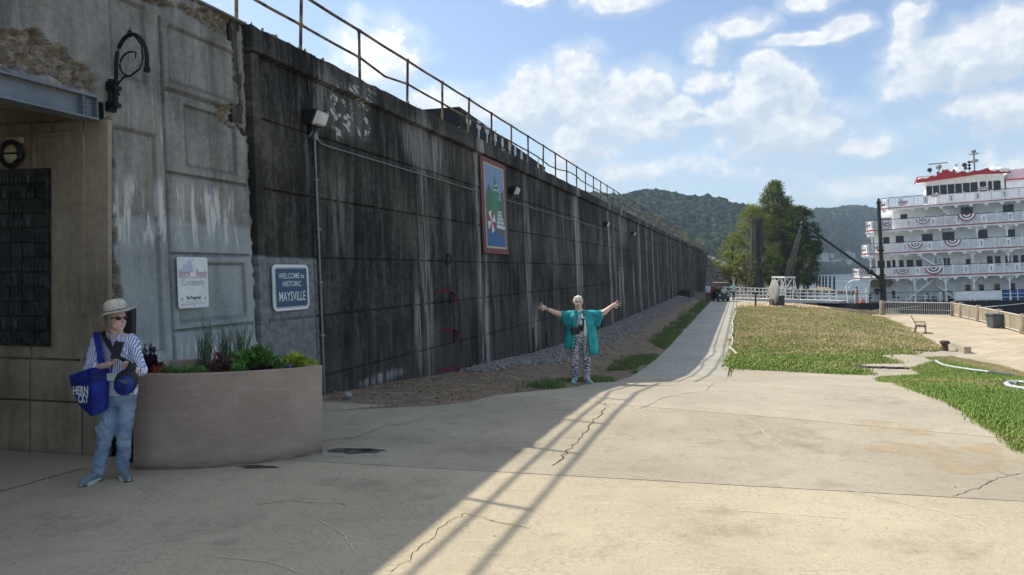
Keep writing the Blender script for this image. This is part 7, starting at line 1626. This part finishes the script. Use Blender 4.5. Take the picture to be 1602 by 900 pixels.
# houses on the far bank
M['hw'] = pm('far_white_house', (.50, .50, .48), .8, var=.1, scale=.5); M['hr'] = pm('far_grey_roof', (.16, .15, .15), .8); M['hb'] = pm('far_brick', (.22, .12, .09), .9)
def on_hill(px, py):
    best = None
    for i in range(60):
        v = .02+i*.006; p = h2(px, v); e = abs(HY-(p.z-CH)*F/p.y-py)
        if best is None or e < best[0]: best = (e, p)
    return best[1]
HS = [(1287.5, 403, 13, 8, 'hw', 'largest white flat-roofed building on the far bank, nearest the trees', 1), (1301, 401, 6, 5, 'hw', 'small white house just right of the large flat-roofed one', 0), (1309, 402, 8, 6, 'hb', 'brick house between the white ones on the far bank', 0), (1325, 397, 9, 5, 'hw', 'white house highest in the row on the far bank', 0), (1334, 400, 6, 5, 'hw', 'white house at the upper right of the far bank row', 0),
      (1306, 410, 7, 5, 'hw', 'low white gabled house at the left of the lower row', 0), (1315, 411, 10, 6, 'hw', 'wide white gabled house in the middle of the lower row', 0), (1327, 410, 8, 5, 'hw', 'pale house at the right of the lower row', 0), (1337, 409, 5, 4, 'hw', 'last pale house of the lower row, left of the boat', 0), (1301, 338, 9, 5, 'hw', 'lone pale house among the trees high on the far hill', 0)]
for px, py, w_, h_, m_, lab, flat in HS:
    p = (on_hill(px, py+3)+Vector((0, 0, 2.5))) if py > 380 else h2(px, .86); k = p.y/F; w_ = w_*k; h_ = h_*k*.8; t = thing('far_house', lab, 'house', p, 'houses on the far bank'); z0 = p.z-6
    if py < 380: p.z = CH+(HY-py)*p.y/F; z0 = p.z-10
    b = MB(); b.box((p.x, p.y, (z0+p.z+h_)/2), (w_, w_*.8, p.z+h_-z0)); b.build('wall', M[m_], t)
    b = MB()
    if flat: b.box((p.x, p.y, p.z+h_+.3), (w_*1.04, w_*.84, .6))
    else: b.prism([(-w_*.55, 0), (w_*.55, 0), (0, w_*.38)], (p.x, p.y-w_*.42, p.z+h_), (1, 0, 0), (0, 0, 1), (0, 1, 0), w_*.84)
    b.build('roof', M['hr'], t)
    for i in range(3 if flat else 2):
        for j in range(2 if flat else 1):
            b = MB(); b.box((p.x-w_*.3+i*w_*.3, p.y-w_*.4-.06, p.z+h_*(.3+.4*j)), (w_*.12, .15, h_*.2)); b.build('window', M['glass'], t)
P_ = []; S_ = []
for _ in range(60):
    px = random.uniform(1290, 1345); p = on_hill(px, random.uniform(396, 413)); s_ = random.uniform(2.5, 4.5)
    P_.append((p.x, p.y+12, p.z)); S_.append((s_, s_, s_))
scatter('town_trees', P_, S_, crowns, M['woods'])
b = MB(); q = [on_hill(px, 411.5) for px in (1268, 1290, 1310, 1330, 1350, 1380)]
b.add([v+Vector((0, 0, 2.2)) for v in q]+[v+Vector((0, 0, 3.6)) for v in q], [(i, i+1, 7+i, 6+i) for i in range(5)]); rw = b.build('far_road_wall', M['hw']); rw.modifiers.new('depth', 'SOLIDIFY').thickness = 1; tag(rw, 'long pale road wall below the houses on the far bank', 'road wall')
# ================================================================ landing furniture
M['wood'] = pm('grey_wood_post', (.24, .20, .145), .9, var=.3, scale=5, bump=.6, coords='pos'); M['slat'] = pm('weathered_slat', (.33, .285, .21), .85, var=.22, scale=3, coords='pos'); M['caprail'] = pm('pale_cap_rail', (.50, .46, .38), .8, var=.15, coords='pos')
LZ = LAND+.03
def land(px, py): Y = F*(CH-LZ)/(py-HY); return Vector(((px-CX)/F*Y, Y, LZ))
pf = [land(1380, 493), land(1491.5, 495), land(1503.5, 497.5), land(1531, 503.5), land(1563.5, 512), land(1601, 523), land(1652, 540), land(1730, 566)]
names = ['round post at the left end of the barred gate', 'round post at the right end of the barred gate', 'round post just right of the gate, near its pair', 'round post between the first and second slatted panels', 'round post behind the litter bin', 'round post at the right edge of the picture', None, None]
for p, nm in zip(pf, names):
    r_p = .20 if nm != names[0] else .22; b = MB(); b.loft([((p.x, p.y, LZ-.2), r_p, r_p), ((p.x, p.y, LZ+1.2), r_p*.94, r_p*.94), ((p.x, p.y, LZ+1.24), r_p*.8, r_p*.8)], 14)
    tag(b.build('fence_post', M['wood'], smooth=True), nm or ('round post beyond the right edge of the picture, nearer the fence' if p is pf[6] else 'last round post, farthest outside the right edge'), 'post', 'round posts of the landing fence')
M['whitebar'] = pm('white_bar', (.60, .60, .58), .5, var=.05)
g0_, g1_ = pf[0]+Vector((.24, 0, 0)), pf[1]-Vector((.24, 0, 0)); gt_ = thing('barred_gate', 'low gate of thin white bars in front of the dark hull', 'gate', g0_.lerp(g1_, .5))
b = MB(); b.tube([g0_+Vector((0, 0, 1.12)), g1_+Vector((0, 0, 1.12))], .04, 6); b.build('top_rail', M['whitebar'], gt_); b = MB(); b.tube([g0_+Vector((0, 0, .12)), g1_+Vector((0, 0, .12))], .035, 6); b.build('bottom_rail', M['whitebar'], gt_); b = MB(); b.tube([g0_+Vector((0, 0, .5)), g1_+Vector((0, 0, .5))], .015, 4); b.build('wire', M['whitebar'], gt_)
n = 36; bm_ = MB(); bm_.cyl((0, 0, .12), (0, 0, 1.12), .016, n=6); bme = bm_.mesh('bar'); bme.materials.append(M['whitebar'])
for i in range(n+1):
    p = g0_.lerp(g1_, i/n); o = link(bpy.data.objects.new('bar', bme)); attach(o, gt_); o.matrix_parent_inverse = inv_of(gt_) @ Matrix.Translation(p)
lab = ['shortest slatted fence panel, between the paired posts', 'slatted fence panel left of the litter bin', 'slatted fence panel directly behind the litter bin', 'slatted fence panel right of the litter bin', 'slatted fence panel running out of the picture', 'slatted fence panel beyond the picture edge']
for i in range(1, 7):
    a_, c_ = pf[i], pf[i+1]; d = (c_-a_).normalized(); a_ = a_+d*.22; c_ = c_-d*.22; L = (c_-a_).length; t = thing('slatted_fence', lab[i-1], 'fence panel', a_.lerp(c_, .5), 'slatted panels of the landing fence'); ang = math.atan2(d.y, d.x); Mz = Matrix.Rotation(ang, 3, 'Z')
    b = MB(); b.box(a_.lerp(c_, .5)+Vector((0, 0, 1.10)), (L, .12, .06), Mz); b.build('cap_rail', M['caprail'], t); b = MB(); b.box(a_.lerp(c_, .5)+Vector((0, 0, .14)), (L, .07, .07), Mz); b.build('bottom_rail', M['caprail'], t)
    ns = int(L/.165); sm = MB(); sm.box((0, 0, .61), (.125, .03, .9), Mz); sme = sm.mesh('slat'); sme.materials.append(M['slat'])
    for j in range(ns):
        p = a_.lerp(c_, (j+.5)/ns); o = link(bpy.data.objects.new('slat', sme)); attach(o, t); o.matrix_parent_inverse = inv_of(t) @ Matrix.Translation(p)
    for f in ((.5,) if L > 2.2 else ()):
        b = MB(); b.box(a_.lerp(c_, f)+Vector((0, 0, .5))-Mz @ Vector((0, .06, 0)), (.05, .05, 1.15), Mz); b.build('stud', M['caprail'], t)
# litter bin
M['bin'] = pm('grey_bin_plastic', (.065, .085, .095), .5, var=.12, scale=2); bp = land(1556, 513.5); bn_ = thing('wheeled_bin', 'grey wheeled litter bin with a flat lid standing by the slatted fence', 'litter bin', bp)
b = MB(); b.hexa([bp+Vector(q) for q in ((-.30, -.3, .04), (.30, -.3, .04), (.30, .3, .04), (-.30, .3, .04), (-.38, -.38, .86), (.38, -.38, .86), (.38, .38, .86), (-.38, .38, .86))]); b.build('tub', M['bin'], bn_, bevel=.04)
b = MB(); b.box(bp+Vector((-.02, -.02, .90)), (.88, .84, .07)); b.box(bp+Vector((-.02, -.02, .95)), (.7, .66, .05)); b.build('lid', M['bin'], bn_, bevel=.02)
b = MB(); b.cyl(bp+Vector((.40, -.25, .09)), bp+Vector((.47, -.25, .09)), .10, n=12); b.cyl(bp+Vector((.40, .2, .09)), bp+Vector((.47, .2, .09)), .10, n=12); b.build('wheel', M['black'], bn_); b = MB(); b.tube([bp+Vector((.40, -.3, .83)), bp+Vector((.50, -.3, .83)), bp+Vector((.50, .3, .83)), bp+Vector((.40, .3, .83))], .02, 6); b.build('handle', M['black'], bn_)
# bench half hidden behind the lawn
M['rustw'] = pm('brown_bench_slats', (.09, .045, .03), .8, var=.3); bq = land(1441, 521); be = thing('park_bench', 'brown slatted iron bench half hidden behind the edge of the lawn', 'bench', bq); ra = Matrix.Rotation(R(62), 3, 'Z')
def q_(x, y, z): return bq+ra @ Vector((x, y, z))
for i in range(5): b = MB(); b.box(q_(0, -.22+.1*i, .45), (1.5, .07, .03), ra); b.build('seat_slat', M['rustw'], be)
for i in range(5): b = MB(); b.box(q_(0, .30+.045*i, .53+.10*i), (1.5, .03, .065), ra @ Matrix.Rotation(-.4, 3, 'X')); b.build('back_slat', M['rustw'], be)
for sx in (-.7, .7):
    b = MB(); b.tube([q_(sx, -.25, 0), q_(sx, -.22, .43), q_(sx, .26, .43), q_(sx, .52, 1.0)], .025, 6); b.tube([q_(sx, .26, .43), q_(sx, .34, 0)], .025, 6); b.tube([q_(sx, -.22, .43), q_(sx, -.24, .66), q_(sx, .36, .66)], .022, 6); b.build('end_frame', M['iron'], be)
# mooring bollard and low kerb wall
M['rustbrown'] = pm('rusty_cast_iron', (.085, .055, .04), .9, var=.4, scale=8, bump=.7)
pb = on_ground(1478, 549); bl_ = thing('mooring_bollard', 'brown mushroom-headed mooring bollard at the corner of the lawn', 'bollard', pb)
b = MB(); b.loft([((pb.x, pb.y, pb.z-.1), .17, .17), ((pb.x, pb.y, pb.z+.08), .16, .16), ((pb.x, pb.y, pb.z+.32), .13, .13)], 14); b.build('stem', M['rustbrown'], bl_, smooth=True); b = MB(); b.loft([((pb.x, pb.y, pb.z+.30), .14, .14), ((pb.x, pb.y, pb.z+.37), .23, .21), ((pb.x, pb.y, pb.z+.47), .22, .20), ((pb.x, pb.y, pb.z+.50), .14, .13)], 14); b.build('head', M['rustbrown'], bl_, smooth=True)
kw = [Vector((21.95, 35.4, 0)), Vector((21.15, 32.9, 0))]; d = (kw[1]-kw[0]).normalized(); nn3 = Vector((d.y, -d.x, 0)); b = MB(); b.hexa([Vector((q.x, q.y, z)) for z in (-2.3, -1.66) for q in (kw[0], kw[1], kw[1]-nn3*.3, kw[0]-nn3*.3)])
tag(b.build('kerb_wall', M['slab_far'], bevel=.02), 'short low concrete kerb wall beside the mooring bollard', 'kerb wall')
# hoses and chain
def hose(pts, r_, m_, nm, label, cat):
    P_ = [on_ground(*q) for q in pts]; out = []
    for i in range(len(P_)-1):
        for j in range(6):
            p = P_[i].lerp(P_[i+1], j/6); out.append(Vector((p.x+random.gauss(0, .015), p.y+random.gauss(0, .03), ground(p.x, p.y)+.045+r_)))
    b = MB(); b.tube(out, r_, 6); tag(b.build(nm, m_, smooth=True), label, cat)
M['hosepale'] = pm('pale_hose', (.42, .48, .48), .6); M['hosedark'] = pm('dark_hose', (.03, .035, .05), .6); M['rope'] = pm('white_rope', (.52, .52, .48), .9, var=.3, scale=30)
hose([(1463, 568), (1473, 574), (1490, 578), (1515, 582), (1545, 586), (1575, 589), (1615, 593)], .035, M['hosepale'], 'garden_hose', 'long pale hose crossing the right lawn to the picture edge', 'hose')
hose([(1338, 576), (1352, 578.5), (1375, 579.5), (1400, 580), (1424, 581)], .04, M['hosedark'], 'garden_hose', 'dark hose lying across the concrete between the two lawns', 'hose')
hose([(1612, 605), (1592, 604), (1577, 604.5), (1573, 608), (1580, 611), (1600, 615), (1612, 617)], .03, M['hosepale'], 'garden_hose', 'pale hose loop at the right edge of the lawn', 'hose')
hose([(1152, 487), (1149, 496), (1146, 506), (1147, 516), (1144, 527), (1146, 538), (1143, 547), (1149, 553), (1152, 558)], .03, M['rope'], 'rope', 'white rope lying along the right edge of the path', 'rope')
# stone oval on a base, rusty post
M['stonegrey'] = pm('grey_carved_stone', (.25, .25, .24), .85, var=.2, scale=3, bump=.4); M['stonedark'] = pm('dark_stone', (.07, .065, .06), .9, var=.3, scale=3)
om = on_ground(1212, 480); k = om.y/F; mo = thing('stone_monument', 'tall grey oval stone standing on edge on a dark base beyond the lawn', 'monument', om)
b = MB(); b.ell(om+Vector((0, .1, 22.5*k)), (4.6*k, 1.0, 20*k), Matrix.Rotation(R(4), 3, 'Y'), 16, 14); b.build('oval_stone', M['stonegrey'], mo, smooth=True); b = MB(); b.hexa([om+Vector(q) for q in ((-5.5*k, -.3, -.2), (4.5*k, -.3, -.2), (4.5*k, .5, -.2), (-5.5*k, .5, -.2), (-5.8*k, -.3, 12*k), (5*k, -.3, 17*k), (5*k, .5, 17*k), (-5.8*k, .5, 12*k))]); b.build('base', M['stonedark'], mo, bevel=.03)
b = MB(); b.box(om+Vector((10.5*k, .2, 8.2*k)), (9*k, .6, 17*k)); b.box(om+Vector((10.5*k, .2, 16.6*k)), (10.5*k, .7, 1.2*k)); tag(b.build('stone_block', M['stonedark'], bevel=.02), 'squat dark stone block right of the oval monument', 'stone block')
pp = on_ground(1182, 480.5); b = MB(); b.cyl(pp, pp+Vector((0, 0, 23*pp.y/F)), .09, .08, 8); tag(b.build('rusty_post', M['rustbrown']), 'short rusty post left of the oval monument', 'post')
# ================================================================ people in the distance, cart
def mini(px, py, Y, hpx, top, legs, label, seed, cap=None, pose='stand', base=None, face=0):
    """distant figure: continuous body, clothing children, built at life size and scaled to the photo's height"""
    r = random.Random(seed); p = base or at(px, py, Y); H = hpx*Y/F if hpx else 1.7; s = H/1.7; t = thing('person', label, 'person', p, rz=face); t.scale = (s, s, s)
    b = MB(); sit = pose == 'sit'; dz = -.42 if sit else 0
    b.ell((0, 0, 1.58+dz), (.078, .095, .115)); b.cap((0, 0, 1.38+dz), (0, 0, 1.5+dz), .05, .05)
    ar = {'stand': ((-.22, 0, 1.38), (-.26, .02, 1.10), (-.20, -.10, .88)), 'fold': ((-.21, 0, 1.38), (-.27, -.05, 1.12), (-.05, -.24, 1.15)), 'sit': ((-.21, 0, 1.38), (-.26, -.06, 1.12), (-.14, -.30, 1.02))}[pose]
    for sx in (1, -1):
        a, e, w = [Vector((q[0]*sx, q[1], q[2]+dz)) for q in ar]; b.cap(a, e, .045, .040); b.cap(e, w, .040, .028); hand(b, w, w-e, (0, -1, .2), 1.0, .3, .1, sx)
    soften(b.build('body', M['skin'], t, world=False, smooth=True), .012, 2)
    b = MB(); b.loft([((0, 0, .86+dz), .19, .13), ((0, 0, 1.05+dz), .17, .125), ((0, 0, 1.28+dz), .19, .125), ((0, 0, 1.40+dz), .15, .09), ((0, 0, 1.45+dz), .07, .06)], 16)
    for sx in (1, -1): a, e = [Vector((q[0]*sx*.95, q[1], q[2]+dz)) for q in ar[:2]]; b.cap(a, a.lerp(e, .8), .07, .06)
    soften(b.build('shirt', top, t, world=False, smooth=True), .014, 3)
    b = MB()
    for sx in (1, -1):
        h = Vector((.09*sx, 0, .86+dz))
        if sit: kq, an = Vector((.11*sx, -.42, .50)), Vector((.11*sx, -.46, .08))
        else: kq, an = Vector((.10*sx, r.uniform(-.08, .04), .46)), Vector((.11*sx, r.uniform(-.02, .08), .08))
        b.cap(h, kq, .095, .065); b.cap(kq, an, .065, .045); b.ell(an+Vector((0, -.06, -.03)), (.045, .12, .05))
    b.loft([((0, 0, .80+dz), .175, .125), ((0, 0, .93+dz), .17, .12)], 14)
    soften(b.build('trousers', legs, t, world=False, smooth=True), .014, 3)
    b = MB(); b.ell((0, .012, 1.63+dz), (.088, .102, .085)); hcol = cap or M['hair_g']
    if cap: b.cyl((0, -.04, 1.62+dz), (0, -.05, 1.63+dz), .135, .13, 12)
    soften(b.build('hat' if cap else 'hair', hcol, t, world=False, smooth=True), .012, 1)
    return t
cl = {n_: pm('cloth_'+n_, c, .85, var=.15, scale=10) for n_, c in dict(white=(.62, .64, .66), red=(.35, .03, .03), mint=(.30, .55, .42), dark=(.02, .022, .028), khaki=(.30, .25, .17), lblue=(.40, .48, .62), navy=(.02, .03, .08), pink=(.50, .30, .28)).items()}
YC = 73.0
def gnd(px, Y): x_ = (px-CX)/F*Y; return Vector((x_, Y, ground(x_, Y)+.01))
mini(1107.5, 467, YC, 27, cl['lblue'], cl['dark'], 'person in a pale blue shirt and dark trousers, leftmost by the wall', 1, base=gnd(1107.5, 71), face=.2)
mini(1114, 467, YC, 26, cl['red'], cl['dark'], 'person in a red top standing left of the golf cart', 2, base=gnd(1114, 72), face=-.3, pose='fold')
mini(1147.5, 463, YC, 27, cl['mint'], cl['navy'], 'person in a mint shirt at the shore end of the gangway', 3, base=gnd(1147.5, 74.5), face=.5, cap=cl['mint'])
ct = gnd(1127.5, 71.5); cart = thing('golf_cart', 'dark golf cart carrying people in white at the far end of the path', 'golf cart', ct)
M['cartdark'] = pm('dark_cart_body', (.015, .017, .022), .4, var=.2)
def cq(x, y, z): return ct+Vector((x, y, z))
b = MB(); b.hexa([cq(-.6, -1.1, .25), cq(.6, -1.1, .25), cq(.6, 1.2, .25), cq(-.6, 1.2, .25), cq(-.6, -1.0, .80), cq(.6, -1.0, .80), cq(.6, 1.2, .62), cq(-.6, 1.2, .62)]); b.build('body', M['cartdark'], cart, bevel=.05)
b = MB(); b.box(cq(0, .25, 1.88), (1.25, 1.9, .06)); b.build('roof', cl['khaki'], cart, bevel=.02)
for x_, y_ in ((-.56, -.62), (.56, -.62), (-.56, 1.1), (.56, 1.1)): b = MB(); b.cyl(cq(x_, y_, .6), cq(x_, y_, 1.86), .025, n=6); b.build('roof_post', M['black'], cart)
for x_, y_ in ((-.5, -.75), (.5, -.75), (-.5, .85), (.5, .85)): b = MB(); b.cyl(cq(x_-.09, y_, .23), cq(x_+.09, y_, .23), .23, n=14); wh = b.build('wheel', M['rubber'], cart); b = MB(); b.cyl(cq(x_-.10, y_, .23), cq(x_+.10, y_, .23), .10, n=10); b.build('rim', M['galv'], wh)
for y_ in (.1, .9): b = MB(); b.box(cq(0, y_, .72), (1.1, .5, .12)); b.box(cq(0, y_+.28, 1.0), (1.1, .10, .5)); b.build('seat', cl['dark'], cart, bevel=.03)
for x_ in (-.42, .42): b = MB(); b.cyl(cq(x_, -1.09, .62), cq(x_, -1.12, .62), .08, n=10); b.build('headlight', M['lampglass'], cart)
b = MB(); b.tube([cq(-.3+.16*math.cos(t), -.35+.05*math.sin(t), 1.05+.15*math.sin(t)) for t in np.linspace(0, 6.28, 13)], .015, 5); b.build('steering_wheel', M['black'], cart)
mini(0, 0, 0, 0, cl['dark'], cl['dark'], 'driver in dark clothes sitting at the left of the golf cart', 11, base=cq(-.28, .0, .22), pose='sit')
mini(0, 0, 0, 0, cl['white'], cl['khaki'], 'passenger in white with a white hat sitting at the right of the golf cart', 12, base=cq(.28, -.05, .24), pose='sit', cap=cl['white'])
def bd(px, t, k=0): return MW @ Vector((s_of(px, t), t, DZ[k]+.03))
mini(0, 0, 0, 0, cl['pink'], cl['khaki'], 'deckhand in a pink top nearest the bow of the riverboat', 21, base=bd(1339, 1.4), pose='fold', face=.8, cap=cl['dark'])
mini(0, 0, 0, 0, cl['white'], cl['dark'], 'deckhand in a white shirt bending beside the bow rail of the riverboat', 22, base=bd(1360, 1.2), face=1.2, cap=cl['white'])
mini(0, 0, 0, 0, cl['dark'], cl['lblue'], 'deckhand in a dark top left of the black mast', 23, base=bd(1371, 1.5), pose='fold', face=-.8)
ch = bd(1399, 1.0); oc = thing('office_chair', 'black high-backed office chair on the riverboat main deck', 'office chair', ch)
b = MB(); b.box(ch+Vector((-.12, 0, .82)), (.12, .5, .72), Matrix.Rotation(-.1, 3, 'Y')); b.build('backrest', M['black'], oc, bevel=.03); b = MB(); b.box(ch+Vector((.15, 0, .46)), (.5, .5, .1)); b.build('seat', M['black'], oc, bevel=.03)
for y_ in (-.26, .26): b = MB(); b.tube([ch+Vector((.0, y_, .5)), ch+Vector((.2, y_, .66)), ch+Vector((.36, y_, .66))], .025, 5); b.build('armrest', M['black'], oc)
b = MB(); b.cyl(ch+Vector((.12, 0, .1)), ch+Vector((.12, 0, .45)), .035)
for i in range(5): b.tube([ch+Vector((.12, 0, .12)), ch+Vector((.12+.3*math.cos(i*1.257), .3*math.sin(i*1.257), .05))], .022, 5)
b.build('wheeled_base', M['black'], oc)
M['orange'] = pm('safety_orange', (.75, .12, .02), .5, var=.08)
cn = bd(1346, .45); tcn = thing('traffic_cone', 'orange traffic cone on the riverboat foredeck', 'traffic cone', cn); b = MB(); b.cyl(cn+Vector((0, 0, .03)), cn+Vector((0, 0, .7)), .17, .035, 12); b.build('cone', M['orange'], tcn); b = MB(); b.box(cn+Vector((0, 0, .02)), (.42, .42, .04)); b.build('base', M['orange'], tcn); b = MB(); b.cyl(cn+Vector((0, 0, .36)), cn+Vector((0, 0, .48)), .112, .085, 12); b.build('band', cl['white'], tcn)
# ================================================================ the air over the river
m = bpy.data.materials.new('river_haze'); m.use_nodes = True; m.node_tree.nodes.clear(); g = G(m.node_tree); pv = g.node('ShaderNodeVolumePrincipled'); pv.inputs['Color'].default_value = (.62, .80, 1, 1); pv.inputs['Density'].default_value = .00022; pv.inputs['Anisotropy'].default_value = .2; o_ = g.node('ShaderNodeOutputMaterial'); g.L.new(pv.outputs[0], o_.inputs['Volume'])
b = MB(); b.box((400, 2800, 95), (11600, 9200, 210)); hz_ = b.build('haze', m, kind='stuff')
